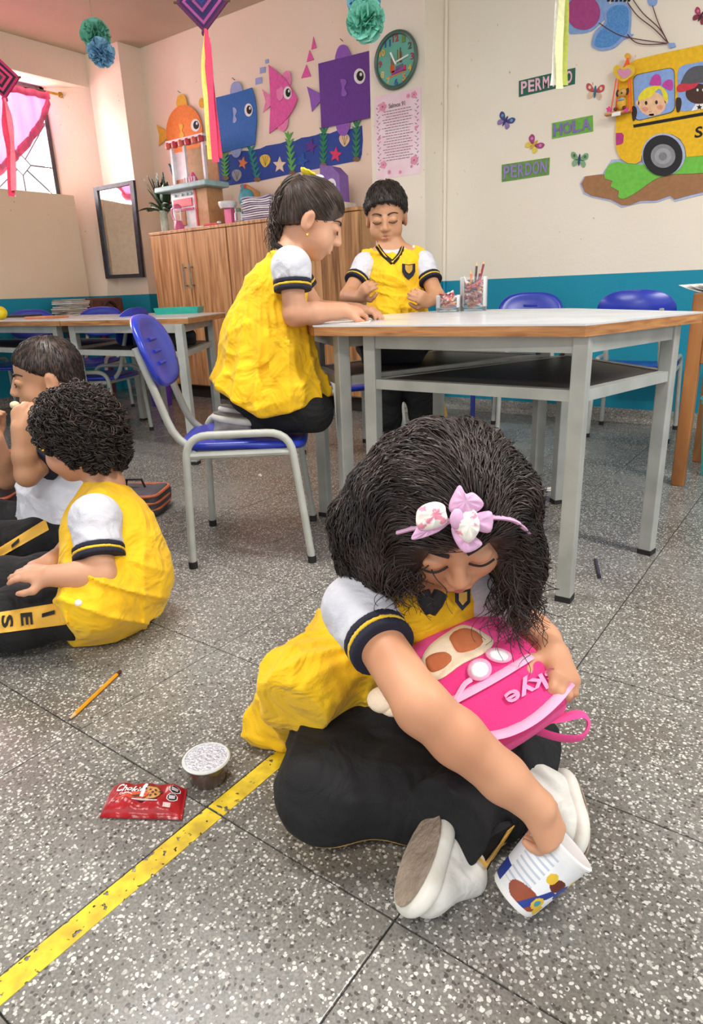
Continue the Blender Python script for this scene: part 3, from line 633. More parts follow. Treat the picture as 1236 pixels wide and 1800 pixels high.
# clock on the pilaster
YPF = YP
ck_c = ony(698.2, 107, YPF); R_ = (ony(698, 57, YPF)[2]-ony(698, 157, YPF)[2])/2
clk = thing('wall_clock', 'round wall clock with coloured numerals and a school-supplies picture', 'clock', ck_c)
def ckp(x, z, d=0): return ck_c+np.array((x*R_, -d, z*R_))
ring = [ckp(math.cos(t)*.97, math.sin(t)*.97, .014) for t in np.linspace(0, 2*math.pi, 48, endpoint=False)]
MB().tube(ring, .011, 8, closed=True).build('rim', M('clock_rim', '4d6a5e', .35), clk, smooth=True)
MB().prism([ckp(math.cos(t)*.97, math.sin(t)*.97, .001) for t in np.linspace(0, 2*math.pi, 48, endpoint=False)], (0, -.010, 0)).build('dial', M('clock_dial', '6fbfae', .12, '62b09c', 6, coat=1.0), clk)
cc = ['b83a4c', '6f8f4c', '6a5a5a', 'b04a6c', 'f0c24a', 'e8a05c', '2f6fb4', 'e8c07a', 'f0d08a', 'b84a5c', 'f0b84a', '2f5f9c']
for k in range(12):
    a_ = math.radians(30*k); x, z = .77*math.sin(a_), .77*math.cos(a_); s_ = '12' if k == 0 else str(k); hw = .14 if len(s_) == 2 else .085
    quadtext('numeral', s_, ckp(x-hw, z-.12, .011), ckp(x+hw, z-.12, .011), ckp(x+hw, z+.12, .011), ckp(x-hw, z+.12, .011), (0, -.003, 0), M('num'+cc[k], cc[k], .4), clk)
def ckq(name, x0, z0, x1, z1, c, rot=0): MB().prism([ckp(*p, .011) for p in ((x0, z0), (x1, z0+rot), (x1, z1+rot), (x0, z1))], (0, -.002, 0)).build(name, M('ckq'+c, c, .5), clk)
ckq('printed_shelf', -.42, -.58, .50, -.52, 'e0824a', .12); ckq('printed_book', -.22, -.50, .36, -.36, 'a04aa0', .06); ckq('printed_book', -.02, -.36, .34, -.22, '6a6a86', .06); ckq('printed_cup', -.28, -.40, -.08, -.12, 'd8642c'); ckq('printed_book', .36, -.44, .48, -.24, 'c8405c')
for x, h_, c in ((-.24, .12, 'b84a3c'), (-.18, .2, '8a8a3c'), (-.12, .1, '3c6a9c'), (.06, .36, '6a7a3c'), (.14, .30, 'c88a3c'), (.2, .4, '4a4a3c'), (.26, .26, 'b05a3c')): ckq('printed_pencil', x, -.12, x+.04, h_, c)
m_hand = M('clock_hand', 'ffffff', .4)
MB().tube([ckp(-.01, -.08, .017), ckp(.62, .06, .017)], .0045, 6).build('minute_hand', m_hand, clk); MB().tube([ckp(.03, -.16, .019), ckp(-.22, .30, .019)], .0052, 6).build('hour_hand', m_hand, clk)

# psalm poster
pst = thing('poster', 'pink floral psalm poster on the pilaster under the clock', 'poster', ony(700, 240, YPF))
pq = [ony(*p, YPF-.001) for p in ((662.5, 315.5), (740, 305), (740.5, 153), (657.5, 171))]
MB().prism(pq, (0, -.0012, 0)).build('sheet', M('poster_paper', 'f8e3ea', .5, 'f5d5e0', 12), pst)
def pp_(u, v, d=.0024): q = (1-u)*(1-v)*pq[0]+u*(1-v)*pq[1]+u*v*pq[2]+(1-u)*v*pq[3]; return q+np.array((0, -d, 0))
m_ink = M('poster_ink', '8f7f86', .6); m_fl = M('poster_flower', 'f09fb8', .6); m_lf = M('poster_leaf', '9a8f96', .6); m_fc = M('flower_core', 'c0507a', .6)
quadtext('title', 'Salmos 91', pp_(.32, .83), pp_(.67, .83), pp_(.67, .885), pp_(.32, .885), (0, -.0006, 0), m_ink, pst)
for k in range(19):
    v = .795-k*.0325; wd = .29+.05*math.sin(k*2.3)
    ln = MB(); u = .5-wd
    while u < .5+wd:
        du = min(.03+.05*random.random(), .5+wd-u); ln.prism([pp_(u, v), pp_(u+du, v), pp_(u+du, v+.009), pp_(u, v+.009)], (0, -.0004, 0)); u += du+.014
    ln.build('text_line', m_ink, pst)
for (u, v, s_) in ((.19, .865, .085), (.86, .93, .06), (.17, .17, .075), (.86, .17, .085), (.3, .07, .04), (.55, .05, .035), (.80, .10, .03), (.1, .5, .03), (.90, .55, .035), (.74, .93, .04)):
    for a_ in range(5):
        th = a_*2*math.pi/5; MB().prism([pp_(u+s_*(.55*math.cos(th))+.5*s_*math.cos(t), v+.55*s_*(.7*math.sin(th))+.33*s_*math.sin(t), .0024+.0002*a_) for t in np.linspace(0, 6.28, 9)[:-1]], (0, -.0003, 0)).build('petal', m_fl, pst)
    MB().prism([pp_(u+.2*s_*math.cos(t), v+.13*s_*math.sin(t), .0036) for t in np.linspace(0, 6.28, 9)[:-1]], (0, -.0003, 0)).build('flower_core', m_fc, pst)
for k in range(22):
    for u0, sg in ((.075, 1), (.925, -1)):
        v = .1+k*.037; MB().prism([pp_(u0, v), pp_(u0+sg*.05*(1 if k % 2 else -.6), v+.02), pp_(u0+sg*.055*(1 if k % 2 else -.6), v+.03), pp_(u0+sg*.01, v+.016)], (0, -.0004, 0)).build('leaf', m_lf, pst)

# word signs
def sign(word, lb, pts, cb, ct):
    q = [wpt(c3, x, y, YW-.001) for x, y in pts]   # TL TR BR BL
    t = thing('word_sign', lb, 'sign', sum(q)/4, group='lettered word signs')
    MB().prism(q, (0, -.003, 0)).build('backing', foam('sign'+cb, cb), t)
    tl, tr, br, bl = q; o_ = np.array((0, -.004, 0)); c_ = sum(q)/4
    tl, tr, br, bl = [c_+(p-c_)*np.array((.93, 1, .80))+o_ for p in q]
    n = len(word)
    for k, ch in enumerate(word):
        a_, b_ = k/n+.012, (k+1)/n-.012; up = .04*(k % 2); f = lambda u, v: (1-u)*(1-v)*bl+u*(1-v)*br+u*v*tr+(1-u)*v*tl
        if ch in 'I': a_, b_ = a_+.045, b_-.045
        quadtext('letter', ch, f(a_, .02+up), f(b_, .02), f(b_, .98-up), f(a_, 1.), (0, -.003, 0), foam('let'+ct, ct), t)
sign('PERMISO', 'green sign with pink letters half hidden by the paper streamer', ((430, 355), (677, 297), (675, 368), (430, 425)), '2f6b57', 'f3c4d8')
sign('HOLA', 'bright green greeting sign with purple letters', ((575, 540), (753, 505), (755, 575), (575, 608)), '76b84c', '8a78b8')
sign('PERDON', 'olive green sign with lilac letters lowest on the wall', ((355, 722), (565, 690), (562, 765), (355, 797)), '6fa04a', '9a8ac2')

# butterflies
def butterfly(lb, cx, cy, s_, cols, rot):
    t = thing('paper_butterfly', lb, 'wall decoration', wpt(c3, cx, cy, YW-.002), group='little butterflies on the bus wall')
    c_, sn = math.cos(rot), math.sin(rot)
    def tr(p): return (cx+s_*(p[0]*c_-p[1]*sn), cy+s_*(p[0]*sn+p[1]*c_))
    for sg in (-1, 1):
        plate('upper_wing', c3, [tr(p) for p in crom([(sg*.1, -.05), (sg*.5, -.75), (sg*.95, -.8), (sg*.95, -.25), (sg*.5, .05)], 4)], foam('bf'+cols[0], cols[0]), t, YW-.002, .002)
        plate('lower_wing', c3, [tr(p) for p in crom([(sg*.1, .0), (sg*.6, .1), (sg*.8, .45), (sg*.6, .85), (sg*.25, .6)], 4)], foam('bf'+cols[1], cols[1]), t, YW-.002, .002)
        plate('wing_spot', c3, [tr((sg*.62+.16*math.cos(a), -.42+.2*math.sin(a))) for a in np.linspace(0, 6.28, 9)[:-1]], foam('bf'+cols[2], cols[2]), t, YW-.004, .001)
    plate('body', c3, [tr((.12*math.cos(a), .7*math.sin(a)-.0)) for a in np.linspace(0, 6.28, 13)[:-1]], foam('bf'+cols[3], cols[3]), t, YW-.004, .003)
butterfly('butterfly with red wings and a teal body', 763, 402, 40, ('c8555c', 'e0c2a4', 'e8d8b4', '2f6f94'), .1)
butterfly('blue and lilac butterfly left of the greeting sign', 370, 530, 36, ('4a4f8c', '9a7fb4', '6fa0c8', '2f3f7c'), .5)
butterfly('pink and yellow butterfly above the lowest sign', 495, 634, 38, ('b04a84', 'e8cf5a', 'd88ab4', 'e0b04a'), .7)
butterfly('green butterfly with a navy body', 694, 700, 38, ('7fae7a', '86b48a', '4a6f5c', '2f3f7c'), .1)
butterfly('crimson butterfly near the top right corner', 1226, 72, 36, ('b83a6a', '8a3a4c', 'e080a0', '3a2a2c'), .5)

# school bus
bus = thing('paper_bus', 'yellow cut-out school bus with children on a green hill', 'wall decoration', wpt(c5, 700, 1000, YW-.001))
b_ye, b_gr, b_br, b_win, b_wh = foam('busyellow', 'f5c21c'), foam('grass', '74c84a'), foam('mud', 'a5774f'), foam('buswindow', '8fb0e8'), foam('cardlilac', 'b9c2e4')
plate('backing_card', c5, [(-75, 1410), (-115, 1480), (-80, 1575), (0, 1612), (200, 1655), (300, 1715), (480, 1668), (640, 1664), (780, 1616), (820, 1656), (1102, 1585), (1400, 1555), (1400, 1180), (200, 1240), (110, 1380)], b_wh, bus, YW-.001, .003)
plate('mud_bank', c5, [(-60, 1405), (60, 1390), (140, 1385), (500, 1390), (1400, 1300), (1400, 1535), (1102, 1562), (980, 1590), (820, 1635), (780, 1598), (640, 1645), (480, 1648), (380, 1690), (300, 1692), (200, 1638), (0, 1597), (-66, 1560), (-100, 1480)], b_br, bus, YW-.004, .003)
plate('grass', c5, [(130, 1390), (165, 1305), (260, 1262), (500, 1290), (940, 1195), (1400, 1130), (1400, 1325), (1102, 1372), (900, 1382), (760, 1390), (640, 1430), (560, 1480), (480, 1540), (400, 1590), (310, 1632), (262, 1602), (272, 1550), (190, 1505), (210, 1452), (142, 1432)], b_gr, bus, YW-.007, .003, 2)
plate('bus_body', c5, [(360, 300), (450, 250), (700, 190), (1102, 105), (1480, 25), (1480, 1130), (1102, 1200), (940, 1215), (925, 1120), (880, 1040), (800, 992), (700, 990), (600, 1020), (530, 1090), (500, 1180), (488, 1255), (440, 1282), (360, 1276), (290, 1232), (250, 1150), (240, 1050), (240, 700), (270, 420)], b_ye, bus, YW-.010, .003)
def rrect(a, b, c, d, r=.16):
    P = [np.array(p, float) for p in (a, b, c, d)]; out = []
    for i in range(4):
        p, q, s_ = P[i], P[i-1], P[(i+1) % 4]
        for t in np.linspace(0, 1, 5): u = p+(q-p)*r; v = p+(s_-p)*r; out.append((1-t)**2*u+2*t*(1-t)*p+t*t*v)
    return out
plate('window_outline', c5, rrect((405, 405), (822, 322), (830, 770), (425, 868)), foam('busline', '6a5a3c'), bus, YW-.013, .001)
plate('bus_window', c5, rrect((412, 412), (815, 330), (822, 762), (432, 860)), b_win, bus, YW-.014, .0015)
plate('bus_window', c5, rrect((852, 318), (1330, 225), (1330, 690), (856, 775)), b_win, bus, YW-.014, .0015)
plate('stripe', c5, [(412, 896), (1480, 705), (1480, 738), (418, 925)], f_bk, bus, YW-.013, .002)
plate('tail_light', c5, [(243, 978), (300, 975), (320, 1000), (312, 1075), (290, 1090), (243, 1098)], foam('taillight', 'c03a84'), bus, YW-.013, .002)
plate('wheel_arch', c5, ell(712, 1190, 215, 210), b_wh, bus, YW-.0135, .0005)
wh = plate('wheel', c5, ell(705, 1200, 195, 202, 36), foam('tyre', '232326'), bus, YW-.014, .003)
plate('wheel_disc', c5, ell(708, 1205, 122, 118), foam('hubgrey', '8f9196'), wh, YW-.017, .002); plate('wheel_disc', c5, ell(706, 1206, 84, 80), foam('hubgrey2', 'a5a7ab'), wh, YW-.019, .001); plate('hub', c5, ell(706, 1207, 40, 40), foam('hubgrey3', '85878c'), wh, YW-.020, .002)
plate('seat_back', c5, crom([(402, 720), (440, 722), (450, 780), (430, 850), (405, 845)], 4), foam('seatbrown', '3a2a28'), bus, YW-.0155, .001); plate('seat_back', c5, crom([(836, 640), (880, 632), (890, 690), (870, 765), (840, 760)], 4), foam('seatbrown', '3a2a28'), bus, YW-.0155, .001)
# passengers
skin_l, skin_d, hr_y = foam('drawnskin', 'f4c8a0'), foam('drawnskind', '4a2f28'), foam('drawnhair', 'f3e23a')
ps = plate('painted_girl', c5, ell(598, 690, 138, 118, 36), skin_l, bus, YW-.0155, .001)
plate('neck', c5, [(570, 790), (615, 785), (620, 812), (560, 818)], skin_l, ps, YW-.0155, .001)
for x in (455, 740): plate('ear', c5, ell(x, 680 if x < 600 else 660, 18, 28, 12), skin_l, ps, YW-.0155, .001)
plate('fringe', c5, [(462, 655), (480, 590), (540, 535), (620, 510), (680, 512), (735, 560), (755, 620), (740, 670), (715, 640), (690, 560), (655, 545), (600, 605), (540, 640)], hr_y, ps, YW-.0165, .001, 3)
plate('bow_loop', c5, [(575, 495), (600, 425), (640, 395), (675, 410), (688, 460), (680, 505), (630, 508)], foam('drawnbow', 'c848a8'), ps, YW-.0175, .001, 3); plate('bow_loop', c5, [(700, 500), (740, 455), (790, 452), (804, 480), (800, 545), (770, 555), (720, 525)], foam('drawnbow', 'c848a8'), ps, YW-.0175, .001, 3)
for x, y in ((540, 680), (642, 674)): plate('eye', c5, ell(x, y, 13, 20, 14), foam('drawneye', '3a241c'), ps, YW-.0165, .001)
for x, y in ((530, 742), (676, 722)): plate('cheek', c5, ell(x, y, 32, 24, 16), foam('drawncheek', 'f0a088'), ps, YW-.0165, .0005)
plate('mouth', c5, [(560, 765), (580, 772), (600, 764), (580, 768)], foam('drawnmouth', 'b85a4c'), ps, YW-.0165, .001)
pb = plate('painted_boy', c5, ell(1062, 590, 132, 100, 30), skin_d, bus, YW-.0155, .001)
plate('shirt', c5, [(985, 760), (1030, 690), (1100, 670), (1200, 680), (1240, 715)], f_wh, pb, YW-.0155, .0008)
plate('shirt_star', c5, star(1066, 722, 30, 1.0, .45), f_bk, pb, YW-.0163, .001)
plate('cap', c5, [(885, 500), (900, 440), (945, 365), (1010, 322), (1102, 312), (1180, 340), (1210, 420), (1200, 470), (1080, 480), (980, 500)], foam('capgrey', '5a5c62'), pb, YW-.0165, .001, 3)
plate('cap_brim', c5, [(842, 540), (860, 500), (900, 490), (1000, 492), (1062, 478), (1020, 530), (940, 560), (860, 572)], foam('capred', 'd23a4c'), pb, YW-.0175, .001, 3)
for x in (1048, 1104): plate('eye', c5, ell(x, 552, 10, 14, 12), f_wh, pb, YW-.0165, .001)
qs = [wpt(c5, *p, YW-.013) for p in ((1015, 1030), (1100, 1015), (1100, 905), (1030, 920))]
quadtext('letter', 'S', qs[0], qs[1], qs[2], qs[3], (0, -.001, 0), f_bk, bus)

# balloons
bal = thing('paper_balloons', 'bunch of cut-out balloons above the bus', 'wall decoration', wpt(c3, 850, 80, YW-.001))
m_bl2 = M('balloon_hearts', '5f9ad6', .7, '4a86c8', 260, lo=.48, hi=.52)
plate('balloon_backing', c3, crom([(640, 130), (690, 148), (745, 138), (790, 100), (820, 60), (825, 10), (800, -60), (640, -60)], 3), foam('balback', '8fb0e4'), bal, YW-.001, .003)
plate('round_balloon', c3, ell(712, 55, 74, 76, 36), foam('magenta', 'b0488a'), bal, YW-.004, .003)
plate('heart_rim', c3, crom([(748, 185), (765, 135), (805, 98), (802, 55), (825, 20), (872, 8), (915, 24), (922, 90), (918, 145), (932, 150), (920, 162), (888, 175), (845, 212), (790, 222), (755, 208)], 3), foam('balback', '8fb0e4'), bal, YW-.004, .003)
plate('heart_balloon', c3, crom([(762, 185), (778, 145), (816, 105), (815, 60), (835, 32), (872, 22), (905, 34), (910, 90), (905, 138), (880, 160), (840, 198), (792, 208), (765, 200)], 3), m_bl2, bal, YW-.007, .003)
plate('striped_balloon', c3, ell(868, -45, 62, 58, 30), foam('balback', '8fb0e4'), bal, YW-.001, .003)
for k in range(6): plate('balloon_stripe', c3, [(818+k*18, -4+3*(k % 2)), (830+k*18, -4), (826+k*18, 9-abs(k-2.5)), (815+k*18, 10-abs(k-2.5))], f_bk, bal, YW-.004, .002)
plate('small_balloon', c3, ell(1015, 5, 22, 24, 16), foam('balback', '8fb0e4'), bal, YW-.001, .003)
m_str = foam('string', '6a3f4a')
for p in ([(905, 10), (950, 70), (1020, 125), (1080, 185)], [(1015, 25), (1040, 100), (1082, 185)], [(905, 150), (940, 185), (1000, 195), (1080, 190)], [(780, 100), (860, 150), (950, 172), (1080, 190)], [(930, 0), (975, 60), (1045, 125), (1085, 190)]):
    MB().tube([wpt(c3, x, y, YW-.010) for x, y in crom(p, 5, False)], .002, 5).build('string', m_str, bal)
plate('string_weight', c3, [(1082, 190), (1112, 188), (1118, 205), (1090, 212)], b_win, bal, YW-.006, .004)

# swing toy hung by the bus
sw = thing('swing_toy', 'little heart and toy dog on an orange string swing hung beside the bus', 'toy', wpt(c5, 300, 780, YW-.03)); ys = YW-.035
plate('hook', c5, ell(362, 222, 30, 32, 16), f_ye, sw, ys, .008); 
for k in (-22, 0, 22): MB().tube([wpt(c5, 362, 235, ys-.006), wpt(c5, 345+k*1.4, 340, ys-.006)], .004, 6).build('yarn', foam('neonorange', 'ff6a2c'), sw, smooth=True)
hp = crom([(315, 475), (240, 420), (222, 350), (260, 310), (318, 335), (375, 308), (430, 335), (425, 400), (380, 440)], 4)
plate('heart', c5, hp, foam('goldfoam', 'e8c23a'), sw, ys, .012); plate('heart_centre', c5, [(325+(x-325)*.62, 385+(y-385)*.6) for x, y in hp], M('glitter', 'b08ab8', .3, 'd8607c', 300), sw, ys-.012, .002)
for x0, x1 in ((245, 190), (270, 235), (365, 370), (385, 395)): MB().tube([wpt(c5, x0, 440, ys-.008), wpt(c5, x1, 770, ys-.012)], .003, 6).build('rope', foam('neonorange', 'ff6a2c'), sw, smooth=True)
c_ = wpt(c5, 265, 785, ys); MB().box(c_+np.array((-.058, -.03, -.004)), c_+np.array((.058, .012, .006)), bev=.002).build('swing_seat', foam('seatwood', 'd8a060'), sw)
c_ = wpt(c5, 245, 790, ys-.03); MB().box(c_+np.array((-.02, -.004, -.008)), c_+np.array((.02, 0, .008))).build('name_tag', f_wh, sw)
dg = wpt(c5, 295, 690, ys-.012); td = MB().ball(dg, (.022, .016, .03), 12).build('dog_body', foam('dogyellow', 'e8b43a'), sw, smooth=True)
dh = wpt(c5, 305, 580, ys-.014); MB().ball(dh, (.021, .018, .019), 12).build('dog_head', foam('dogtan', 'd8a85c'), sw, smooth=True)
for sg in (-1, 1):
    MB().ball(dh+np.array((sg*.022, 0, .002)), (.008, .006, .015), 8).build('dog_ear', foam('dogbrown', '4a2c20'), sw, smooth=True); MB().ball(dg+np.array((sg*.02, -.02, -.022)), (.009, .016, .008), 8).build('dog_paw', foam('dogbrown2', '7a3a28'), sw, smooth=True); plate('flower', c5, star(175 if sg < 0 else 340, 745, 34, 1, .6), foam('hotpink', 'e8489a'), sw, ys-.03, .004)
MB().ball(dh+np.array((.002, -.018, -.004)), .004, 8).build('dog_nose', f_bk, sw, smooth=True); MB().ball(dg+np.array((0, -.012, .016)), (.018, .01, .006), 8).build('bow_tie', foam('paleblue', '9ab8d0'), sw, smooth=True)

# ================================================================== things hanging from the ceiling
def pompom(lb, specs, strtop):
    t = thing('tissue_pompom', lb, 'pompom', specs[0][0], group='tissue paper pompoms')
    MB().tube([specs[0][0], strtop], .0018, 5).build('string', M('twine', 'b8a88c', .8), t)
    for c_, r, col, col2 in specs:
        mb = MB(); c_ = np.array(c_)
        for k in range(150):
            ph = math.acos(1-2*(k+.5)/150); th = math.pi*(1+5**.5)*k; n_ = np.array((math.sin(ph)*math.cos(th), math.sin(ph)*math.sin(th), math.cos(ph)))
            a_ = np.cross(n_, RNG.normal(size=3)); a_ /= np.linalg.norm(a_); b_ = np.cross(n_, a_); wd = r*.34; L_ = r*(.9+.2*random.random()); cu = (random.random()-.5)*.6
            rows = []
            for i_, s_ in enumerate((.35, .6, .82, 1.0)):
                w_ = wd*(.3+.7*s_); p = c_+n_*L_*s_+b_*cu*r*s_*s_*.5
                rows.append([p+a_*w_*u+n_*(-abs(u)*.10*r)+b_*((random.random()-.5)*.10*r) for u in (-1, -.35, .35, 1)])
            V = [q for r_ in rows for q in r_]; V2 = [q+b_*.0012 for q in V]; F = []
            for i_ in range(3):
                for j in range(3): a0 = i_*4+j; F.append((a0, a0+1, a0+5, a0+4)); F.append((16+a0, 16+a0+4, 16+a0+5, 16+a0+1))
            mb.add(V+V2, F)
        mb.build('tissue_ball', M('tissue'+col, col, .8, col2, 18), t, smooth=True)
D1 = 3.4; p1, p2 = at(168, 62, D1), at(178, 92, D1)
pompom('green and blue tissue pompom pair hanging left of the corner column', [(p1, .075, '8fdcc4', '74c8ac'), (p2, .068, 'a9d8f0', '86bfe0')], np.array((p1[0]-.03, p1[1], ZC)))
D2 = 2.9; p1, p2 = at(640, -2, D2), at(643, 36, D2)
pompom('turquoise tissue pompom hanging over the clock', [(p2, .082, '9fead6', '80d8c0'), (p1, .078, '9fdcf0', '80c8e4')], np.array((p2[0], p2[1], ZC)))
_tw = M('twine', 'b8a88c', .8)
def gods_eye(lb, c_, half, cols, ribs, hang, rz):
    t = thing('yarn_diamond', lb, 'yarn ornament', c_, group='woven yarn diamonds with streamers')
    ux = np.array((math.cos(rz), math.sin(rz), 0)); uz = np.array((0, 0, 1.)); nn = np.array((math.sin(rz), -math.cos(rz), 0)); c_ = np.array(c_)
    for d_ in (ux, uz): MB().tube([c_-d_*half*1.06, c_+d_*half*1.06], .004, 6).build('stick', M('stick', '5a3a2c', .7), t)
    n = len(cols)
    for k in range(n):
        r0, r1 = half*(1-k/n), half*(1-(k+1)/n); zz = .006*(k+1)/n*2; P0 = [c_+d_*r0+nn*zz for d_ in (ux, uz, -ux, -uz)]; P1 = [c_+d_*max(r1, .002)+nn*(zz+.002) for d_ in (ux, uz, -ux, -uz)]
        Q0 = [p-nn*.008 for p in P0]; Q1 = [p-nn*.008 for p in P1]; mb = MB()
        for i in range(4): mb.add([P0[i], P0[(i+1) % 4], P1[(i+1) % 4], P1[i], Q0[i], Q0[(i+1) % 4], Q1[(i+1) % 4], Q1[i]], [(0, 1, 2, 3), (7, 6, 5, 4), (0, 4, 5, 1)])
        mb.build('yarn_band', M('yarn'+cols[k], cols[k], .9, None, 200, bump=.4, bscale=300), t)
    MB().tube([c_+uz*half, np.array((c_[0], c_[1], ZC))], .0018, 5).build('string', _tw, t)
    b0 = c_-uz*half
    MB().ball(b0, .012, 10).build('knot', M('yarn'+cols[0], cols[0], .9), t)
    for (pts, wd, col) in ribs:
        P = [np.array(p) for p in pts]; P = crom(P, 6, False); V = []; F = []
        for i, p in enumerate(P):
            tw = .35*math.sin(i*.7); a_ = ux*math.cos(tw)+nn*math.sin(tw); w_ = wd*(.35+.65*min(1, i/5)); V += [p-a_*w_, p+a_*w_, p+a_*w_-nn*.0012, p-a_*w_-nn*.0012]
        for i in range(len(P)-1):
            for k in range(4): F.append((i*4+k, i*4+(k+1) % 4, i*4+4+(k+1) % 4, i*4+4+k))
        mk('streamer', V, F, M('crepe'+col, col, .75, None, 60, bump=.3), t)
DG = 2.35
gc = at(355, 3, DG); hb = (at(355, 0, DG)-at(360, 49, DG))[2]
gods_eye('purple woven yarn diamond with long red streamers over the cupboards', gc, abs(hb), ['5a2450', '3a1c4c', 'a04a86', '33205a', '2c1c4c', '96467e', '3a2460', '2a3a7c'],
    [([at(361, 52, DG), at(358, 120, DG), at(363, 190, DG), at(370, 280, DG)], .009, 'd8cf6a'), ([at(363, 52, DG), at(368, 130, DG), at(376, 200, DG), at(385, 278, DG)], .013, 'c82c50'), ([at(361, 50, DG-.01), at(366, 90, DG-.01), at(372, 190, DG-.01), at(379, 285, DG-.01)], .012, 'd83c60'), ([at(364, 54, DG+.01), at(374, 140, DG+.01), at(383, 285, DG+.01)], .006, 'f7d6de')], None, .65)
DG2 = 2.6; gc = at(2, 137, DG2)
gods_eye('crimson and black woven yarn diamond hanging before the window', gc, .073, ['b8285c', '2a1c2c', 'd83a6c', '2c1c2c', 'c8305c', '40404a'],
    [([at(6, 172, DG2), at(9, 220, DG2), at(16, 270, DG2), at(20, 345, DG2)], .012, 'e83a5c'), ([at(8, 172, DG2-.01), at(17, 210, DG2-.01), at(22, 260, DG2-.01), at(24, 335, DG2-.01)], .010, 'f07a8c'), ([at(8, 172, DG2+.01), at(12, 250, DG2+.01), at(26, 346, DG2+.01)], .007, 'f8e0e0')], None, .65)
DG3 = 2.3; gc = at(992, -150, DG3)
gods_eye('yarn diamond whose white and lime streamers hang before the wall signs', gc, .07, ['6a8a2c', 'f0f0e4', '8aa83a', '3a4a2c'],
    [([at(988, -110, DG3), at(985, -30, DG3), at(981, 70, DG3), at(975, 150, DG3)], .016, 'f2efe4'), ([at(992, -110, DG3+.01), at(993, -20, DG3+.01), at(990, 60, DG3+.01), at(990, 150, DG3+.01)], .018, 'bfc95a'), ([at(990, -108, DG3-.012), at(988, 0, DG3-.012), at(983, 80, DG3-.012), at(984, 156, DG3-.012)], .013, 'e8e8b4')], None, .65)
# ================================================================== sculpting: smooth unions on a grid, meshed with surface nets
def unit(v): v = np.array(v, float); return v/(np.linalg.norm(v)+1e-12)
def march(Fs, px, py, d0, d1, n=500):
    D = np.linspace(d0, d1, n); P = C0[None]+ray(px, py)[None]*D[:, None]; v = np.min([F.sample(P) for F in Fs], axis=0); i = np.nonzero(v <= 0)[0]
    return D[i[0]] if len(i) else None
def crease(P, amp, k=45., seed=0, dirs=3, lean=(0, 0, 1)):
    R = np.random.default_rng(seed); out = 0
    for i in range(dirs):
        d = unit(R.normal(size=3)+.6*np.array(lean)*(-1)**i); e = unit(R.normal(size=3)); kk = k*(1+.55*i)
        s_ = (P@d)*kk+1.4*np.sin((P@e)*kk*.45+i)+R.uniform(0, 6); m = .5+.5*np.sin((P@unit(R.normal(size=3)))*kk*.5+R.uniform(0, 6))
        out = out+((1-np.abs(np.sin(s_)))**2.6-.2)*m/(1+.5*i)
    return -amp*out
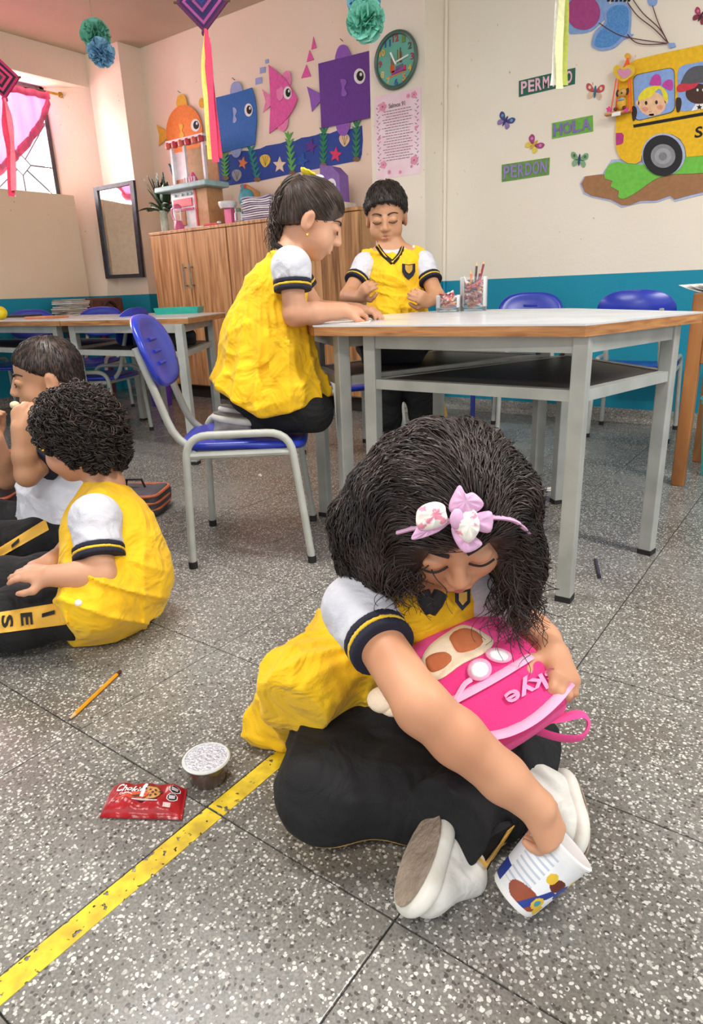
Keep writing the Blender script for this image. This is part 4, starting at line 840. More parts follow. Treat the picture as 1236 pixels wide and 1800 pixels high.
class SDF:
    BIG = .06
    def __init__(s, lo, hi, h):
        s.h = h; s.lo = np.array(lo, np.float32); s.n = np.ceil((np.array(hi)-np.array(lo))/h).astype(int)+1
        s.v = np.full(tuple(s.n), s.BIG, np.float32)
        s.ax = [s.lo[i]+h*np.arange(s.n[i], dtype=np.float32) for i in range(3)]
    def sl(s, lo, hi):
        a = np.clip(np.floor((np.array(lo)-s.lo)/s.h).astype(int), 0, s.n); b = np.clip(np.ceil((np.array(hi)-s.lo)/s.h).astype(int)+1, 0, s.n)
        if np.any(b <= a): return None
        S = tuple(slice(a[i], b[i]) for i in range(3)); return S, s.ax[0][S[0]][:, None, None], s.ax[1][S[1]][None, :, None], s.ax[2][S[2]][None, None, :]
    def comb(s, S, d, k, op):
        v = s.v[S]
        if op == 'add':
            h = np.clip(.5+.5*(v-d)/k, 0, 1); s.v[S] = v*(1-h)+d*h-k*h*(1-h)
        else:
            d = -d; h = np.clip(.5-.5*(v-d)/k, 0, 1); s.v[S] = v*(1-h)+d*h+k*h*(1-h)
        return s
    def cone(s, a, ra, b, rb, k=.012, op='add'):
        a, b = np.array(a, np.float32), np.array(b, np.float32); m = max(ra, rb)+k+3*s.h
        q = s.sl(np.minimum(a, b)-m, np.maximum(a, b)+m)
        if q is None: return s
        S, X, Y, Z = q; d = b-a; L = float(d@d)+1e-12
        t = np.clip(((X-a[0])*d[0]+(Y-a[1])*d[1]+(Z-a[2])*d[2])/L, 0, 1)
        ds = np.sqrt((X-a[0]-t*d[0])**2+(Y-a[1]-t*d[1])**2+(Z-a[2]-t*d[2])**2)-(ra+(rb-ra)*t)
        return s.comb(S, ds.astype(np.float32), k, op)
    def chain(s, pts, rads, k=.012):
        for i in range(len(pts)-1): s.cone(pts[i], rads[i], pts[i+1], rads[i+1], k)
        return s
    def ell(s, c, r, B=None, k=.012, op='add'):
        c = np.array(c, np.float32); r = np.array(r if hasattr(r, '__len__') else (r, r, r), np.float32); m = float(r.max())+k+3*s.h
        q = s.sl(c-m, c+m)
        if q is None: return s
        S, X, Y, Z = q; X, Y, Z = X-c[0], Y-c[1], Z-c[2]
        if B is not None: B = np.array(B, np.float32); X, Y, Z = X*B[0][0]+Y*B[0][1]+Z*B[0][2], X*B[1][0]+Y*B[1][1]+Z*B[1][2], X*B[2][0]+Y*B[2][1]+Z*B[2][2]
        k0 = np.sqrt((X/r[0])**2+(Y/r[1])**2+(Z/r[2])**2); k1 = np.sqrt((X/r[0]**2)**2+(Y/r[1]**2)**2+(Z/r[2]**2)**2)+1e-9
        d = np.where(k0 < 1e-4, -r.min(), k0*(k0-1)/k1)
        return s.comb(S, d.astype(np.float32), k, op)
    def box(s, c, half, B=None, rnd=.01, k=.012, op='add'):
        c = np.array(c, np.float32); half = np.array(half, np.float32); m = float(np.linalg.norm(half))+k+3*s.h
        q = s.sl(c-m, c+m)
        if q is None: return s
        S, X, Y, Z = q; X, Y, Z = X-c[0], Y-c[1], Z-c[2]
        if B is not None: B = np.array(B, np.float32); X, Y, Z = X*B[0][0]+Y*B[0][1]+Z*B[0][2], X*B[1][0]+Y*B[1][1]+Z*B[1][2], X*B[2][0]+Y*B[2][1]+Z*B[2][2]
        qx, qy, qz = np.abs(X)-half[0]+rnd, np.abs(Y)-half[1]+rnd, np.abs(Z)-half[2]+rnd
        d = np.sqrt(np.maximum(qx, 0)**2+np.maximum(qy, 0)**2+np.maximum(qz, 0)**2)+np.minimum(np.maximum(qx, np.maximum(qy, qz)), 0)-rnd
        return s.comb(S, d.astype(np.float32), k, op)
    def cut(s, p, n, k=0):   # keep the side the normal points away from
        p, n = np.array(p, np.float32), unit(n).astype(np.float32)
        d = (s.ax[0]-p[0])[:, None, None]*n[0]+(s.ax[1]-p[1])[None, :, None]*n[1]+(s.ax[2]-p[2])[None, None, :]*n[2]
        if k: h = np.clip(.5-.5*(s.v-d)/k, 0, 1); s.v = s.v*(1-h)+d*h+k*h*(1-h)
        else: s.v = np.maximum(s.v, d)
        return s
    def disp(s, fn):
        I = np.nonzero(np.abs(s.v) < .03); P = np.stack([s.ax[i][I[i]] for i in range(3)], 1)
        s.v[I] += fn(P).astype(np.float32); return s
    def copy(s):
        c = SDF.__new__(SDF); c.h, c.lo, c.n, c.ax = s.h, s.lo, s.n, s.ax; c.v = s.v.copy(); return c
    def sample(s, P):
        g = (P-s.lo)/s.h; i = np.clip(np.floor(g).astype(int), 0, s.n-2); f = np.clip(g-i, 0, 1); out = 0
        for a in (0, 1):
            for b in (0, 1):
                for c in (0, 1):
                    out = out+s.v[i[:, 0]+a, i[:, 1]+b, i[:, 2]+c]*(f[:, 0] if a else 1-f[:, 0])*(f[:, 1] if b else 1-f[:, 1])*(f[:, 2] if c else 1-f[:, 2])
        return out
    def grad(s, P):
        e = s.h*1.5; G = np.stack([s.sample(P+np.eye(3)[i]*e)-s.sample(P-np.eye(3)[i]*e) for i in range(3)], 1); return G/(np.linalg.norm(G, axis=1, keepdims=True)+1e-9)
    def mesh(s, smooth=1):
        v = np.pad(s.v, 1, constant_values=s.BIG); ins = v < 0; n = np.array(v.shape)
        cnt = np.zeros(n-1, np.int8)
        for a in (0, 1):
            for b in (0, 1):
                for c in (0, 1): cnt += ins[a:n[0]-1+a, b:n[1]-1+b, c:n[2]-1+c]
        act = (cnt > 0) & (cnt < 8); I = np.argwhere(act); idx = np.full(tuple(n-1), -1, np.int64); idx[act] = np.arange(len(I))
        acc = np.zeros((len(I), 3)); num = np.zeros(len(I))
        cor = [(a, b, c) for a in (0, 1) for b in (0, 1) for c in (0, 1)]
        vals = {c: v[I[:, 0]+c[0], I[:, 1]+c[1], I[:, 2]+c[2]] for c in cor}
        for c in cor:
            for ax in range(3):
                if c[ax] == 1: continue
                d = list(c); d[ax] = 1; d = tuple(d); va, vb = vals[c], vals[d]; m = (va < 0) != (vb < 0)
                t = np.where(m, va/np.where(m, va-vb, 1), 0); p = np.array(c, float)[None, :].repeat(len(I), 0); p[:, ax] += t
                acc[m] += p[m]; num[m] += 1
        V = s.lo+s.h*(I+acc/num[:, None]-1.0)
        F = []
        for ax in range(3):
            b, c = (ax+1) % 3, (ax+2) % 3
            A = [slice(1, -1)]*3; A[ax] = slice(0, -1); B_ = [slice(1, -1)]*3; B_[ax] = slice(1, None)
            s0, s1 = ins[tuple(A)], ins[tuple(B_)]; E = np.argwhere(s0 != s1); fl = s0[E[:, 0], E[:, 1], E[:, 2]]
            off = np.ones(3, int); off[ax] = 0; E = E+off
            eb = np.zeros(3, int); eb[b] = 1; ec = np.zeros(3, int); ec[c] = 1
            def g(q): return idx[q[:, 0], q[:, 1], q[:, 2]]
            Q = np.stack([g(E-eb-ec), g(E-ec), g(E), g(E-eb)], 1); Q[~fl] = Q[~fl][:, ::-1]; F.append(Q)
        F = np.concatenate(F); F = F[(F >= 0).all(1)]
        for _ in range(smooth):
            S_ = np.zeros_like(V); c_ = np.zeros(len(V))
            for i in range(4):
                np.add.at(S_, F[:, i], V[F[:, (i+1) % 4]]); np.add.at(c_, F[:, i], 1)
            V = .45*V+.55*S_/np.maximum(c_, 1)[:, None]
        return V, F
def sdfobj(name, F, mat, parent, smooth=1, matfn=None):
    V, Q = F.mesh(smooth); me = bpy.data.meshes.new(name)
    me.vertices.add(len(V)); me.vertices.foreach_set('co', V.astype(np.float32).ravel())
    me.loops.add(Q.size); me.loops.foreach_set('vertex_index', Q.astype(np.int32).ravel())
    me.polygons.add(len(Q)); me.polygons.foreach_set('loop_start', np.arange(0, Q.size, 4, dtype=np.int32))
    try: me.polygons.foreach_set('loop_total', np.full(len(Q), 4, np.int32))
    except Exception: pass
    me.update(calc_edges=True)
    mi = None
    if matfn is not None: mi = matfn(V[Q].mean(1))
    return mkm(name, me, mat, parent, True, False, mi)

def strands(name, sets, mat, parent, sides=3):   # sets of (paths (n, m, 3), rad (m,)); one mesh of fine strands
    Vs, Qs, o = [], [], 0
    for paths, rad in sets:
        V, Q = _strand(paths, rad, sides); Vs.append(V); Qs.append(Q+o); o += len(V)
    V, Q = np.concatenate(Vs), np.concatenate(Qs); me = bpy.data.meshes.new(name)
    me.vertices.add(len(V)); me.vertices.foreach_set('co', V.astype(np.float32).ravel()); me.loops.add(Q.size); me.loops.foreach_set('vertex_index', Q.astype(np.int32).ravel())
    me.polygons.add(len(Q)); me.polygons.foreach_set('loop_start', np.arange(0, Q.size, 4, dtype=np.int32))
    try: me.polygons.foreach_set('loop_total', np.full(len(Q), 4, np.int32))
    except Exception: pass
    me.update(calc_edges=True); o = mkm(name, me, mat, parent, True); o['kind'] = 'stuff'; return o
def _strand(paths, rad, sides):
    n, m, _ = paths.shape; T = np.gradient(paths, axis=1); T /= np.linalg.norm(T, axis=2, keepdims=True)+1e-9
    ref = RNG.normal(size=(n, 1, 3)); A = np.cross(T, ref); A /= np.linalg.norm(A, axis=2, keepdims=True)+1e-9; B = np.cross(T, A)
    r = np.broadcast_to(np.asarray(rad), (n, m))[..., None]
    V = np.stack([paths+r*(math.cos(2*math.pi*k/sides)*A+math.sin(2*math.pi*k/sides)*B) for k in range(sides)], 2).reshape(-1, 3)
    base = (np.arange(n)[:, None]*m+np.arange(m-1)[None, :])*sides; Fs = []
    for k in range(sides):
        k2 = (k+1) % sides; Fs.append(np.stack([base+k, base+k2, base+sides+k2, base+sides+k], 2).reshape(-1, 4))
    return V, np.concatenate(Fs)
def groom(F, P, dirfn, steps, step, lift=.002, amp=.003, freq=60., amp_n=None, var=.25):
    P = P.copy(); n = len(P); out = np.zeros((n, steps, 3)); ph = RNG.uniform(0, 6.28, n); fq = freq*RNG.uniform(1-var, 1+var, n); am = amp*RNG.uniform(.4, 1.2, n); lf = lift*RNG.uniform(.3, 1.6, n)
    for i in range(steps):
        N = F.grad(P); D = dirfn(P, N, i/steps); T = D-(D*N).sum(1, keepdims=True)*N; T /= np.linalg.norm(T, axis=1, keepdims=True)+1e-9
        P = P-N*(F.sample(P)-lf)[:, None].clip(-.01, .01); S = np.cross(N, T); a = ph+fq*step*i; g = min(1, i/4)*(.55+1.0*i/steps)
        out[:, i] = P+S*(am*np.sin(a)*g)[:, None]+N*((am if amp_n is None else am*amp_n)*np.cos(a)*g)[:, None]
        P = P+T*step
    return out
def hair_cap(hd, t, side=1.0, h=.004, nape=-.040, tilt=.5, fz=-.045, fr=(.070, .070, .088), lump=0, ty=None):
    q = hd.s; ty = t if ty is None else ty; F = SDF(hd.c-.15, hd.c+.15, h)
    F.ell(hd.p(0, -.014, .033), (np.array((.073, .088, .076))+np.array((t*side, ty, t)))*q, hd.B, .01)
    F.ell(hd.p(0, -.045, -.02), (np.array((.060, .050, .055))+t*side)*q, hd.B, .02)
    F.ell(hd.p(0, .088, fz), np.array(fr)*q, hd.B, .012, op='sub')
    F.cut(hd.p(0, -.03, nape), -hd.u+tilt*hd.f, .006)
    for sx in (-1, 1): F.ell(hd.p(sx*.085, .006, -.022), np.array((.02, .022, .034))*q, hd.B, .006, op='sub')
    if lump: F.disp(lambda P: -lump*np.sin(190*P[:, 0]+70*P[:, 2])*np.sin(170*P[:, 1]+90*P[:, 2]))
    return F
def not_face(hd): return lambda P: ~((((P-hd.c)@hd.f) > .045*hd.s) & (((P-hd.c)@hd.u) < .048*hd.s))
def surf_points(F, n, keep=None):
    I = np.argwhere(np.abs(F.v) < F.h*.8); P = F.lo+I*F.h
    if keep is not None: P = P[keep(P)]
    return P[RNG.choice(len(P), n, replace=len(P) < n)]+RNG.uniform(-.5, .5, (n, 3))*F.h

# ------------------------------------------------------------------ anatomy
def basis(fwd, up):
    f = unit(fwd); u = np.array(up, float); u = unit(u-f*(u@f)); r = np.cross(f, u); return r, f, u   # her right, forward, up
class Head:
    def __init__(s, c, fwd, up, sc=.92): s.c = np.array(c, float); s.r, s.f, s.u = basis(fwd, up); s.s = sc; s.B = np.stack([s.r, s.f, s.u])
    def p(s, x, y, z): return s.c+s.s*(x*s.r+y*s.f+z*s.u)
    def sculpt(s, F, k=.012):
        q = s.s
        F.ell(s.p(0, -.012, .030), np.array((.073, .088, .076))*q, s.B, .01)
        F.ell(s.p(0, .018, -.030), np.array((.058, .064, .070))*q, s.B, .025*q)
        F.ell(s.p(0, .046, -.082), np.array((.024, .020, .018))*q, s.B, .022*q)
        for sx in (-1, 1):
            F.ell(s.p(sx*.034, .047, -.040), np.array((.026, .024, .028))*q, s.B, .022*q)
            F.ell(s.p(sx*.031, .081, .004), np.array((.017, .012, .010))*q, s.B, .008*q, op='sub')
            F.ell(s.p(sx*.030, .0705, .002), np.array((.0165, .0125, .0125))*q, s.B, .004*q)
            F.ell(s.p(sx*.072, -.010, -.012), np.array((.010, .019, .031))*q, np.stack([unit(s.r*sx+s.f*-.35), unit(s.f+s.r*.35*sx), s.u]), .006*q)
            F.ell(s.p(sx*.083, .000, -.010), np.array((.006, .010, .018))*q, s.B, .004*q, op='sub')
            F.ell(s.p(sx*.010, .086, -.030), np.array((.0075, .0075, .0065))*q, s.B, .006*q)
        F.cone(s.p(0, .078, .008), .007*q, s.p(0, .094, -.025), .0095*q, .012*q)
        F.ell(s.p(0, .075, -.056), np.array((.022, .010, .011))*q, s.B, .012*q)
        F.cone(s.p(-.015, .080, -.050), .0045*q, s.p(.015, .080, -.050), .0045*q, .005*q); F.cone(s.p(-.013, .079, -.062), .005*q, s.p(.013, .079, -.062), .005*q, .005*q)
        F.cone(s.p(-.014, .083, -.0565), .0022*q, s.p(.014, .083, -.0565), .0022*q, .003*q, op='sub')
    def face(s, body, parent, lashmat, lipmat, open_=0.0, browmat=None, brow_y=.021):
        q = s.s
        for sx in (-1, 1):
            arc = [s.p(sx*x, .0825-.9*abs(x-.030)**1.4*1.1, z) for x, z in ((.014, -.004), (.021, -.0075), (.030, -.0092), (.039, -.0075), (.047, -.002))]
            MB().tube(crom(arc, 4, False), [.0016*q]*17, 6).build('eyelash', lashmat, parent, smooth=True)
            if open_: MB().ball(s.p(sx*.030, .0775, .0), np.array((.011, .006, .006*open_+.002))*q, 12, R=s.B.T).build('eye', M('eye_dark', '1c120e', .15), parent, smooth=True)
            b = [s.p(sx*x, y, z) for x, y, z in ((.012, .0795, brow_y-.001), (.024, .0775, brow_y+.004), (.038, .0695, brow_y+.004), (.050, .0570, brow_y-.002))]
            MB().tube(crom(b, 4, False), list(np.linspace(.0030, .0012, 13)*q), 6, flat=1.0).build('eyebrow', browmat or lashmat, parent, smooth=True)
        up = [s.p(x, .0845-.42*abs(x), z) for x, z in ((-.019, -.0565), (-.009, -.0515), (0, -.0528), (.009, -.0515), (.019, -.0565))]
        lo = [s.p(x, .0835-.42*abs(x), z) for x, z in ((-.018, -.0575), (-.008, -.0625), (0, -.0638), (.008, -.0625), (.018, -.0575))]
        MB().tube(crom(up, 4, False), list(np.array([.0012]+[.0032]*15+[.0012])*q), 6).tube(crom(lo, 4, False), list(np.array([.0012]+[.0042]*15+[.0012])*q), 6).build('lips', lipmat, parent, smooth=True)
def hand(F, wrist, d, back, thumb_side, sc=1.0, curl=(.25, .35, .25), spread=.10, tcurl=.3, tout=.75, k=.005):
    """d: wrist to knuckles, back: out of the back of the hand, thumb_side: +1/-1 along cross(d, back)"""
    d = unit(d); b = np.array(back, float); b = unit(b-d*(b@d)); sd = np.cross(d, b)*thumb_side; w = np.array(wrist, float)
    kn = []
    for i, (o, L) in enumerate(((.019, .050), (.0065, .053), (-.006, .050), (-.018, .045))):
        q = w+sc*(d*L+sd*o); kn.append(q); F.cone(w+sc*(sd*o*.55), .0125*sc, q, .0095*sc, .010*sc)
    F.ell(w+sc*(d*.026), np.array((.024, .029, .013))*sc, np.stack([sd, d, b]), .010*sc)
    tips = []
    for i, (q, L) in enumerate(zip(kn, (.041, .046, .042, .034))):
        a = 0; p = q; dd = unit(d+sd*spread*(1.5-i)); rr = .0072*sc*(1 if i < 3 else .88)
        for j, fr in enumerate((.44, .32, .24)):
            a += curl[j]*(1+.06*i); v = dd*math.cos(a)-b*math.sin(a); p2 = p+v*L*fr*1.12*sc
            F.cone(p, rr, p2, rr*.93, k*sc if j else .006*sc); p = p2; rr *= .93
        tips.append(p)
    t0 = w+sc*(d*.012+sd*.016-b*.004); t1 = t0+sc*.030*unit(d*(1.15-tout)+sd*tout-b*.25); t2 = t1+sc*.022*unit(d*(1.3-tout*.5)+sd*(.5*tout-tcurl)-b*(.2+tcurl*.6)); t3 = t2+sc*.017*unit(d*1.0+sd*(.2*tout-tcurl)-b*(.2+tcurl*.8))
    F.cone(t0, .0125*sc, t1, .0098*sc, .012*sc); F.cone(t1, .0092*sc, t2, .0082*sc, .005*sc); F.cone(t2, .0080*sc, t3, .0066*sc, .004*sc)
    return tips, t3
m_skinA = M('skin_warm', 'd09a78', .55, 'c48a68', 9, sss=.12); m_skinB = M('skin_tan', 'cc9a7c', .55, 'c08a6c', 9, sss=.12); m_skinC = M('skin_olive', 'c4926f', .55, 'b68362', 9, sss=.12)
m_lip = M('lips', 'b0685c', .45, 'a45c52'); m_lash = M('lash_black', '1a1310', .6); m_nail = M('nail', 'e6b8a4', .3)
m_hairA = M('hair_black', '40322e', .40, '1c1514', 22); m_hairB = M('hair_brown', '4a382f', .45, '2f231d', 60); m_hairC = M('hair_dark', '2e2420', .5, '1b1412', 60)
def clothmat(name, c1, c2, sheen=.1, **kw): return M(name, c1, .85, c2, 10, bump=.18, bscale=420, sheen=sheen, **kw)
m_yel = clothmat('pinafore_yellow', 'f5c410', 'ecb80a', wrinkle=.55); m_wht = clothmat('polo_white', 'd0d0d9', 'c6c7d1', wrinkle=.4); m_blk = clothmat('tracksuit_black', '141417', '0d0d10', sheen=0, wrinkle=.5); m_nav = clothmat('rib_navy', '1d1f33', '15172a', sheen=0); m_gold = clothmat('rib_gold', 'e8c232', 'd8b024'); m_strip = clothmat('stripe_gold', 'e6b44a', 'd8a238')
def sleeve(parent, sh, el, t1, r0, r1, h, bands=True, puff=.004, mat=None):
    sh, el = np.array(sh, float), np.array(el, float); ax = unit(el-sh); L = np.linalg.norm(el-sh)*t1; e = sh+ax*L
    lo, hi = np.minimum(sh, e)-r0-.03, np.maximum(sh, e)+r0+.03
    F = SDF(lo, hi, h).ell(sh, r0*1.02, None, .01).cone(sh, r0, e+ax*.03, r1, .02)
    ref = unit(np.cross(ax, (0.3, .2, 1)))
    ref2 = np.cross(ax, ref)
    def fold(P): q = P-sh; a = np.arctan2(q@ref2, q@ref); t = (q@ax)/L; return crease(P, puff*.9, 60, int(abs(sh[0])*100) % 17, 3, ax)*np.clip(.35+t, 0, 1)
    F.disp(fold); G = F.copy(); F.cut(e-ax*.026 if bands else e, ax); sdfobj('sleeve', F, mat or m_wht, parent)
    if bands:
        G = SDF(lo, hi, h*.8).cone(sh, r0+.002, e+ax*.04, r1+.0025, .02)
        for a_, b_, m_ in ((.027, .0165, m_nav), (.0165, .0105, m_gold), (.0105, .0, m_nav)):
            H = G.copy().cut(e-ax*a_, -ax).cut(e-ax*b_, ax); sdfobj('cuff_band', H, m_, parent, 0)
    return e
# ================================================================== the girl on the floor in front
gA = thing('person', 'girl with long curly dark hair and bow sitting cross-legged on the floor', 'person', (-.555, .83, 0))
pel = np.array((-.555, .83, .10)); hipR, hipL = np.array((-.605, .775, .095)), np.array((-.505, .875, .095))
kneeR, kneeL = onz(572, 1388, .066), np.array((-.300, .785, .075)); ankR, ankL = np.array((-.285, .69, .05)), at(800, 1425, .845)
chest, neck = np.array((-.462, .745, .27)), np.array((-.425, .715, .352))
shR, shL = np.array((-.480, .640, .322)), np.array((-.378, .79, .312))
elR, wrR = at(742, 1243, .735), at(945, 1420, .752)
elL, wrL = at(935, 1112, .99), at(974, 1152, .895)
hA = Head(at(788, 905, .845), (.53, -.63, -.57), (.353-.10, -.445-.09, .82), .93)
F = SDF((-.70, .44, 0), (-.10, 1.0, .58), .0025)
hA.sculpt(F)
F.chain([hA.p(0, -.03, -.045), neck, chest], [.038, .036, .07], .02)
F.chain([chest, pel], [.075, .075], .03); F.cone(neck-np.array((0, 0, .015)), .03, shR, .036, .02).cone(neck-np.array((0, 0, .015)), .03, shL, .036, .02)
F.chain([shR, elR], [.030, .030], .012).chain([elR, lerp(elR, wrR, .3), lerp(elR, wrR, .7), wrR], [.030, .0305, .0265, .021], .012)
F.chain([shL, elL], [.029, .029], .012).chain([elL, lerp(elL, wrL, .4), wrL], [.029, .028, .021], .012)
F.chain([hipR, kneeR, ankR], [.055, .042, .028], .02).chain([hipL, kneeL, ankL], [.055, .040, .028], .02)
# her right hand closes on the rim of the cup; her left hand pinches the bag's corner
dR = at(985, 1500, .765)-wrR
hand(F, wrR, dR, at(1040, 1430, .70)-wrR, -1, .88, (.75, .75, .5), .06, .5, .55)
dL = at(1004, 1215, .835)-wrL
hand(F, wrL, dL, unit(_R*.35+_U*.15-_f*.9), 1, .92, (.55, .9, .6), .10, .15, .85)
sdfobj('body', F, m_skinA, gA, 1)
hA.face(None, gA, m_lash, m_lip)

# trousers
T = SDF((-.72, .44, 0), (-.12, 1.02, .30), .004)
T2 = T.copy()
T.chain([hipR, kneeR], [.078, .064], .03).chain([kneeR, lerp(kneeR, ankR, .55), ankR], [.064, .054, .048], .03)
T2.chain([hipL, kneeL], [.074, .056], .03).chain([kneeL, lerp(kneeL, ankL, .5), ankL+unit(ankL-kneeL)*.02], [.055, .050, .055], .02)
T2.cut(ankL+unit(ankL-kneeL)*.028, unit(ankL-kneeL))
T.ell(pel, (.12, .12, .10), None, .03).ell(lerp(pel, (kneeR+kneeL)/2, .45)-np.array((0, 0, .01)), (.12, .12, .085), None, .03); T.v = np.minimum(T.v, T2.v)
def tf(P):
    d = P-kneeR
    return crease(P, .008, 30, 9)-.0020*np.sin(55*(P[:, 0]*.6+P[:, 2]*1.1)+3*np.sin(14*P[:, 1]))*np.exp(-((d**2).sum(1))/.03)-.003*np.sin(70*((P-ankL)@unit(kneeL-ankL))+9*P[:, 0])*np.exp(-((P-ankL)**2).sum(1)/.012)
T.disp(tf); T.cut((0, 0, .003), (0, 0, -1))
def stripe_fn(C):   # gold piping low on the outside of the right leg
    return ((np.abs(C[:, 2]-.016) < .0085) & (C[:, 1] < .66)).astype(np.int32)
sdfobj('trousers', T, [m_blk, m_strip], gA, 1, stripe_fn)
# flared hem corner of the left trouser leg showing its gold stripe
tip = onz(850, 1543, .004); c1, c2 = at(900, 1450, .84), at(815, 1500, .815)
MB().prism([tip, c1, lerp(c1, at(850, 1440, .84), .8), c2], unit(_f)*.010).build('hem_flap', m_blk, gA)
MB().prism([tip+np.array((-.002, 0, 0)), at(905, 1452, .838), at(893, 1462, .835), at(858, 1520, .815), at(835, 1500, .81), onz(828, 1545, .003)], unit(_f)*.003).build('hem_stripe', m_strip, gA)

# pinafore: bodice and gathered skirt
B_ = SDF((-.80, .52, 0), (-.24, 1.06, .42), .0035)
wst = lerp(pel, chest, .42)
B_.chain([lerp(pel, chest, .3), chest], [.095, .092], .03).cone(chest, .088, lerp(chest, neck, .62), .062, .03)
for s_ in (shR, shL): B_.cone(chest+(neck-chest)*.3, .06, lerp(neck, s_, .92)-np.array((0, 0, .002)), .043, .025)
B_.disp(lambda P: crease(P, .008, 40, 5)); B_.cut(lerp(neck, hA.c, .10), unit(neck-chest)+.3*hA.f*-1, .006)
sdfobj('bodice', B_, m_yel, gA, 1)
S = SDF((-.82, .50, 0), (-.20, 1.10, .36), .0035)
rt = unit(kneeR-kneeL)
S.chain([lerp(pel, chest, .62), lerp(pel, chest, .2), pel], [.100, .135, .155], .04)
lob = at(528, 1205, .94)
S.cone(lerp(pel, chest, .45)+rt*.05, .085, lob, .052, .04).cone(lob, .052, np.array((-.668, .70, .045)), .052, .04).cone(np.array((-.668, .70, .045)), .048, np.array((-.690, .664, .022)), .036, .03).cone(pel, .12, np.array((-.66, .90, .05)), .07, .05)
axs = unit(chest-pel); sx_ = unit(np.cross(axs, (0, 1, .2))); sy_ = np.cross(axs, sx_)
def sf(P):
    q = P-pel; a = np.arctan2(q@sy_, q@sx_); t = q@axs; g = np.clip(1-(t/.22), .2, 1)
    r1 = (1-np.abs(np.sin(7.5*a+.8*np.sin(3*a+2)+6*t)))**1.5-.35
    return -.011*r1*g-.004*((1-np.abs(np.sin(17*a+9*t)))**1.3-.35)*np.clip((t+.02)/.1, .2, 1)+crease(P, .011, 26, 3, 4)
S.disp(sf)
h0, h1, h2 = np.array((-.648, .620, .0)), at(565, 1272, .92), at(690, 1300, .885)
nrm = np.cross(h1-h0, h2-h0); nrm = unit(nrm); nrm = nrm if nrm@(kneeR-pel) > 0 else -nrm
S.cut(h1, nrm).cut((0, 0, .002), (0, 0, -1))
sdfobj('skirt', S, m_yel, gA, 1)
# polo collar V, sleeves and crest
sleeve(gA, lerp(shR, elR, .05), elR, .46, .0425, .039, .003, True, .006)
sleeve(gA, shL, elL, .60, .043, .039, .003, True, .005)
vb = chest+hA.f*.0
def onchest(px, py, dep): return at(px, py, dep)
for (a_, b_, m_, r_) in (((742, 1040, .845), (757, 1078, .842), m_blk, .010), ((775, 1042, .85), (757, 1078, .842), m_blk, .010)):
    MB().tube([at(*a_), lerp(at(*a_), at(*b_), .5), at(*b_)], [r_, r_, r_*.7], 8).build('collar', m_, gA, smooth=True)
cr = [at(*p) for p in ((800, 1035, .865), (826, 1030, .868), (826, 1058, .862), (812, 1073, .858), (800, 1058, .862))]
MB().prism(cr, -unit(_f)*.004).build('crest', m_nav, gA); MB().prism([lerp(p, sum(cr)/5, .45)-unit(_f)*.004 for p in cr], -unit(_f)*.001).build('crest_emblem', M('crest_gold', 'c89a3c', .6), gA)

# shoes
def shoe(parent, heel, toe, up, L=.165, mats=None, h=.003, sc=1.0):
    heel, toe = np.array(heel, float), np.array(toe, float); f = unit(toe-heel); u = np.array(up, float); u = unit(u-f*(u@f)); r = np.cross(f, u); B = np.stack([f, r, u]); c = (heel+toe)/2; q = L*sc
    lo, hi = c-q*.85, c+q*.85
    So = SDF(lo, hi, h); 
    for t, w_ in ((-.30, .030), (-.1, .028), (.12, .033), (.30, .033)): So.ell(c+f*t*q, np.array((.26*q, w_*sc*1.05, .017*sc)), B, .02)
    So.cut(c-u*.013*sc, -u, .004).cut(c+u*.012*sc, u, .004)
    Up = SDF(lo, hi, h)
    Up.ell(c+f*.16*q+u*.018*sc, np.array((.31*q, .034*sc, .030*sc)), B, .02).ell(c-f*.26*q+u*.030*sc, np.array((.20*q, .030*sc, .042*sc)), B, .03).cone(c+f*.1*q+u*.035*sc, .024*sc, c-f*.2*q+u*.068*sc, .030*sc, .02)
    Up.cut(c+u*.008*sc, -u)
    Up.disp(lambda P: -.0016*np.sin(120*((P-c)@f)+30*((P-c)@u))*np.clip(((P-c)@u-.02)/.02, 0, 1))
    m1, m2, m3 = mats; s0 = sdfobj('shoe', Up, m1, parent); sdfobj('sole', So, m2, s0, 1, None)
    MB().prism([c-u*.0135*sc+f*.56*q*math.cos(a)*.92+r*.031*sc*math.sin(a) for a in np.linspace(0, 6.28, 25)[:-1]], -u*.002).build('outsole', m3, s0)
    for k in range(4):
        p = c+f*(.22-.09*k)*q+u*(.047+.008*k)*sc; MB().tube([p-r*.017*sc, p+u*.005*sc, p+r*.017*sc], .0022*sc, 6).build('lace', m2, s0, smooth=True)
    return s0
m_shw = M('shoe_leather_white', 'dddcd7', .5, 'cfcdc6', 20, bump=.15, bscale=90, wrinkle=.3); m_shs = M('shoe_sole_white', 'e2e1da', .5, 'd2cfc4', 25); m_out = M('dirty_outsole', 'a39383', .85, '8d7d6e', 30, bump=.6, bscale=120)
left = -_R; shoe(gA, at(768, 1462, .83), at(728, 1575, .78), -(left*.72+np.array((.5, -.86, 0))*.66+np.array((0, 0, .10))), .125, sc=.92, mats= (m_shw, m_shs, m_out))
shoe(gA, at(985, 1370, .93), at(1010, 1490, .845), unit(np.array((-.75, -.35, .45))), .135, sc=.85, mats=(m_shw, m_shs, m_out))

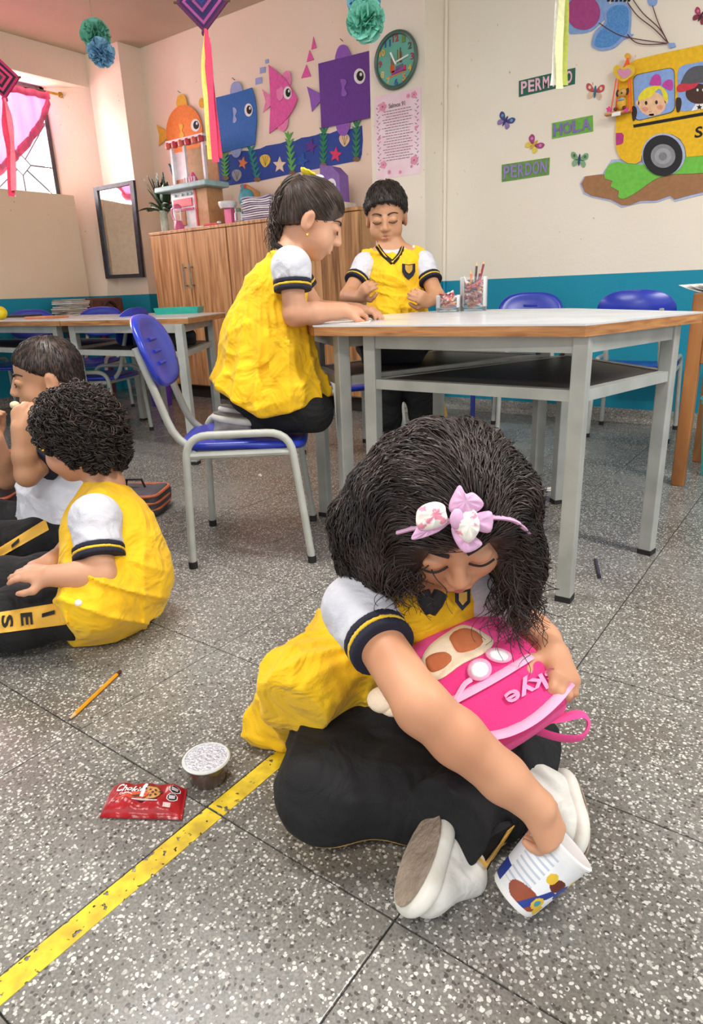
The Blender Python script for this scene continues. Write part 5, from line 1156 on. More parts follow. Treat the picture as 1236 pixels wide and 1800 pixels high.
# hair: a full mass with brushed-back waves and loose curls
Hf = SDF((-.62, .48, .22), (-.16, .92, .60), .004)
Hf.ell(hA.p(0, -.017, .026), np.array((.098, .104, .093))*.93, hA.B, .02)
Hf.ell(hA.p(.035, -.055, -.005), (.078, .062, .065), hA.B, .03)
Hf.chain([hA.p(.075, -.01, .02), at(672, 950, .865), at(692, 1000, .85)], [.045, .046, .026], .04)
Hf.cone(at(655, 925, .89), .048, at(655, 985, .89), .03, .04)
Hf.chain([hA.p(-.074, .01, .03), at(903, 975, .87), at(915, 1030, .865)], [.040, .030, .020], .03)
Hf.ell(hA.p(-.002, .098, -.040), np.array((.058, .062, .078)), hA.B, .010, op='sub')
Hf.disp(lambda P: -.004*np.sin(70*P[:, 0]+40*P[:, 2])*np.sin(60*P[:, 1]+31*P[:, 2]))
hair = sdfobj('hair', Hf, m_hairA, gA, 2)
def hdir(P, N, t):
    L = (P-hA.c)@hA.B.T; side = np.clip((L[:, :1]+.018)/.045, -1, 1)
    back = -hA.f[None]*1.0+hA.r[None]*side*.95
    g = np.clip((np.abs(L[:, :1])-.05)/.05, 0, 1); down = np.array([[0, 0, -1.0]])+hA.r[None]*side*.12-hA.f[None]*.25
    return back*(1-g)+down*1.6*g
nf = lambda P: ~((((P-hA.c)@hA.f) > .042) & (((P-hA.c)@hA.u) < .040) & (np.abs((P-hA.c)@hA.r) < .050)); nt2 = lambda P: nf(P) & (np.abs((P-hA.c)@hA.r) < .055) & (((P-hA.c)@hA.u) > .03)
seeds = np.concatenate([surf_points(Hf, 1700, nt2), surf_points(Hf, 2500, nf)]); sets = []
for sl_, st, stp, am, fr, r0 in ((slice(0, 1700), 34, .0062, .0040, 130, .0012), (slice(1700, 3400), 22, .0066, .0036, 130, .0011), (slice(3400, 4200), 18, .0065, .0062, 230, .0011)):
    G = groom(Hf, seeds[sl_], hdir, st, stp, .0028, am, fr); sets.append((G, r0*np.sin(np.linspace(.35, 2.95, st))**.6))
def ringlets(starts, n, L, spread, amp, seed):
    R = np.random.default_rng(seed); P = []
    for i in range(n):
        s0 = starts[i % len(starts)]+R.normal(size=3)*spread; m = 34; t = np.linspace(0, 1, m)[:, None]; l = L*R.uniform(.55, 1.15); ph = R.uniform(0, 6.28); fq = R.uniform(9, 16); dr = np.array([[R.normal()*.25, R.normal()*.25, -1.0]])
        am = amp*R.uniform(.5, 1.4); P.append(s0[None]+dr*l*t+np.concatenate([np.cos(fq*t+ph), np.sin(fq*t+ph), 0*t], 1)*am*np.clip(t*2, 0.15, 1))
    return np.array(P)
for g in (ringlets([at(690, 985, .835), at(665, 960, .85), at(712, 985, .825), at(650, 975, .88), at(690, 950, .825)], 260, .062, .012, .006, 3),
          ringlets([at(905, 1010, .855), at(893, 985, .845), at(918, 1030, .86), at(922, 990, .87)], 220, .085, .009, .006, 4),
          ringlets([at(930, 1000, .86), at(925, 1010, .87), at(640, 930, .88)], 20, .10, .010, .013, 5)):
    sets.append((g, .0010*np.linspace(1.15, .35, g.shape[1])))
strands('hair_strands', sets, m_hairA, hair)
# head band and bow
def hit(px, py, F_, d0=.6, d1=1.1):
    return march([F_], px, py, d0, d1) or d1
bm = M('bow_pink', 'e0b4d4', .7, 'd6a6ca', 40); bw_ = M('bow_print', 'f4efe6', .7, 'ee9ab0', 75, lo=.40, hi=.43)
bd = hit(800, 912, Hf)-.014
bc = at(800, 912, bd); bow = thing('hair_bow', None, None, bc); setparent(bow, gA); bow['label'] = 'pink and floral fabric bow on a head band'
un = -_f
def loop(name, pts, mat, z0, bulge, wob=.002):
    P = crom([at(x, y, bd) for x, y in pts], 4); c_ = sum(P)/len(P); V = []; n = len(P)
    for sc, d in ((1, 0), (.97, .003), (.75, bulge*.8), (.4, bulge)):
        for i, p in enumerate(P): V.append(c_+(p-c_)*sc+un*(z0+d+wob*math.sin(i*1.7)*(sc < .9)))
    for i, p in enumerate(P): V.append(p+un*(z0-.003))
    V.append(c_+un*(z0+bulge)); Fq = []
    for k in range(3):
        for i in range(n): Fq.append((k*n+i, k*n+(i+1) % n, (k+1)*n+(i+1) % n, (k+1)*n+i))
    for i in range(n): Fq.append((3*n+i, 3*n+(i+1) % n, 5*n)); Fq.append((i, 4*n+i, 4*n+(i+1) % n, (i+1) % n))
    Fq.append(tuple(4*n+i for i in range(n))); mk(name, V, Fq, mat, bow, smooth=True)
loop('bow_tail', [(790, 915), (745, 918), (727, 938), (725, 949), (748, 944), (775, 932)], bm, 0, .004); loop('bow_tail', [(795, 925), (800, 950), (819, 972), (848, 957), (832, 940), (818, 925)], bm, 0, .004)
loop('bow_loop', [(792, 900), (790, 885), (799, 865), (808, 853), (818, 868), (832, 866), (850, 885), (838, 900), (815, 905)], bm, .002, .010); loop('bow_loop', [(805, 905), (835, 902), (864, 900), (862, 935), (835, 932), (812, 925)], bm, .002, .008)
loop('print_loop', [(785, 918), (760, 930), (734, 928), (732, 900), (745, 887), (765, 882), (780, 888), (783, 900)], bw_, .006, .011); loop('print_loop', [(792, 914), (812, 900), (832, 895), (842, 920), (838, 938), (822, 954), (803, 938)], bw_, .006, .011)
MB().ball(bc+un*.012, (.007, .010, .012), 12).build('knot', bm, bow, smooth=True)
bp_ = [at(x, y, hit(x, y, Hf)-.004) for x, y in crom([(700, 935), (740, 925), (800, 914), (860, 909), (900, 914), (925, 935)], 5, False)]
MB().tube(bp_, .0075, 8, flat=.4).build('head_band', bm, bow, smooth=True)
# ================================================================== the other children
def curls(hd, F, n, L, amp, freq, mat, hair, seedfn=None, r0=.0013, down=1.0, steps=None, lift=.003):
    st = steps or max(6, int(L/.004)); P = surf_points(F, n, not_face(hd) if seedfn is None else seedfn)
    def dr(P, N, t):
        q = P-hd.p(0, -.03, .10); q = q-hd.u[None]*(q@hd.u)[:, None]; q /= np.linalg.norm(q, axis=1, keepdims=True)+1e-6; return q*.8-np.array([[0, 0, 1.0]])*down
    G = groom(F, P, dr, st, L/st, lift, amp, freq); strands('hair_strands', [(G, r0*np.sin(np.linspace(.4, 2.9, st))**.6)], mat, hair)
# ---------------------------------------------------------------- ponytail girl kneeling on the chair
cb, fb, nb_ = np.array((-1.367, 1.345)), np.array((.78, .625)), np.array((-.625, .78))
def LB(x, y, z): q = cb+fb*x+nb_*y; return np.array((q[0], q[1], z))
def locB(px, py, yo):
    d = ray(px, py); t = (yo-(C0[:2]-cb)@nb_)/(d[:2]@nb_); return C0+t*d
FB = np.array((fb[0], fb[1], 0)); NB = np.array((nb_[0], nb_[1], 0)); UP = np.array((0, 0, 1.))
gB = thing('person', 'girl with a ponytail and yellow pinafore kneeling on a chair at the table', 'person', LB(0, 0, .36))
th = math.radians(27); hB = Head(LB(.218, 0, .902), FB*math.cos(th)-UP*math.sin(th), FB*math.sin(th)+UP*math.cos(th), .90)
pB, cB_, nB = LB(.035, 0, .52), LB(.105, 0, .72), LB(.150, 0, .822)
sR, sL = locB(512, 470, -.105), LB(.15, .105, .78); eR = locB(518, 553, -.125); wR = locB(605, 546, -.07); eL = LB(.21, .13, .672); wL = LB(.33, .07, .668)
F = SDF(LB(.1, 0, .66)-np.array((.36, .36, .34)), LB(.1, 0, .66)+np.array((.36, .36, .36)), .0033)
hB.sculpt(F); F.chain([hB.p(0, -.03, -.05), nB, cB_, pB], [.036, .035, .062, .07], .02)
for s_ in (sR, sL): F.cone(nB, .03, s_, .033, .02)
F.chain([sR, eR, lerp(eR, wR, .4), wR], [.031, .029, .028, .0205], .012).chain([sL, eL, wL], [.031, .029, .0205], .012)
for sg in (-1, 1): F.chain([LB(.03, sg*.06, .46), LB(.19, sg*.065, .402), LB(.03, sg*.06, .392)], [.055, .042, .03], .02)
hand(F, wR, FB*1.0+NB*.35-UP*.10, UP+FB*.1-NB*.3, 1, .88, (.55, .7, .4), .05, .4, .6); hand(F, wL, FB*1.0-NB*.3-UP*.05, UP, -1, .88, (.4, .5, .4), .06, .4, .6)
sdfobj('body', F, m_skinB, gB, 1); hB.face(None, gB, m_lash, m_lip)
MB().tube([hB.p(.080, .004, -.045), hB.p(.083, .006, -.052)], .0035, 8).ball(hB.p(.082, .005, -.050), .0045, 8).build('earring', M('gold', 'e8c060', .25, metal=1.0), gB, smooth=True)
T = SDF(LB(.06, 0, .42)-np.array((.28, .28, .10)), LB(.06, 0, .42)+np.array((.28, .28, .16)), .0045)
for sg in (-1, 1): T.chain([LB(.03, sg*.06, .47), LB(.190, sg*.065, .403), LB(.05, sg*.06, .394)], [.072, .055, .046], .02)
T.cut((0, 0, .3495), (0, 0, -1)); sdfobj('trousers', T, m_blk, gB)
D_ = SDF(LB(.08, 0, .60)-np.array((.33, .33, .24)), LB(.08, 0, .60)+np.array((.33, .33, .25)), .004)
D_.chain([LB(.04, 0, .56), cB_], [.09, .084], .03).cone(cB_, .082, lerp(cB_, nB, .72), .052, .03)
for s_ in (sR, sL): D_.cone(lerp(cB_, nB, .3), .055, lerp(nB, s_, .55)-UP*.004, .036, .02)
D_.disp(lambda P: crease(P, .008, 40, 6)); D_.cut(lerp(nB, hB.c, .04), unit(nB-cB_)+.25*FB*-1, .005)
bod = D_.copy()
K_ = D_.copy(); K_.v[:] = SDF.BIG
K_.chain([LB(.090, 0, .685), LB(.075, 0, .60), LB(.068, 0, .47)], [.092, .118, .158], .04).ell(LB(.068, 0, .45), (.165, .16, .10), np.stack([FB, NB, UP]), .04)
def kf(P):
    x, y = (P[:, :2]-cb)@fb-.07, (P[:, :2]-cb)@nb_; a = np.arctan2(y, x); t = np.clip((.71-P[:, 2])/.25, 0, 1)
    return -(.004+.012*t)*((1-np.abs(np.sin(6.5*a+.7*np.sin(3*a)+1.2*t)))**1.5-.35)-.003*np.sin(34*a)*np.clip(1-abs(P[:, 2]-.66)/.06, 0, 1)+crease(P, .010, 28, 4)*(.3+t)
K_.disp(kf)
def planeB(a, b):   # hem line in the sagittal plane, everything under it removed
    d = b-a; n = np.cross(d, NB); n = n if n[2] < 0 else -n; return a, n
K_.cut(*planeB(LB(-.105, 0, .505), LB(.055, 0, .405)), .01).cut(*planeB(LB(.04, 0, .40), LB(.235, 0, .438)), .01)
dress = sdfobj('pinafore', (lambda q: (setattr(q, 'v', np.minimum(bod.v, K_.v)), q)[1])(D_), m_yel, gB, 1)
pk = [locB(x, y, -.163) for x, y in ((472, 600), (509, 597), (508, 664), (474, 663))]; MB().prism(pk, -NB*.004).build('pocket', m_yel, dress)
sleeve(gB, sR, eR, .50, .047, .046, .0035, True, .005); sleeve(gB, sL, eL, .5, .045, .043, .004, True, .005)
MB().tube([nB+FB*.04*math.cos(a)+NB*.042*math.sin(a)+UP*(.002-.022*math.cos(a)) for a in np.linspace(0, 6.28, 20)[:-1]], .0075, 8, closed=True).build('collar', m_blk, gB, smooth=True)
for sg in (-1, 1): shoe(gB, LB(-.095, sg*.066, .405), LB(.04, sg*.066, .380), UP*-1.0+FB*-.2, .14, (M('shoe_grey', '8c8a86', .6, '6f6d69', 30), M('shoe_sole_grey', 'c4c2bc', .6), M('outsole_grey', '77736c', .8)), .004, .85)
Hc = hair_cap(hB, .004, nape=-.032, tilt=.42, fr=(.070, .066, .086), fz=-.046); hair = sdfobj('hair', Hc, m_hairB, gB, 1)
pb_ = hB.p(0, -.082, .075)
def slick(P, N, t): return pb_[None]-P
P = surf_points(Hc, 1500, lambda P: not_face(hB)(P) & (np.linalg.norm(P-pb_, axis=1) > .02)); G = groom(Hc, P, slick, 12, .005, .0012, .0004, 40)
Rr = np.random.default_rng(11); tail = []
for i in range(190):
    m = 26; t = np.linspace(0, 1, m)[:, None]; s0 = pb_+Rr.normal(size=3)*.007; s_end = locB(487+Rr.normal()*7, 428+Rr.normal()*16, Rr.normal()*.014); mid = locB(474, 330, Rr.normal()*.012)+Rr.normal(size=3)*.008
    q = (1-t)**2*s0+2*t*(1-t)*mid+t*t*s_end; ph = Rr.uniform(0, 6.28); tail.append(q+np.concatenate([np.cos(22*t+ph), np.sin(22*t+ph), np.sin(15*t)], 1)*.0065*np.clip((t-.25)*2, 0, 1))
strands('hair_strands', [(G, .0010*np.sin(np.linspace(.4, 2.9, 12))**.6), (np.array(tail), .0022*np.linspace(1.2, .4, 26))], m_hairB, hair)
fl = MB()
for k in range(9):
    a = k*2*math.pi/9; d = unit(hB.r*math.cos(a)*.8+hB.f*math.sin(a)*.9+hB.u*.5); fl.ball(hB.p(0, -.062, .098)+d*.014, (.013, .013, .006), 8, R=np.stack([d, unit(np.cross(d, hB.u)), unit(np.cross(d, np.cross(d, hB.u)))], 1))
fl.build('hair_flower', M('hair_flower_yellow', 'f2dc2c', .7, 'e0c418', 90), gB, smooth=True)
MB().ball(hB.p(.010, -.030, .108), (.016, .012, .008), 10).build('hair_clip', M('pearl', 'ece8e0', .3), gB, smooth=True)

# ---------------------------------------------------------------- boy standing behind the table
DC = 2.5; gC = thing('person', 'boy in a yellow pinafore standing behind the white table', 'person', (-1.43, 2.22, 0))
hC = Head(at(679, 380, DC), (.47, -.84, -.30), (.10, -.22, .95), .98)
nC, chC = at(690, 432, DC+.02), at(693, 492, DC+.02); pC = chC+np.array((0.01, .01, -.27)); pC[2] = .46
sA, sB2 = at(645, 461, DC+.02), at(741, 458, DC+.02); eA, eB = at(612, 520, DC-.03), at(768, 522, DC-.03); wA, wB = at(634, 522, DC-.13), at(752, 530, DC-.10)
F = SDF(np.minimum(sA, sB2)-np.array((.16, .28, 1.0)), np.maximum(sA, sB2)+np.array((.16, .2, .32)), .004); F_lo = F.lo
hC.sculpt(F); F.chain([hC.p(0, -.03, -.05), nC, chC, pC], [.036, .036, .066, .075], .02)
for s_ in (sA, sB2): F.cone(nC, .03, s_, .034, .02)
F.chain([sA, eA, wA], [.031, .029, .021], .012).chain([sB2, eB, wB], [.031, .029, .021], .012)
RH = np.array((_R[0], _R[1], 0)); hipA, hipB = pC-RH*.055, pC+RH*.055; kA, kB = hipA+np.array((0, 0, -.21))-RH*.005, hipB+np.array((0, 0, -.21))+RH*.05; aA, aB = np.array((*kA[:2], .06)), np.array((*(kB+RH*.05)[:2], .06))
F.chain([hipA, kA, aA], [.06, .045, .03], .02).chain([hipB, kB, aB], [.06, .045, .03], .02)
hand(F, wA, at(642, 508, DC-.17)-wA, at(620, 500, DC-.25)-wA, 1, .9, (.5, .6, .4), .1, .3, .7); hand(F, wB, at(736, 520, DC-.14)-wB, at(760, 520, DC-.3)-wB, -1, .9, (.4, .5, .4), .1, .3, .7)
sdfobj('body', F, m_skinC, gC, 1); hC.face(None, gC, m_lash, m_lip)
T = SDF(np.minimum(aA, aB)-np.array((.15, .15, .06)), np.maximum(hipA, hipB)+np.array((.15, .15, .10)), .005)
T.chain([hipA, kA, aA], [.088, .066, .062], .02).chain([hipB, kB, aB], [.088, .066, .064], .02).ell(pC, (.11, .10, .09), None, .03).disp(lambda P: -.005*np.sin(60*P[:, 2]+8*P[:, 0])*np.clip((.35-P[:, 2])/.2, 0, 1)).cut((0, 0, .045), (0, 0, -1)); tr_ = sdfobj('trousers', T, m_blk, gC)
st_ = [lerp(lerp(hipB, kB, t*2) if t < .5 else lerp(kB, aB, t*2-1), hipB, 0)+RH*(.085-.02*t)-_f*.012 for t in np.linspace(.1, 1, 14)]
MB().tube(st_, .012, 6, flat=.5).build('side_stripe', m_strip, tr_, smooth=True)
for a_ in (aA, aB): q = np.array((a_[0], a_[1], .016)); shoe(gC, q+np.array((-.02, .035, 0)), q+np.array((.05, -.09, 0)), UP, .15, (M('shoe_black', '232326', .5), M('shoe_black_sole', '1a1a1c', .6), m_rub), .004, .9)
D_ = SDF(chC-np.array((.26, .26, .34)), chC+np.array((.26, .26, .20)), .0042)
D_.chain([pC+UP*.05, lerp(pC, chC, .5), chC], [.125, .112, .092], .04).cone(chC, .088, lerp(chC, nC, .72), .050, .03)
for s_ in (sA, sB2): D_.cone(lerp(chC, nC, .3), .06, lerp(nC, s_, .80)-UP*.002, .045, .02)
D_.cone(chC-UP*.02, .085, chC-UP*.2+unit(np.array((.5, -.84, 0)))*.05, .10, .04)
vv = at(690, 464, DC-.12); D_.cut(nC+UP*.004, UP+unit(np.array((.5, -.84, 0)))*.55, .005)
D_.disp(lambda P: crease(P, .014, 30, 12, 4, RH))
dr = sdfobj('pinafore', D_, m_yel, gC, 1)
def hitD(px, py, off=.004, F_=D_, d0=2.2, d1=2.7):
    return at(px, py, (march([F_], px, py, d0, d1) or 2.45)-off)
sleeve(gC, lerp(sA, eA, .08), eA, .58, .042, .045, .0042, True, .006); sleeve(gC, lerp(sB2, eB, .08), eB, .58, .042, .045, .0042, True, .006)
Y_ = SDF(nC-np.array((.2, .2, .12)), nC+np.array((.2, .2, .10)), .0042)
for s_ in (sA, sB2): Y_.cone(nC-UP*.014, .038, s_-UP*.004, .033, .02)
Y_.cone(nC-UP*.01, .042, chC, .080, .02).cut(nC+UP*.006, UP+unit(np.array((.5, -.84, 0)))*.45, .004); sdfobj('polo_shirt', Y_, m_wht, gC, 1)
def hitC(px, py, off): return at(px, py, (march([D_, Y_], px, py, 2.2, 2.7) or 2.45)-off)
for P_ in ([(663, 432), (676, 450), (690, 462)], [(709, 428), (703, 447), (690, 462)]):
    Q = crom([hitC(x, y, .004) for x, y in P_], 8, False); MB().tube(Q, .0090, 8).build('collar', m_blk, gC, smooth=True); MB().tube([q-_f*.0075 for q in Q], .0030, 6).build('collar_stripe', m_gold, gC, smooth=True)
sh_ = [(707, 464), (718, 466), (730, 464), (730, 478), (727, 485), (719, 492), (711, 486), (707, 478)]
Q = [hitD(x, y, .003) for x, y in sh_]; MB().prism(Q, -_f*.005).build('crest', m_nav, gC); c_ = sum(Q)/8; MB().prism([c_+(q-c_)*.55+UP*.006-_f*.005 for q in Q], -_f*.0015).build('crest_emblem', M('crest_gold', 'c89a3c', .6), gC)
bt = hitD(727, 434, .003); MB().ball(bt, (.006, .004, .006), 10).build('button', M('button_white', 'f4f2ec', .4), gC, smooth=True)
Hc = hair_cap(hC, .014, .45, nape=-.016, tilt=.75, fr=(.072, .066, .088), fz=-.026, lump=.002); hair = sdfobj('hair', Hc, m_hairC, gC, 1)
curls(hC, Hc, 1100, .030, .0022, 160, m_hairC, hair)

# ---------------------------------------------------------------- curly boy sitting with his back to us
DE = 1.5; gE = thing('person', 'small boy with curly hair in a yellow pinafore sitting on the floor', 'person', onz(190, 1080, 0))
FH = np.array((-math.sin(YAW), math.cos(YAW), 0)); face_dir = unit(-RH*.95+FH*.28-UP*.12)
hE = Head(at(138, 772, DE), face_dir, UP+face_dir*.10, .93)
nE, chE, pE = at(186, 852, DE+.03), at(192, 930, DE+.02), at(210, 1045, DE+.02); pE[2] = .10
sN, sF = at(168, 912, DE-.08), at(165, 890, DE+.12); eN, wN = at(178, 1012, DE-.12), at(88, 1012, DE-.16); eF, wF = at(120, 975, DE+.08), at(88, 990, DE-.01)
hipN, hipF = pE-FH*.06+UP*.0, pE+FH*.06
kN, kF = at(20, 1070, 1.40), at(10, 1010, 1.52); kN[2] = .085; kF[2] = .10; aN, aF = kN-RH*.2+UP*-.03, kF-RH*.2+UP*-.04
F = SDF(np.minimum(pE, kN)-np.array((.30, .22, .12)), np.maximum(hE.c, pE)+np.array((.18, .22, .17)), .0035)
hE.sculpt(F); F.chain([hE.p(0, -.03, -.05), nE, chE, pE], [.038, .037, .064, .075], .02)
for s_ in (sN, sF): F.cone(nE, .032, s_, .034, .02)
F.chain([sN, eN, lerp(eN, wN, .4), wN], [.033, .031, .030, .022], .012).chain([sF, eF, wF], [.032, .031, .023], .012)
F.chain([hipN, kN, aN], [.055, .045, .03], .02).chain([hipF, kF, aF], [.055, .045, .03], .02)
hand(F, wN, at(40, 1005, DE-.16)-wN, UP+FH*-.4, -1, .86, (.2, .3, .25), .12, .2, .8); hand(F, wF, at(55, 1000, DE-.06)-wF, UP*.8-FH*.5, -1, .86, (.4, .5, .4), .10, .3, .7)
sdfobj('body', F, m_skinB, gE, 1); hE.face(None, gE, m_lash, m_lip)
T = SDF(np.minimum(pE, aN)-np.array((.16, .18, .12)), np.maximum(pE, kF)+np.array((.2, .2, .16)), .0045)
T.chain([hipN, kN, aN], [.080, .066, .058], .02).chain([hipF, kF, aF], [.080, .066, .058], .02).ell(pE, (.10, .10, .09), None, .03).disp(lambda P: -.003*np.sin(70*(P@RH)+20*P[:, 2])).cut((0, 0, .003), (0, 0, -1)); tr_ = sdfobj('trousers', T, m_blk, gE)
def hitF(px, py, F_, off, d0=1.0, d1=2.2):
    return at(px, py, (march([F_], px, py, d0, d1) or 1.5)-off)
def strip_on(name, rows, F_, off, th, mat, parent):   # a ribbon laid over a limb: rows of (top px, bottom px)
    V = []; Fq = []; n = len(rows); m = 5
    for (x0, y0), (x1, y1) in rows:
        for k in range(m): t = k/(m-1); V.append(hitF(x0+(x1-x0)*t, y0+(y1-y0)*t, F_, off))
    k0 = len(V); V += [v+_f*th for v in V]
    for i in range(n-1):
        for k in range(m-1): a = i*m+k; Fq.append((a, a+1, a+m+1, a+m)); Fq.append((k0+a, k0+a+m, k0+a+m+1, k0+a+1))
    for i in range(n-1):
        for a in (i*m, i*m+m-1): Fq.append((a, a+m, k0+a+m, k0+a))
    return mk(name, V, Fq, mat, parent, smooth=True)
strip_on('side_stripe', [((x, 1076-.16*x), (x, 1113-.13*x)) for x in range(-30, 121, 10)], T, .003, .006, m_strip, tr_)
m_let = M('letter_black', '141214', .7)
for ch, x, y, w_, h_ in (('I', 85, 1079, 22, 7), ('E', 48, 1087, 20, 22), ('S', 14, 1091, 20, 22)):
    def q(px, py): return hitF(px, py, T, .0052)
    if ch == 'I': pts = [q(x+w_/2, y-h_/2-3), q(x+w_/2, y+h_/2-3), q(x-w_/2, y+h_/2+3), q(x-w_/2, y-h_/2+3)]; MB().prism(pts, -_f*.001).build('letter', m_let, tr_)
    else: quadtext('letter', ch, q(x-w_/2-2, y-h_/2+2), q(x-w_/2, y+h_/2+2), q(x+w_/2, y+h_/2), q(x+w_/2-2, y-h_/2), -_f*.001, m_let, tr_)
D_ = SDF(chE-np.array((.30, .34, .33)), chE+np.array((.28, .30, .20)), .004)
D_.chain([pE+UP*.02, lerp(pE, chE, .5), chE], [.125, .112, .098], .04).cone(chE, .092, lerp(chE, nE, .75), .055, .03)
for s_ in (sN, sF): D_.cone(lerp(chE, nE, .3), .06, lerp(nE, s_, .62)-UP*.004, .042, .02)
flo = onz(150, 1105, .03); D_.chain([lerp(pE, chE, .3), at(170, 1060, DE-.10), flo], [.09, .065, .035], .05).cone(pE, .10, onz(262, 1050, .03), .032, .05).cone(flo, .036, onz(190, 1108, .022), .030, .04)
D_.cut(lerp(nE, hE.c, .04), unit(nE-chE)-.2*face_dir, .005).cut((0, 0, .002), (0, 0, -1))
D_.disp(lambda P: crease(P, .018, 24, 21, 4, -FH)*np.clip((chE[2]+.05-P[:, 2])/.08, .25, 1))
dr = sdfobj('pinafore', D_, m_yel, gE, 1)
MB().ball(hitF(138, 1060, D_, .002), (.0075, .0075, .0075), 10).build('button', M('button_white', 'f4f2ec', .4), dr, smooth=True)
sleeve(gE, sN, eN, .72, .050, .052, .0035, True, .006); sleeve(gE, sF, eF, .7, .046, .045, .004, True, .005)
shm = (m_shw, m_shs, m_out)
for a_ in (aN, aF): shoe(gE, a_-RH*.0+UP*-.02, a_-RH*.12+UP*.03, UP+RH*.4, .14, shm, .004, .9)
Hc = hair_cap(hE, .016, 1.0, nape=-.034, tilt=.62, fr=(.066, .062, .086), fz=-.045, lump=.0045); m_hairE = M('hair_curly', '54433d', .42, '251c19', 30)
hair = sdfobj('hair', Hc, m_hairC, gE, 1)
curls(hE, Hc, 1300, .05, .0085, 280, m_hairC, hair, r0=.0017, steps=26, lift=.004)

# loose ring curls standing off the head
P = surf_points(Hc, 620, lambda P: not_face(hE)(P) & (((P-hE.c)@hE.u) > -.01)); Nn = Hc.grad(P); Rr = np.random.default_rng(5); rings_ = []
for p_, n_ in zip(P, Nn):
    t_ = unit(np.cross(n_, Rr.normal(size=3))); b_ = np.cross(n_, t_); a = np.linspace(0, Rr.uniform(5, 10), 24)[:, None]; r_ = Rr.uniform(.005, .0095)
    rings_.append(p_+n_*(Rr.uniform(.0, .009)+r_*.6*np.sin(a))+t_*r_*np.cos(a)+b_*(a*.0016-.006))
strands('curl_rings', [(np.array(rings_), .0014*np.sin(np.linspace(.5, 2.8, 24))**.5)], m_hairE, hair)

# ---------------------------------------------------------------- boy in the white polo eating at the left edge
DD = 1.78; gD = thing('person', 'boy in a white polo eating, sitting at the left edge of the picture', 'person', onz(100, 940, 0))
fD = unit(-RH*.90+FH*-.42-UP*.12); hD = Head(at(81, 663, DD), fD, UP+fD*.10, .95)
nD, chD, pD = at(98, 740, DD+.03), at(96, 820, DD+.03), at(108, 905, DD+.03); pD[2] = .11
sN, sF = at(104, 790, DD-.07), at(92, 780, DD+.14); eN, wN = at(48, 835, DD-.14), at(36, 752, DD-.17); eF, wF = at(10, 840, DD+.10), at(-10, 770, DD)
hipN, hipF = pD-FH*.06, pD+FH*.06; kN, kF = at(-20, 930, DD-.10), at(-20, 905, DD+.08); kN[2] = .12; kF[2] = .13; aN, aF = kN-RH*.2-UP*.05, kF-RH*.2-UP*.05
F = SDF(np.minimum(pD, kN)-np.array((.30, .22, .12)), np.maximum(hD.c, pD)+np.array((.18, .24, .17)), .0038)
hD.sculpt(F); F.chain([hD.p(0, -.03, -.05), nD, chD, pD], [.036, .036, .066, .075], .02)
for s_ in (sN, sF): F.cone(nD, .03, s_, .034, .02)
F.chain([sN, eN, lerp(eN, wN, .4), wN], [.030, .028, .028, .0225], .012).chain([sF, eF, wF], [.032, .031, .024], .012)
F.chain([hipN, kN, aN], [.055, .045, .03], .02).chain([hipF, kF, aF], [.055, .045, .03], .02)
hand(F, wN, at(30, 705, DD-.17)-wN, -RH*.45+_f*-.9, 1, .88, (.8, .9, .6), .06, .6, .5); hand(F, wF, at(-15, 745, DD)-wF, -RH, -1, .9, (.6, .7, .5), .06, .4, .5)
sdfobj('body', F, m_skinC, gD, 1); hD.face(None, gD, m_lash, m_lip, .7)
D_ = SDF(chD-np.array((.24, .24, .27)), chD+np.array((.24, .24, .18)), .0042)
D_.chain([pD+UP*.03, lerp(pD, chD, .5), chD], [.108, .100, .09], .03).cone(chD, .086, lerp(chD, nD, .8), .048, .03)
for s_ in (sN, sF): D_.cone(lerp(chD, nD, .3), .06, s_, .045, .02)
D_.cut(lerp(nD, hD.c, .06), unit(nD-chD), .005).cut(pD-UP*.03, -UP+RH*-.25, .006).disp(lambda P: crease(P, .014, 26, 8, 4))
sdfobj('polo_shirt', D_, m_wht, gD, 1); sleeve(gD, sN, eN, .62, .048, .047, .004, True, .005); sleeve(gD, sF, eF, .6, .044, .043, .005, True, .005)
T = SDF(np.minimum(pD, aN)-np.array((.16, .18, .12)), np.maximum(pD, kF)+np.array((.2, .2, .16)), .005)
T.chain([hipN, kN, aN], [.082, .068, .058], .02).chain([hipF, kF, aF], [.082, .068, .058], .02).ell(pD, (.10, .10, .09), None, .03).disp(lambda P: -.003*np.sin(70*(P@RH)+20*P[:, 2])).cut((0, 0, .003), (0, 0, -1)); tr_ = sdfobj('trousers', T, m_blk, gD)
strip_on('side_stripe', [((x, 962-.62*x), (x+6, 976-.56*x)) for x in range(-20, 81, 10)], T, .003, .006, m_strip, tr_)
MB().prism([hitF(x, y, T, .0055) for x, y in ((20, 958), (33, 946), (34, 951), (21, 963))], -_f*.001).build('letter', m_let, tr_)
for a_ in (aN, aF): shoe(gD, a_-UP*.03, a_-RH*.12+UP*.02, UP+RH*.4, .14, shm, .004, .9)
Hc = hair_cap(hD, .004, nape=-.010, tilt=.55, fr=(.080, .068, .088), fz=-.034); hair = sdfobj('hair', Hc, m_hairB, gD, 1)
curls(hD, Hc, 1800, .014, .0006, 60, m_hairC, hair, r0=.0010, steps=6, lift=.001)

sn = MB().ball(at(26, 712, DD-.10), (.014, .012, .010), 10).build('snack', M('snack_cream', 'e8d8b4', .7, 'd8c090', 60), None, smooth=True); tag(sn, 'small pale snack held at the eating boy\'s mouth', 'snack')
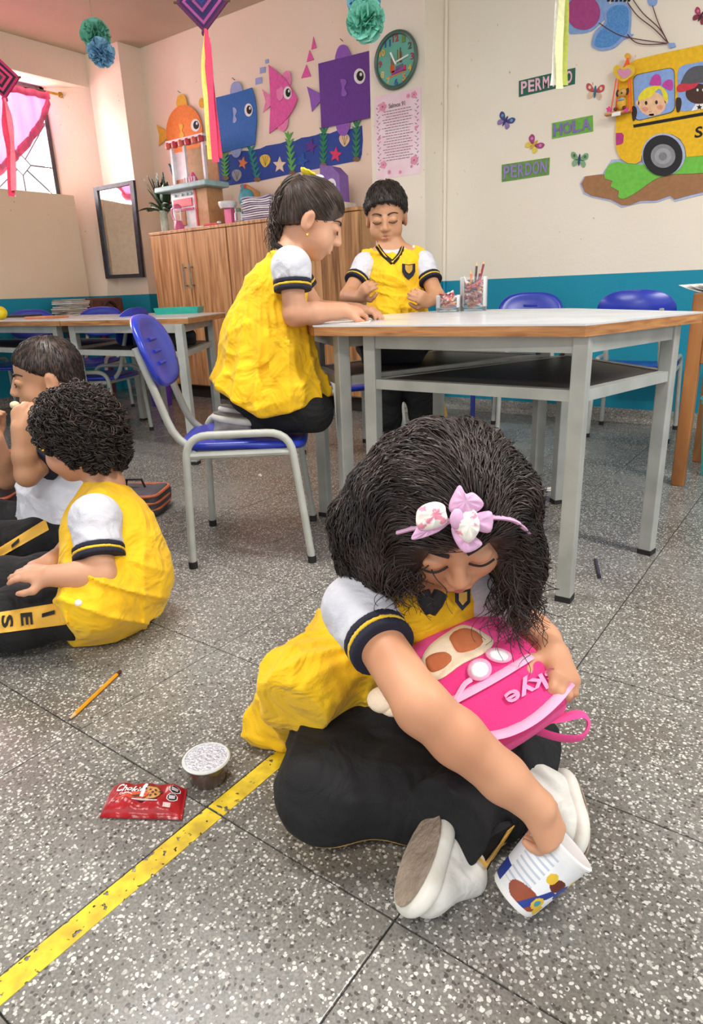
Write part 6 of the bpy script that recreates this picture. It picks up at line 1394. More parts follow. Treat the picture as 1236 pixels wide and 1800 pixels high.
# ================================================================== the pink bag on her lap
Wv = unit((-.045, -.12, -.010)); Uv = np.array((.118, .008, -.062)); Uv = unit(Uv-Wv*(Uv@Wv)); Nv = np.cross(Uv, Wv); Nv = Nv if Nv[2] > 0 else -Nv
Ob = np.array((-.308, .690, .246)); Bb = np.stack([Uv, Wv, Nv])
def pk(px, py, off=0.0):
    d = ray(px, py); t = ((Ob+Nv*off-C0)@Nv)/(d@Nv); return C0+d*t
m_pk, m_pk2, m_pk3, m_crm = clothmat('bag_pink', 'e0307f', 'd42674'), clothmat('bag_rose', 'ea4d95', 'de4088'), clothmat('bag_zip', 'f6b6d4', 'ee9fc6'), clothmat('bag_cream', 'f1dcc0', 'e8d0b0')
bag = thing('child_backpack', 'pink plush child backpack held on the girl\'s lap', 'backpack', Ob-Nv*.06)
Fb = SDF(Ob-.17, Ob+.17, .003); Fb.box(Ob-Nv*.028, (.086, .092, .028), Bb, .024, .01).ell(Ob-Nv*.018, (.080, .086, .022), Bb, .02)
sdfobj('main_compartment', Fb, m_pk2, bag, 1)
Fp = SDF(Ob-.17, Ob+.17, .003); Fp.box(Ob+Uv*.028-Nv*.004, (.052, .084, .012), Bb, .011, .01).ell(Ob+Uv*.02, (.06, .075, .014), Bb, .02); sdfobj('front_pocket', Fp, m_pk, bag, 1)
def hitB(px, py, off=.002):
    return at(px, py, (march([Fb, Fp], px, py, .6, 1.1) or .85)-off)
def patch(name, pts, mat, th=.003, off=.001, sm=5):
    P = crom(pts, sm); c_ = np.mean(np.array(P), 0); V = []; n = len(P); rings = (1, .82, .55, .25)
    for s_ in rings:
        for p in P: q = c_+(p-c_)*s_; V.append(hitB(q[0], q[1], off+th*(1 if s_ < 1 else .3)))
    V.append(hitB(c_[0], c_[1], off+th)); k0 = len(V); V += [hitB(p[0], p[1], -.004) for p in P]; Fq = []
    for k in range(3):
        for i in range(n): Fq.append((k*n+i, k*n+(i+1) % n, (k+1)*n+(i+1) % n, (k+1)*n+i))
    for i in range(n): Fq.append((3*n+i, 3*n+(i+1) % n, 4*n)); Fq.append((i, k0+i, k0+(i+1) % n, (i+1) % n))
    return mk(name, V, Fq, mat, bag, smooth=True)
patch('cream_panel', [(738, 1172), (752, 1138), (785, 1112), (815, 1098), (850, 1112), (868, 1128), (852, 1148), (812, 1168), (778, 1192), (752, 1196)], m_crm, .004)
patch('rust_patch', [(790, 1118), (812, 1104), (838, 1110), (850, 1128), (835, 1142), (808, 1148), (796, 1136)], M('felt_rust', 'c8744a', .9, 'b8643c'), .0065, .002); patch('rust_patch', [(748, 1158), (768, 1146), (790, 1148), (794, 1162), (775, 1178), (754, 1180)], M('felt_rust', 'c8744a', .9, 'b8643c'), .0065, .002)
for cx_, cy_, rx_, ry_, rt_ in ((877, 1152, 24, 13, .2), (843, 1177, 22, 20, -.3)):
    patch('oval_rim', ell(cx_, cy_, rx_, ry_, 10, rt_), m_pk3, .007, .002); patch('white_oval', ell(cx_, cy_, rx_*.8, ry_*.78, 10, rt_), M('felt_white', 'f4f2f2', .8), .010, .002)
def zipper(name, pts, wpx, off):
    C_ = crom(pts, 6, False); mb = MB(); P = [hitB(x, y, off) for x, y in C_]; mb.tube(P, wpx, 8, flat=.45); o = mb.build(name, m_pk3, bag, smooth=True)
    MB().tube([p-_f*.0035 for p in P], .0016, 6).build('zip_teeth', M('zip_teeth', 'e58fb8', .5), o, smooth=True)
zipper('zip', [(788, 1236), (830, 1214), (880, 1186), (932, 1154)], .0075, .002); zipper('zip', [(842, 1297), (890, 1288), (935, 1266), (975, 1232), (1003, 1198)], .0078, .003)
MB().tube([hitB(x, y, .004) for x, y in crom([(800, 1232), (815, 1205), (828, 1195)], 4, False)], .0035, 6).build('ribbon', m_pk3, bag, smooth=True)
def wrapbag(p):
    d = p-C0; k_ = 1.0; pd = d@_f; px_, py_ = CX+FPX*(d@_R)/pd, CY-FPX*(d@_U)/pd; return hitB(px_, py_, .0045)
quadtext('lettering', 'skye', pk(967, 1164), pk(880, 1213), pk(899, 1246), pk(986, 1197), -_f*.001, M('print_pink', 'f29ac6', .7), bag, wrapbag)
MB().tube(crom([at(935, 1268, .855), at(985, 1262, .86), at(1022, 1255, .862), at(1035, 1272, .86), at(1022, 1296, .852), at(985, 1297, .848), at(945, 1285, .85)], 5, False), .009, 8, flat=.3).build('carry_loop', m_pk2, bag, smooth=True)
MB().ball(at(672, 1230, .85), (.020, .020, .015), 14).ball(at(690, 1240, .85), (.018, .018, .012), 14).build('plush_ear', m_crm, bag, smooth=True)

# ================================================================== the cup she holds
cb0 = at(899, 1590, .80); cm0 = at(987, 1500, .795); cax = unit(cm0-cb0); CL = np.linalg.norm(cm0-cb0)*1.02
e1 = unit(np.cross(cax, (0, 0, 1))); e2 = np.cross(cax, e1); Rm = np.stack([e1, e2, cax], 1); r0_, r1_ = .0295, .0375
low = min((cb0+r0_*(math.cos(a)*e1+math.sin(a)*e2))[2] for a in np.linspace(0, 6.28, 60)); cb0 = cb0-np.array((0, 0, low-.0008))
cup = thing('paper_cup', 'white printed paper cup the girl tilts on the floor', 'cup', cb0)
m_cup = M('cup_white', 'f4f4f4', .45, 'ececec'); prof = [(.001, 0), (r0_-.002, 0), (r0_, .003)]+[(r0_+(r1_-r0_)*t, .003+(CL-.003)*t) for t in (.25, .5, .75, 1)]+[(r1_+.0025, CL), (r1_+.003, CL+.003), (r1_, CL+.0045), (r1_-.002, CL), (r0_-.0005, .006), (.001, .006)]
MB().lathe(prof, cb0, 40, R=Rm).build('cup_wall', m_cup, cup, smooth=True)
cols = ['f2f4f8', '2a3f94', '9a4a2c', 'eac23a', '4aa0b0', 'c4cede', '6a2c20']; cmats = [M('print'+c, c, .5) for c in cols]
V, Fq, mi = [], [], []; na, nt_ = 220, 80; th0 = math.atan2(-_f@e2, -_f@e1)
for j in range(nt_+1):
    t = .09+.84*j/nt_
    for i in range(na): a = 2*math.pi*i/na+th0; V.append(cb0+Rm@np.array(((r0_+(r1_-r0_)*t+.0004)*math.cos(a), (r0_+(r1_-r0_)*t+.0004)*math.sin(a), t*CL)))
def inel(a, t, ca, ct, ra, rt): return ((a-ca)/ra)**2+((t-ct)/rt)**2 < 1
sgn = 1 if (Rm@np.array((math.cos(th0+.3), math.sin(th0+.3), 0)))@_R > (Rm@np.array((math.cos(th0-.3), math.sin(th0-.3), 0)))@_R else -1
for j in range(nt_):
    for i in range(na):
        Fq.append((j*na+i, j*na+(i+1) % na, (j+1)*na+(i+1) % na, (j+1)*na+i)); a = ((i+.5)/na*2*math.pi+math.pi) % (2*math.pi)-math.pi; a *= sgn; t = (j+.5)/nt_; c = 0
        if a < -.25 and t > .12: c = 5 if int(t*30) % 3 == 0 else 0
        if inel(a, t, -.15, .14, .75, .17): c = 2
        if abs(a-.25-(t-.3)*1.2) < .17 and t < .5: c = 1
        if inel(a, t, .32, .20, .22, .12): c = 3
        if inel(a, t, .32, .20, .12, .06): c = 4
        if inel(a, t, .62, .10, .2, .10): c = 3
        if inel(a, t, .35, .62, .3, .12): c = 6
        if inel(a, t, .8, .55, .25, .17): c = 1
        if inel(a, t, .0, .66, .18, .1) or inel(a, t, .95, .78, .2, .12): c = 3
        if abs(a) > 1.25: c = 0 if t > .3 else 1
        mi.append(c)
mk('printed_wrap', V, Fq, cmats, cup, smooth=True, matidx=mi)

# ================================================================== things lying on the floor near her
# cookie packet
pq_ = [onz(*p, .016)[:2] for p in ((172, 1424), (318, 1428), (327, 1375), (196, 1372))]
def pkt(u, v, off=0.0):
    a, b, c, d = [np.array(p) for p in pq_]; q = (1-u)*(1-v)*a+u*(1-v)*b+u*v*c+(1-u)*v*d
    edge = min(1, min(u, 1-u)/.16); z = .003+.017*math.sqrt(max(0, edge))*(max(0, 1-(2*abs(v-.5))**5))**.5*(1+.10*math.sin(19*u+5*v)+.05*math.sin(40*u-9*v))
    return np.array((q[0], q[1], z+off))
m_red = M('foil_red', 'b5202a', .28, '931820', 14, bump=.25, bscale=45); pkg = thing('cookie_packet', 'red foil packet of chocolate chip cookies lying on the floor', 'packet', (*np.mean(np.array(pq_), 0), 0))
V, Fq = [], []; nu, nv = 44, 22
for i in range(nu+1):
    for j in range(nv+1): V.append(pkt(i/nu, j/nv))
k0 = len(V); V += [np.array((p[0], p[1], max(.0008, .002-.0))) for p in V]
for i in range(nu):
    for j in range(nv): a = i*(nv+1)+j; Fq.append((a, a+nv+1, a+nv+2, a+1)); Fq.append((k0+a, k0+a+1, k0+a+nv+2, k0+a+nv+1))
for i in range(nu):
    for j in (0, nv): a = i*(nv+1)+j; Fq.append((a, a+nv+1, k0+a+nv+1, k0+a))
for j in range(nv):
    for i in (0, nu): a = i*(nv+1)+j; Fq.append((a, a+1, k0+a+1, k0+a))
mk('wrapper', V, Fq, m_red, pkg, smooth=True)
def pprint(name, uv, mat, off=.0012):
    uv = [(u, .06+.76*v) for u, v in uv]
    c_ = np.mean(np.array(uv), 0); n = len(uv); V = [pkt(*p, off) for p in uv]+[pkt(*(c_+(np.array(p)-c_)*.5), off) for p in uv]+[pkt(*c_, off)]; Fq = []
    for i in range(n): Fq.append((i, (i+1) % n, n+(i+1) % n, n+i)); Fq.append((n+i, n+(i+1) % n, 2*n))
    return mk(name, V, Fq, mat, pkg)
def ptext(s, u0, v0, u1, v1, mat, off=.0016, sk=0.0):
    T_, Fc, _ = text_mesh(s); V = [pkt(u0+(u1-u0)*x+sk*y, .06+.76*(v0+(v1-v0)*y), off) for x, y in T_]; mk('printed_word', V, Fc, mat, pkg)
m_pw, m_pb, m_cook, m_choc, m_or = M('print_white', 'f4eef0', .5), M('print_black', '151214', .5), M('cookie_print', 'd8a25c', .6, 'b87c3c', 60), M('choc_print', '4a2a1a', .6), M('print_orange', 'd8502a', .5, 'c23c22')
pprint('printed_swirl', [(.16+.0, .35), (.45, .30), (.6, .5), (.5, .7), (.3, .55)], m_or, .0008)
pprint('printed_crumbs', [(.52+.20*math.cos(a)*(1+.15*math.sin(5*a)), .62+.34*math.sin(a)*(1+.1*math.cos(7*a))) for a in np.linspace(0, 6.28, 30)[:-1]], m_choc, .0009)
ck_ = pprint('printed_cookie', [(.585+.125*math.cos(a), .60+.27*math.sin(a)) for a in np.linspace(0, 6.28, 24)[:-1]], m_cook, .0013)
for (u, v) in ((.53, .62), (.58, .72), (.62, .58), (.56, .5), (.65, .68), (.6, .45), (.52, .75), (.66, .5)): pprint('printed_chip', [(u+.018*math.cos(a), v+.045*math.sin(a)) for a in np.linspace(0, 6.28, 8)[:-1]], m_choc, .0017)
pprint('printed_highlight', [(.46, .45), (.50, .45), (.535, .92), (.50, .98), (.47, .9)], m_pw, .0019)
ptext('Chokis', .13, .62, .46, .90, m_pw, sk=.03); ptext('Chocolate', .2, .50, .36, .59, m_pw); ptext('47 g', .12, .20, .2, .3, M('print_grey', 'c8a8a8', .6))
pprint('printed_line', [(.37, .30), (.70, .24), (.70, .27), (.38, .34)], m_pw)
for (u, v) in ((.885, .80), (.865, .47)):
    pprint('seal_rim', [(u+.072*math.cos(a+.39), v+.165*math.sin(a+.39)) for a in np.linspace(0, 6.283, 9)[:-1]], m_pw, .0013); pprint('warning_seal', [(u+.062*math.cos(a+.39), v+.145*math.sin(a+.39)) for a in np.linspace(0, 6.283, 9)[:-1]], m_pb, .0018)
    for k in (-.045, .0, .045): pprint('seal_line', [(u-.038, v+k-.012), (u+.038, v+k-.012), (u+.038, v+k+.012), (u-.038, v+k+.012)], m_pw, .0022)
pprint('printed_panel', [(.77, .08), (.86, .08), (.86, .24), (.77, .24)], M('print_pale', 'd8c0be', .6))
# dessert cup
jc = onz(367, 1368, 0); jl = thing('dessert_cup', 'small round dessert cup with a silver foil lid on the floor', 'cup', jc); jr = .0365
MB().lathe([(.001, 0), (.027, 0), (.0285, .002), (.0335, .036), (.0335, .037), (.001, .037)], jc, 36).build('cup_wall', M('brown_pudding_cup', '5c4a42', .2, '463630', 40, coat=.6), jl, smooth=True)
MB().lathe([(.0315, .0355), (jr, .0365), (jr+.0008, .0385), (jr-.001, .0405), (.0325, .0405), (.0325, .0385)], jc, 36).build('clear_rim', M('clear_rim_plastic', 'dfe3e4', .1, 'cfd4d6', coat=.5), jl, smooth=True)
MB().lathe([(.001, .0388), (.0326, .0388), (.0330, .0398), (.001, .0402)], jc, 36).build('foil_lid', M('foil_lid', 'd4d5de', .3, 'a9acbc', 260, metal=.35, bump=.35, bscale=240), jl, smooth=True)
# pencils
def pencil(name, lb, a, b, r, col, tip, end, cat='pencil', group=None):
    a, b = np.array(a, float), np.array(b, float); a[2] += r; b[2] += r; d = unit(b-a); t = thing(name, lb, cat, (a+b)/2-np.array((0, 0, r)), group=group)
    MB().tube([a+d*.02, b-d*.012], r, 6).build('barrel', M('pencil'+col, col, .4), t); MB().tube([a+d*.02, a+d*.006], [r, r*.4], 6).build('sharpened_wood', M('pencil_wood', 'd8b080', .7), t); MB().tube([a+d*.006, a], [r*.4, r*.1], 6).build('lead', M('pencil'+tip, tip, .5), t); MB().tube([b-d*.012, b], r*1.03, 8).build('end_cap', M('pencil'+end, end, .4), t)
pencil('pencil', 'orange pencil lying on the floor left of the cookie packet', onz(120, 1270, .0), onz(212, 1183, .0), .0038, 'e09a1c', '3a3a3c', '4a2418')
pencil('pen', 'dark purple crayon lying on the floor by the near table leg', onz(1046, 981, 0), onz(1054, 1017, 0), .0042, '3f3b52', '4a4560', '2c2838', 'crayon')
def scrap(lb, px, py, n, s_, col):
    c_ = onz(px, py, 0); t = thing('paper_scrap', lb, 'litter', c_, group='white paper scraps on the floor'); R = np.random.default_rng(int(px))
    for k in range(n):
        o_ = c_+np.array((R.normal()*s_, R.normal()*s_, 0)); a = R.uniform(0, 3); w_, h_ = s_*R.uniform(.4, .9), s_*R.uniform(.25, .5); u_ = np.array((math.cos(a), math.sin(a), 0)); v_ = np.array((-math.sin(a), math.cos(a), 0)); z0 = np.array((0, 0, .0006+.001*k))
        MB().prism([o_-u_*w_-v_*h_+z0, o_+u_*w_-v_*h_+z0, o_+u_*w_+v_*h_+z0+np.array((0, 0, .004)), o_-u_*w_*.6+v_*h_+z0+np.array((0, 0, .002))], (0, 0, .0007)).build('scrap_piece', M('scrap_white', 'eceae6', .8), t)
scrap('crumpled white paper bits beside the middle table legs', 968, 861, 6, .012, 'w'); scrap('tiny white scrap under the kneeling girl\'s chair', 458, 835, 2, .009, 'w'); scrap('white crumb near the wooden desk leg', 1198, 850, 2, .006, 'w')
er = onz(975, 732, 0); o = MB().box((-.022, -.012, 0), (.022, .012, .012), bev=.003, c=er, R=np.eye(3)).build('eraser', M('eraser_white', 'e8e6e0', .7), None); tag(o, 'white eraser on the floor under the table', 'eraser')

# ================================================================== bags on the floor by the boys
def floor_bag(name, lb, px, py, half, rz, c1, c2, lean=0.0):
    c_ = onz(px, py, 0); t = thing(name, lb, 'bag', c_); ca, sa = math.cos(rz), math.sin(rz); B = np.array([[ca, sa, 0], [-sa, ca, 0], [0, 0, 1]]); ce = c_+np.array((0, 0, half[2]+.002))
    Fg = SDF(ce-max(half)*1.6, ce+max(half)*1.6, .0045); Fg.box(ce, half, B, min(half)*.55, .01); Fg.disp(lambda P: -.003*np.sin(60*P[:, 0]+50*P[:, 2])); Fg.cut((0, 0, .001), (0, 0, -1)); sdfobj('bag_body', Fg, M('bagc'+c1, c1, .7, None, 50, bump=.3, bscale=300), t)
    for k, zz in enumerate((.98, .62, .3)):
        ring = [ce+B.T@np.array((half[0]*1.0*math.copysign(abs(math.cos(a))**.35, math.cos(a)), half[1]*1.0*math.copysign(abs(math.sin(a))**.35, math.sin(a)), half[2]*(2*zz-1)*.9)) for a in np.linspace(0, 6.283, 41)[:-1]]
        MB().tube(ring, .0055, 6, closed=True).build('piping', M('bagp'+c2, c2, .6), t, smooth=True)
    MB().tube([ce+B.T@np.array((half[0]*x, half[1]*.2, half[2]+z)) for x, z in ((-.35, -.004), (-.25, .03), (.25, .03), (.35, -.004))], .008, 8, flat=.5).build('handle', M('bag_strap', '1c1a1c', .8), t, smooth=True)
floor_bag('school_bag', 'black school bag with orange piping at the left edge', -18, 905, (.10, .075, .115), .75, '33282a', 'b0563c')
floor_bag('school_bag', 'flat grey bag with orange piping behind the curly boy', 240, 898, (.11, .085, .040), .55, '55525a', 'd0704c')

# ================================================================== the wooden desk at the right edge
m_dk = wood('desk_wood', 'a8703c', '8f5a2c', '6e4220', sc=(5, 5, 1.2)); dk = thing('wooden_desk', 'brown wooden teacher desk at the right edge', 'desk', (.0, 2.78, 0))
for x, y in ((-.425, 2.585), (-.425, 2.985), (.42, 2.585), (.42, 2.985)): MB().box((x-.022, y-.02, 0), (x+.022, y+.02, .672), bev=.003).build('leg', m_dk, dk)
MB().box((-.403, 2.575, .44), (.398, 2.595, .64), bev=.002).build('front_panel', m_dk, dk); MB().box((-.435, 2.605, .44), (-.415, 2.965, .64)).build('side_panel', m_dk, dk); MB().box((-.402, 2.58, .645), (.46, 3.02, .668), bev=.003).build('desk_top', M('desk_top_light', 'd8b894', .5, 'caa880'), dk)
pp2 = thing('paper_pile', 'loose white papers lying on the wooden desk', 'papers', (-.36, 2.66, .6725))
for k in range(6):
    V, Fq = [], []; a = .1*k-.2; cx_, cy_ = -.335+.02*k, 2.66+.012*k
    for i in range(9):
        for j in range(5): x, y = -.15+.30*i/8, -.1+.2*j/4; z = .6735+.003*k+.006*(1+math.sin(3*x*10+k))*.5+(.02*max(0, -x-.09)/.06); V.append((cx_+x*math.cos(a)-y*math.sin(a), cy_+x*math.sin(a)+y*math.cos(a), z))
    V += [(v[0], v[1], v[2]-.0012) for v in V]
    for i in range(8):
        for j in range(4): q = i*5+j; Fq.append((q, q+5, q+6, q+1)); Fq.append((45+q, 45+q+1, 45+q+6, 45+q+5))
    mk('sheet', V, Fq, M('paper_white', 'f0f0ee', .7), pp2, smooth=True)
def bin_(lb, c_, r, h, col, col2):
    t = thing('waste_bin', lb, 'bin', c_); n = 16; mb = MB().lathe([(.001, .004), (r*.78, .004), (r*.78, 0), (r*.80, 0), (r, h*.93), (r*1.06, h*.94), (r*1.06, h), (r*1.0, h), (r*.96, h*.95), (r*.76, .008), (.001, .008)], c_, 36); mb.build('bin_wall', M('bin'+col, col, .45, col2, 70), t, smooth=True)
    MB().tube([np.array(c_)+np.array((r*1.06*math.cos(a), r*1.06*math.sin(a), h)) for a in np.linspace(0, 6.283, 37)[:-1]], .006, 6, closed=True).build('rim', M('bin'+col, col, .45, col2, 70), t, smooth=True)
bin_('turquoise plastic bin beside the wooden desk', np.array((-.292, 2.80, 0)), .115, .29, '3fc0c0', '34b0b2')
bin_('purple plastic bin beside the left table', np.append(onz(286, 712, 0)[:2], 0), .085, .25, '6a3fae', '5a34a0')
# small blue table by the teal wall
bt_ = [onz(781, 716, 0), onz(868, 729, 0)]; bl = thing('blue_stool', 'blue metal stool by the teal wall behind the standing boy', 'stool', (bt_[0]+bt_[1])/2); m_bm = M('blue_metal', '2c3c9c', .4)
dx = bt_[1]-bt_[0]; nx = np.array((-dx[1], dx[0], 0)); nx = nx/np.linalg.norm(nx)*.26
nx = nx if nx[1] > 0 else -nx
nx = nx*0+np.array((0, .28, 0)) if bt_[0][1] < 3.3 else np.array((0, -.28, 0))
for p in (bt_[0], bt_[1], bt_[0]+nx, bt_[1]+nx):
    l = MB().tube([p, np.array((p[0], p[1], .40))], .013, 10).build('leg', m_bm, bl, smooth=True)
cs = [bt_[0], bt_[1], bt_[1]+nx, bt_[0]+nx]; MB().prism([np.array((p[0], p[1], .40)) for p in cs], (0, 0, .02)).build('seat_board', m_bm, bl)
MB().tube([np.array((p[0], p[1], .3)) for p in cs], .010, 8, closed=True).build('brace', m_bm, bl, smooth=True)

# ================================================================== on the near tables
def jar(lb, c_, r, h, lbs, nstick, up, seed):
    t = thing('plastic_jar', lb, 'jar', c_); R = np.random.default_rng(seed)
    MB().lathe([(.001, .0), (r*.94, .0), (r, .012), (r, h), (r-.002, h), (r-.002, .014), (.001, .003)], c_, 32).build('jar_wall', m_clear, t, smooth=True)
    cl = ['c8404c', 'e8dcd8', 'd87a7c', 'b02c48', 'e0a0a4', 'f0ece8', '8a2c44', 'e07a3c', 'd8b06a', '4a3a5c']; mb = MB()
    for k in range(nstick):
        z = .012+R.uniform(0, h*.62); a = R.uniform(0, 6.28); el = R.normal()*.35; d = np.array((math.cos(a)*math.cos(el), math.sin(a)*math.cos(el), math.sin(el))); L = r*R.uniform(.5, .85); p = np.array(c_)+np.array((R.uniform(-.35, .35)*r, R.uniform(-.35, .35)*r, z+.01)); a0, a1 = p-d*L, p+d*L
        for q in (a0, a1):
            q[2] = max(q[2], c_[2]+.010); rr = np.linalg.norm(q[:2]-c_[:2])
            if rr > r*.88: q[:2] = c_[:2]+(q[:2]-c_[:2])*r*.88/rr
        mb.tube([a0, a1], .0035, 6, mi=k % len(cl))
    o = mb.build('crayon_heap', [M('crayon'+c, c, .5) for c in cl], None); tag(o, lbs, 'crayons', kind='stuff')
    for k, (x, hh, col, dsc) in enumerate(up):
        a0 = np.array(c_)+np.array((x*.3*r, 0, h*.45)); a1 = np.array(c_)+RH*x*r*1.0+np.array((0, 0, hh)); d = unit(a1-a0); p = thing('pencil', dsc, 'pencil', a0, group='pencils standing in the jar')
        MB().tube([a0, a1-d*.014], .0038, 6).build('barrel', M('crayon'+col, col, .5), p); MB().tube([a1-d*.014, a1], [.0036, .0006], 6).build('point', M('pencil_wood', 'd8b080', .7), p)
j1 = onz(832, 545, .64); j1 = np.array((-1.10, 2.22, .6402)); d_ = ray(832, 545)
s1 = (2.20)/d_[1]; j1 = np.array((d_[0]*s1, 2.20, .6402)); d_ = ray(788, 545); s2 = 2.13/d_[1]; j2 = np.array((d_[0]*s2, 2.13, .6402))
jar('tall clear plastic jar packed with crayons and pencils', j1, .047, .112, 'heap of red and white crayons inside the tall jar', 110, [(.75, .165, '8a2c44', 'leftmost dark pencil leaning out of the tall jar'[0:] if False else 'long maroon pencil leaning right out of the tall jar'), (.2, .160, '4a3a3c', 'long dark pencil standing up in the tall jar'), (-.25, .135, 'e07a3c', 'orange pencil standing in the tall jar'), (.5, .135, '6a2c4c', 'short plum pencil standing in the tall jar')], 5)
jar('low clear plastic tub of crayons beside the standing boy', j2, .042, .055, 'heap of crayons inside the low tub', 45, [], 6)
pw = thing('worksheet', 'white worksheet under the ponytail girl\'s hand', 'paper', locB(606, 550, -.05)); q = locB(600, 551, -.03); q[2] = .6405
MB().prism([q+FB*a+NB*b for a, b in ((-.09, -.06), (.07, -.08), (.09, .09), (-.07, .10))], (0, 0, .0008)).build('sheet', M('paper_white', 'f0f0ee', .7), pw)
# dark bags on the shelves
def shelf_bag(lb, c_, half, rz, col):
    c_ = np.array(c_, float); ca, sa = math.cos(rz), math.sin(rz); B = np.array([[ca, sa, 0], [-sa, ca, 0], [0, 0, 1]]); t = thing('dark_bag', lb, 'bag', (c_[0], c_[1], .4982)); ce = np.array((c_[0], c_[1], .4982+half[2]))
    Fg = SDF(ce-max(half)*1.5, ce+max(half)*1.5, .005); Fg.ell(ce, half, B, .01).box(ce-np.array((0, 0, half[2]*.4)), (half[0]*.8, half[1]*.8, half[2]*.6), B, .015, .02).cut((0, 0, .4985), (0, 0, -1)); sdfobj('bag_body', Fg, M('bagc'+col, col, .7, None, 50, bump=.3), t)
    MB().tube([ce+B.T@np.array((half[0]*x, -half[1]*.5, half[2]*z)) for x, z in ((-.5, .7), (-.2, 1.05), (.2, 1.05), (.5, .7))], .006, 6).build('strap', M('bag_strap', '1c1a1c', .8), t, smooth=True)
shelf_bag('black bag on the shelf under the left table', (-2.72, 2.16), (.17, .10, .05), .3, '1f1d22')
shelf_bag('dark bag on the shelf under the table by the standing boy', (-1.17, 1.82), (.12, .09, .05), .5, '26262c')
# ================================================================== left side: tray, books, ball, satchel
def rimtray(lb, c_, hx, hy, rz, col):
    t = thing('plastic_tray', lb, 'tray', c_); ca, sa = math.cos(rz), math.sin(rz); R = np.array([[ca, -sa, 0], [sa, ca, 0], [0, 0, 1]]); m_ = M('tray'+col, col, .35)
    MB().box((-hx*.92, -hy*.9, 0), (hx*.92, hy*.9, .004), R=R, c=c_).build('tray_floor', m_, t)
    for a, b, c2_, d2_ in ((-hx, -hy, hx, -hy), (hx, -hy, hx, hy), (hx, hy, -hx, hy), (-hx, hy, -hx, -hy)):
        p, q = np.array((a, b)), np.array((c2_, d2_)); P = [np.array((*(p*.93), 0)), np.array((*(q*.93), 0)), np.array((*q, .032)), np.array((*p, .032))]; P = [np.array(c_)+R@x for x in P]; MB().prism(P, np.array(c_)*0+R@np.array(((p+q)[0]*.5*.03, (p+q)[1]*.5*.03, 0))).build('tray_side', m_, t)
tc_ = onz(318, 551, .64); d_ = ray(318, 551); rimtray('turquoise plastic tray on the left table', np.array((tc_[0]-.02, tc_[1]+.01, .6402)), .115, .075, .62, '2fb3a0')
bkp = onz(76, 560, .64); o = MB().box((-.10, -.07, 0), (.10, .07, .012), bev=.002, R=np.eye(3), c=(bkp[0], bkp[1]+.02, .6402)).build('workbook', M('book_orange', 'd88a5c', .6), None); tag(o, 'orange workbook lying on the left table', 'book')
bkp = onz(25, 558, .64); o = MB().box((-.14, -.06, 0), (.14, .06, .014), bev=.002, R=np.eye(3), c=(bkp[0], bkp[1]+.05, .6402)).build('dark_folder', M('folder_dark', '2e3036', .5), None); tag(o, 'dark folder lying on the left table beside the yellow ball', 'folder')
bc_ = onz(3, 562, .64); o = MB().ball((bc_[0], bc_[1], .6402+.036), .036, 18).build('toy_ball', M('ball_yellow', 'f2d41c', .4), None, smooth=True); tag(o, 'yellow ball on the left table at the picture edge', 'ball')
# low dark stand with satchel and papers by the left wall
sc_ = onx(160, 560, -4.70); st = thing('dark_stand', 'dark wooden stand with thin legs by the window wall', 'stand', (-4.70, sc_[1], 0)); m_ds = M('dark_stand', '3a2a26', .6)
x0, x1, y0, y1 = -4.90, -4.52, sc_[1]-.32, sc_[1]+.26
MB().box((x0, y0, .54), (x1, y1, .565)).build('stand_top', m_ds, st)
for x in (x0+.02, x1-.02):
    for y in (y0+.03, (y0+y1)/2, y1-.03): MB().box((x-.014, y-.014, 0), (x+.014, y+.014, .54)).build('leg', M('stand_leg', '5a2c34', .6), st)
sat = thing('satchel', 'brown satchel with a curved handle on the dark stand', 'bag', (-4.66, sc_[1]+.10, .565))
Fg = SDF((-4.86, sc_[1]-.10, .55), (-4.46, sc_[1]+.30, .82), .005); Fg.box((-4.66, sc_[1]+.095, .655), (.06, .145, .088), None, .02, .01); sdfobj('bag_body', Fg, M('satchel_brown', '6a4032', .6, '5a342a', 30, bump=.2), sat)
MB().tube(crom([(-4.595, sc_[1]+.03, .58), (-4.582, sc_[1]+.05, .68), (-4.58, sc_[1]+.10, .715), (-4.582, sc_[1]+.15, .68), (-4.595, sc_[1]+.17, .58)], 5, False), .010, 8).build('handle', M('satchel_handle', '3c241c', .5), sat, smooth=True)
pl = thing('paper_stack', 'untidy stack of papers beside the brown satchel', 'papers', (-4.68, sc_[1]-.17, .566))
for k in range(14):
    a = random.uniform(-.25, .25); c2_ = np.array((-4.68+random.uniform(-.02, .02), sc_[1]-.17+random.uniform(-.025, .025), .567+.0125*k)); R = np.array([[math.cos(a), -math.sin(a), 0], [math.sin(a), math.cos(a), 0], [0, 0, 1]]); MB().box((-.10, -.085, 0), (.10, .085, .0095), R=R, c=c2_).build('sheaf', M('sheaf%d' % (k % 3), ('d8d0c4', 'b8a898', 'e8e2d8')[k % 3], .8), pl)

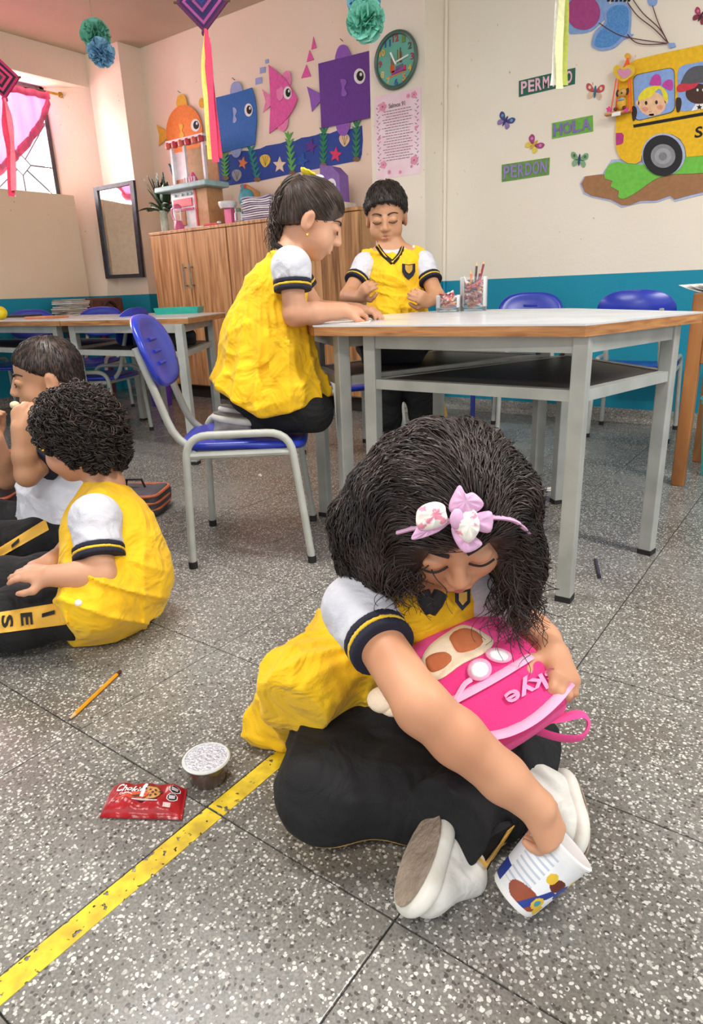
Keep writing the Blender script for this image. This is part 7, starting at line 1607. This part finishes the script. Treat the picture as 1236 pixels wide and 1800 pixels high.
# ================================================================== on top of the cupboards
zk = ZK+.0006
def kx(px, y=3.45): return ony(px, 380, y)[0]
def toyb(mb, t, name, mat, **k): return mb.build(name, mat, t, **k)
m_pnk, m_wt, m_teal, m_tan, m_rd = M('toy_pink', 'e86a9c', .4), M('toy_white', 'f2f0f2', .4), M('toy_mint', 'a9d0d0', .4), M('toy_board', 'd0a070', .6), M('toy_red', 'd83a48', .4)
X0k, X1k = kx(312), kx(372); ktn = thing('toy_kitchen', 'pink and white toy kitchen tower with a mint shelf', 'toy', ((X0k+X1k)/2, 3.47, ZK)); y0, y1 = 3.40, 3.56
W_ = X1k-X0k; sx = lambda u: X0k+W_*u
MB().box((sx(.0), y0+.01, zk), (sx(.72), y1, zk+.25), bev=.004).build('oven_cabinet', m_wt, ktn); MB().box((sx(.72), y0+.01, zk), (sx(1.05), y1, zk+.25), bev=.004).build('side_board', m_tan, ktn)
MB().box((sx(.70), y0+.004, zk), (sx(.75), y0+.02, zk+.25)).build('red_trim', m_rd, ktn); MB().box((sx(.08), y0+.002, zk+.15), (sx(.62), y0+.012, zk+.20)).build('oven_slot', m_rd, ktn); MB().box((sx(.10), y0+.002, zk+.03), (sx(.40), y0+.012, zk+.12)).build('oven_door', M('oven_amber', 'b8743c', .4), ktn); MB().box((sx(.08), y0, zk+.125), (sx(.65), y0+.012, zk+.138)).build('oven_handle', m_pnk, ktn)
for u in (.15, .35, .5, .62): MB().tube([(sx(u), y0+.012, zk+.225), (sx(u), y0-.004, zk+.225)], .009, 10).build('knob', m_teal, ktn, smooth=True)
MB().box((sx(-.25), y0-.06, zk+.25), (sx(1.25), y1, zk+.285), bev=.008).build('counter_shelf', m_teal, ktn)
for u in (.05, .42, .95): MB().box((sx(u), y0+.03, zk+.285), (sx(u)+.02, y0+.05, zk+.53)).build('upright', m_wt, ktn)
MB().box((sx(.05), y1-.02, zk+.285), (sx(1.02), y1-.01, zk+.53)).build('back_panel', m_tan, ktn); MB().box((sx(.08), y0+.05, zk+.33), (sx(.42), y0+.07, zk+.50), bev=.003).build('fridge_door', m_wt, ktn); MB().box((sx(.10), y0+.045, zk+.29), (sx(.38), y0+.06, zk+.33)).build('drawer', M('oven_amber', 'b8743c', .4), ktn)
for k in range(6): MB().lathe([(.001, 0), (.018, .002), (.022, .02), (.018, .04), (.001, .045)], (sx(.02+.19*k), y0+.03, zk+.525), 12).build('awning_scallop', m_rd if k % 2 else M('toy_coral', 'f0705c', .4), ktn, smooth=True)
MB().box((sx(-.02), y0+.02, zk+.56), (sx(1.05), y1, zk+.575)).build('roof_board', m_wt, ktn)
for k in range(5): MB().box((sx(.5+.07*k), y0-.01, zk+.285), (sx(.5+.07*k)+.006, y0, zk+.325)).build('fence_slat', m_wt, ktn)
MB().lathe([(.001, 0), (.035, 0), (.03, .03), (.008, .07), (.001, .07)], (sx(.68), y0+.02, zk+.285), 16).build('toy_hood', m_pnk, ktn, smooth=True)
# plant
vx = kx(292, 3.46); vs = thing('potted_plant', 'dark green leafy plant in a glass vase on the cupboard', 'plant', (vx, 3.44, ZK)); m_leaf = M('plant_leaf', '2f4a2c', .45, '22381f', 25)
MB().lathe([(.001, 0), (.028, 0), (.03, .02), (.026, .12), (.032, .15), (.029, .15), (.024, .12), (.027, .02), (.001, .012)], (vx, 3.44, zk), 20).build('vase', M('vase_glass', 'b9c4b4', .1, '98a890', coat=.8), vs, smooth=True)
R = np.random.default_rng(8)
for k in range(40):
    a = R.uniform(0, 6.28); el = R.uniform(.35, 1.5); L = R.uniform(.15, .30); base = np.array((vx, 3.44, zk+.13)); d = np.array((math.cos(a)*math.cos(el), math.sin(a)*math.cos(el)*.6, math.sin(el))); sd = unit(np.cross(d, (0.1, .3, 1))); n_ = np.cross(sd, d); V, Fq = [], []; m = 8
    for i in range(m+1):
        t = i/m; w_ = .028*math.sin(math.pi*min(1, t*.95+.03))**.8*(1 if t > .15 else .3); c2_ = base+d*L*t*1.1+np.array((0, 0, -.10*t*t*math.cos(el))); V += [c2_-sd*w_+n_*.004, c2_, c2_+sd*w_+n_*.004, c2_-n_*.0015]
    for i in range(m):
        q = i*4
        for k2 in range(4): Fq.append((q+k2, q+(k2+1) % 4, q+4+(k2+1) % 4, q+4+k2))
    for v in range(len(V)): V[v] = np.array((V[v][0], min(V[v][1], YW-.03), V[v][2]))
    mk('leaf', V, Fq, m_leaf, vs, smooth=True)
# toy blender
bx_ = kx(313, 3.36); bld = thing('toy_blender', 'small pink toy blender in front of the plant', 'toy', (bx_, 3.36, ZK)); MB().lathe([(.001, 0), (.034, 0), (.036, .02), (.022, .055), (.001, .055)], (bx_, 3.36, zk), 20).build('blender_base', m_pnk, bld, smooth=True); MB().lathe([(.02, .055), (.028, .14), (.026, .14), (.018, .058)], (bx_, 3.36, zk), 20).build('jug', m_clear, bld, smooth=True); MB().lathe([(.001, .14), (.03, .14), (.03, .15), (.012, .165), (.001, .165)], (bx_, 3.36, zk), 20).build('lid', m_pnk, bld, smooth=True); MB().tube(crom([(bx_-.026, 3.36, zk+.145), (bx_-.06, 3.36, zk+.135), (bx_-.055, 3.36, zk+.085), (bx_-.024, 3.36, zk+.06)], 5, False), .007, 8).build('jug_handle', M('toy_rose', 'f0a0c0', .4), bld, smooth=True)
# toy sink, jar, red sticks
tx = kx(404, 3.42); sk = thing('toy_table', 'pink toy sink with a white basin top', 'toy', (tx, 3.42, ZK)); MB().box((tx-.03, 3.40, zk), (tx+.035, 3.46, zk+.10), bev=.004).build('pedestal', m_pnk, sk); MB().lathe([(.001, .10), (.05, .10), (.062, .125), (.062, .14), (.05, .14), (.04, .125), (.001, .12)], (tx-.01, 3.42, zk), 24).build('basin', m_wt, sk, smooth=True)
gx = kx(419, 3.37); gj = thing('glass_jar', 'tiny glass jar with a green lid on the cupboard', 'jar', (gx, 3.37, ZK)); MB().lathe([(.001, 0), (.024, 0), (.026, .01), (.026, .055), (.018, .065), (.016, .065), (.023, .053), (.023, .012), (.001, .006)], (gx, 3.37, zk), 20).build('jar_wall', m_clear, gj, smooth=True); MB().lathe([(.001, .065), (.02, .065), (.02, .085), (.001, .088)], (gx, 3.37, zk), 16).build('lid', M('jar_green', '6a8a6c', .5), gj, smooth=True)
rx = kx(376, 3.345); rk = thing('toy_knife', 'red and silver toy knife lying on the cupboard edge', 'toy', (rx, 3.345, ZK)); MB().box((rx-.10, 3.34, zk), (rx+.03, 3.355, zk+.014), bev=.004).build('handle', m_rd, rk); MB().box((rx-.20, 3.338, zk), (rx-.10, 3.357, zk+.006)).build('blade', M('toy_silver', 'c8c8cc', .3, metal=.6), rk); MB().ball((rx+.045, 3.347, zk+.012), (.02, .012, .012), 10).build('pommel', M('toy_silver', 'c8c8cc', .3, metal=.6), rk, smooth=True)
fx = kx(425, 3.55); rf = thing('red_folder', 'upright red folder leaning on the wall over the cupboard', 'folder', (fx, 3.6, ZK)); MB().box((fx-.02, 3.58, zk), (fx+.03, 3.60, zk+.26), bev=.002).build('folder_spine', m_rd, rf); MB().prism([(fx+.03, 3.585, zk+.18), (fx+.03, 3.585, zk+.26), (fx+.13, 3.60, zk+.20), (fx+.12, 3.60, zk+.12)], (0, .012, 0)).build('folder_flap', M('folder_tan', 'd8a05c', .6), rf)
tyx = kx(436, 3.50); ty = thing('plush_toy', 'rounded teal plush toy standing behind the papers', 'toy', (tyx, 3.50, ZK)); MB().ball((tyx, 3.50, zk+.05), (.05, .04, .05), 14).build('toy_body', M('toy_teal', '5aa8b4', .7, '4a98a8'), ty, smooth=True); MB().ball((tyx+.005, 3.495, zk+.155), (.06, .045, .062), 16).build('toy_head', M('toy_teal', '5aa8b4', .7, '4a98a8'), ty, smooth=True); MB().lathe([(.001, .05), (.018, 0), (.001, 0)], (tyx-.03, 3.50, zk+.205), 10).build('toy_ear', M('toy_teal', '5aa8b4', .7, '4a98a8'), ty, smooth=True)
pxs = kx(466, 3.46); ps_ = thing('paper_stack', 'wavy stack of white and lilac papers on the cupboard', 'papers', (pxs, 3.46, ZK))
for k in range(11):
    V, Fq = [], []; c2_ = (pxs+random.uniform(-.012, .012), 3.46)
    for i in range(13):
        for j in range(3): x, y = -.125+.25*i/12, -.08+.08*j; V.append((c2_[0]+x, c2_[1]+y, zk+.002+.0125*k+.007*(k/11)*math.sin(x*26+k*.35)+.007*(k/11)))
    V += [(v[0], v[1], v[2]+.008) for v in V]
    for i in range(12):
        for j in range(2): q = i*3+j; Fq.append((q, q+1, q+4, q+3)); Fq.append((39+q, 39+q+3, 39+q+4, 39+q+1))
        for j in (0, 2): q = i*3+j; Fq.append((q, q+3, 39+q+3, 39+q))
    for i in (0, 12):
        for j in range(2): q = i*3+j; Fq.append((q, q+1, 39+q+1, 39+q))
    mk('sheaf', V, Fq, M('sheafw%d' % (k % 3), ('e9e4ee', 'b9aec8', 'f4f1f4')[k % 3], .7), ps_, smooth=False)
bxx = kx(592, 3.50); pbx = thing('gift_box', 'purple gable box with a round white label', 'box', (bxx, 3.50, ZK)); zb = zk+.05
MB().box((bxx-.085, 3.42, zk), (bxx+.11, 3.56, zk+.05), bev=.006).build('tray_base', M('box_base', 'e8dcd0', .6), pbx)
MB().prism([(bxx-.075, 3.44, zb), (bxx+.08, 3.44, zb), (bxx+.075, 3.44, zb+.15), (bxx+.02, 3.44, zb+.20), (bxx-.065, 3.44, zb+.215)], (0, .09, 0)).build('box_body', M('box_purple', '8a68b4', .5, '7c5aa8'), pbx); MB().prism([(bxx+.015+.034*math.cos(a), 3.4395, zb+.10+.034*math.sin(a)) for a in np.linspace(0, 6.28, 25)[:-1]], (0, -.001, 0)).build('round_label', m_wt, pbx); MB().prism([(bxx+.015+.024*math.cos(a), 3.4385, zb+.10+.010*math.sin(a)) for a in np.linspace(0, 6.28, 17)[:-1]], (0, -.001, 0)).build('label_mark', M('box_purple', '8a68b4', .5, '7c5aa8'), pbx)
cxx = kx(560, 3.56); cd = thing('craft_card', 'yellow folded craft card beside the purple box', 'card', (cxx, 3.56, ZK)); MB().prism([(cxx-.05, 3.56, zk), (cxx+.05, 3.56, zk), (cxx+.06, 3.57, zk+.25), (cxx-.02, 3.57, zk+.22)], (0, .006, 0)).build('card_panel', M('card_yellow', 'e8dc9c', .7), cd); MB().prism([(cxx-.05, 3.562, zk), (cxx-.02, 3.572, zk+.22), (cxx-.09, 3.60, zk+.2), (cxx-.1, 3.59, zk)], (0, .006, 0)).build('card_panel', M('card_cream', 'd8ccb0', .7), cd)
cxx = kx(498, 3.60); cd = thing('number_card', 'pale yellow upright strip behind the papers', 'card', (cxx, 3.62, ZK)); MB().box((cxx-.022, 3.615, zk), (cxx+.022, 3.622, zk+.25)).build('strip', M('card_pale', 'f0e6a8', .7), cd); MB().box((cxx+.03, 3.618, zk), (cxx+.12, 3.624, zk+.24)).build('card_panel', M('card_pink', 'd8b4a8', .7, 'a88a84', 60), cd)
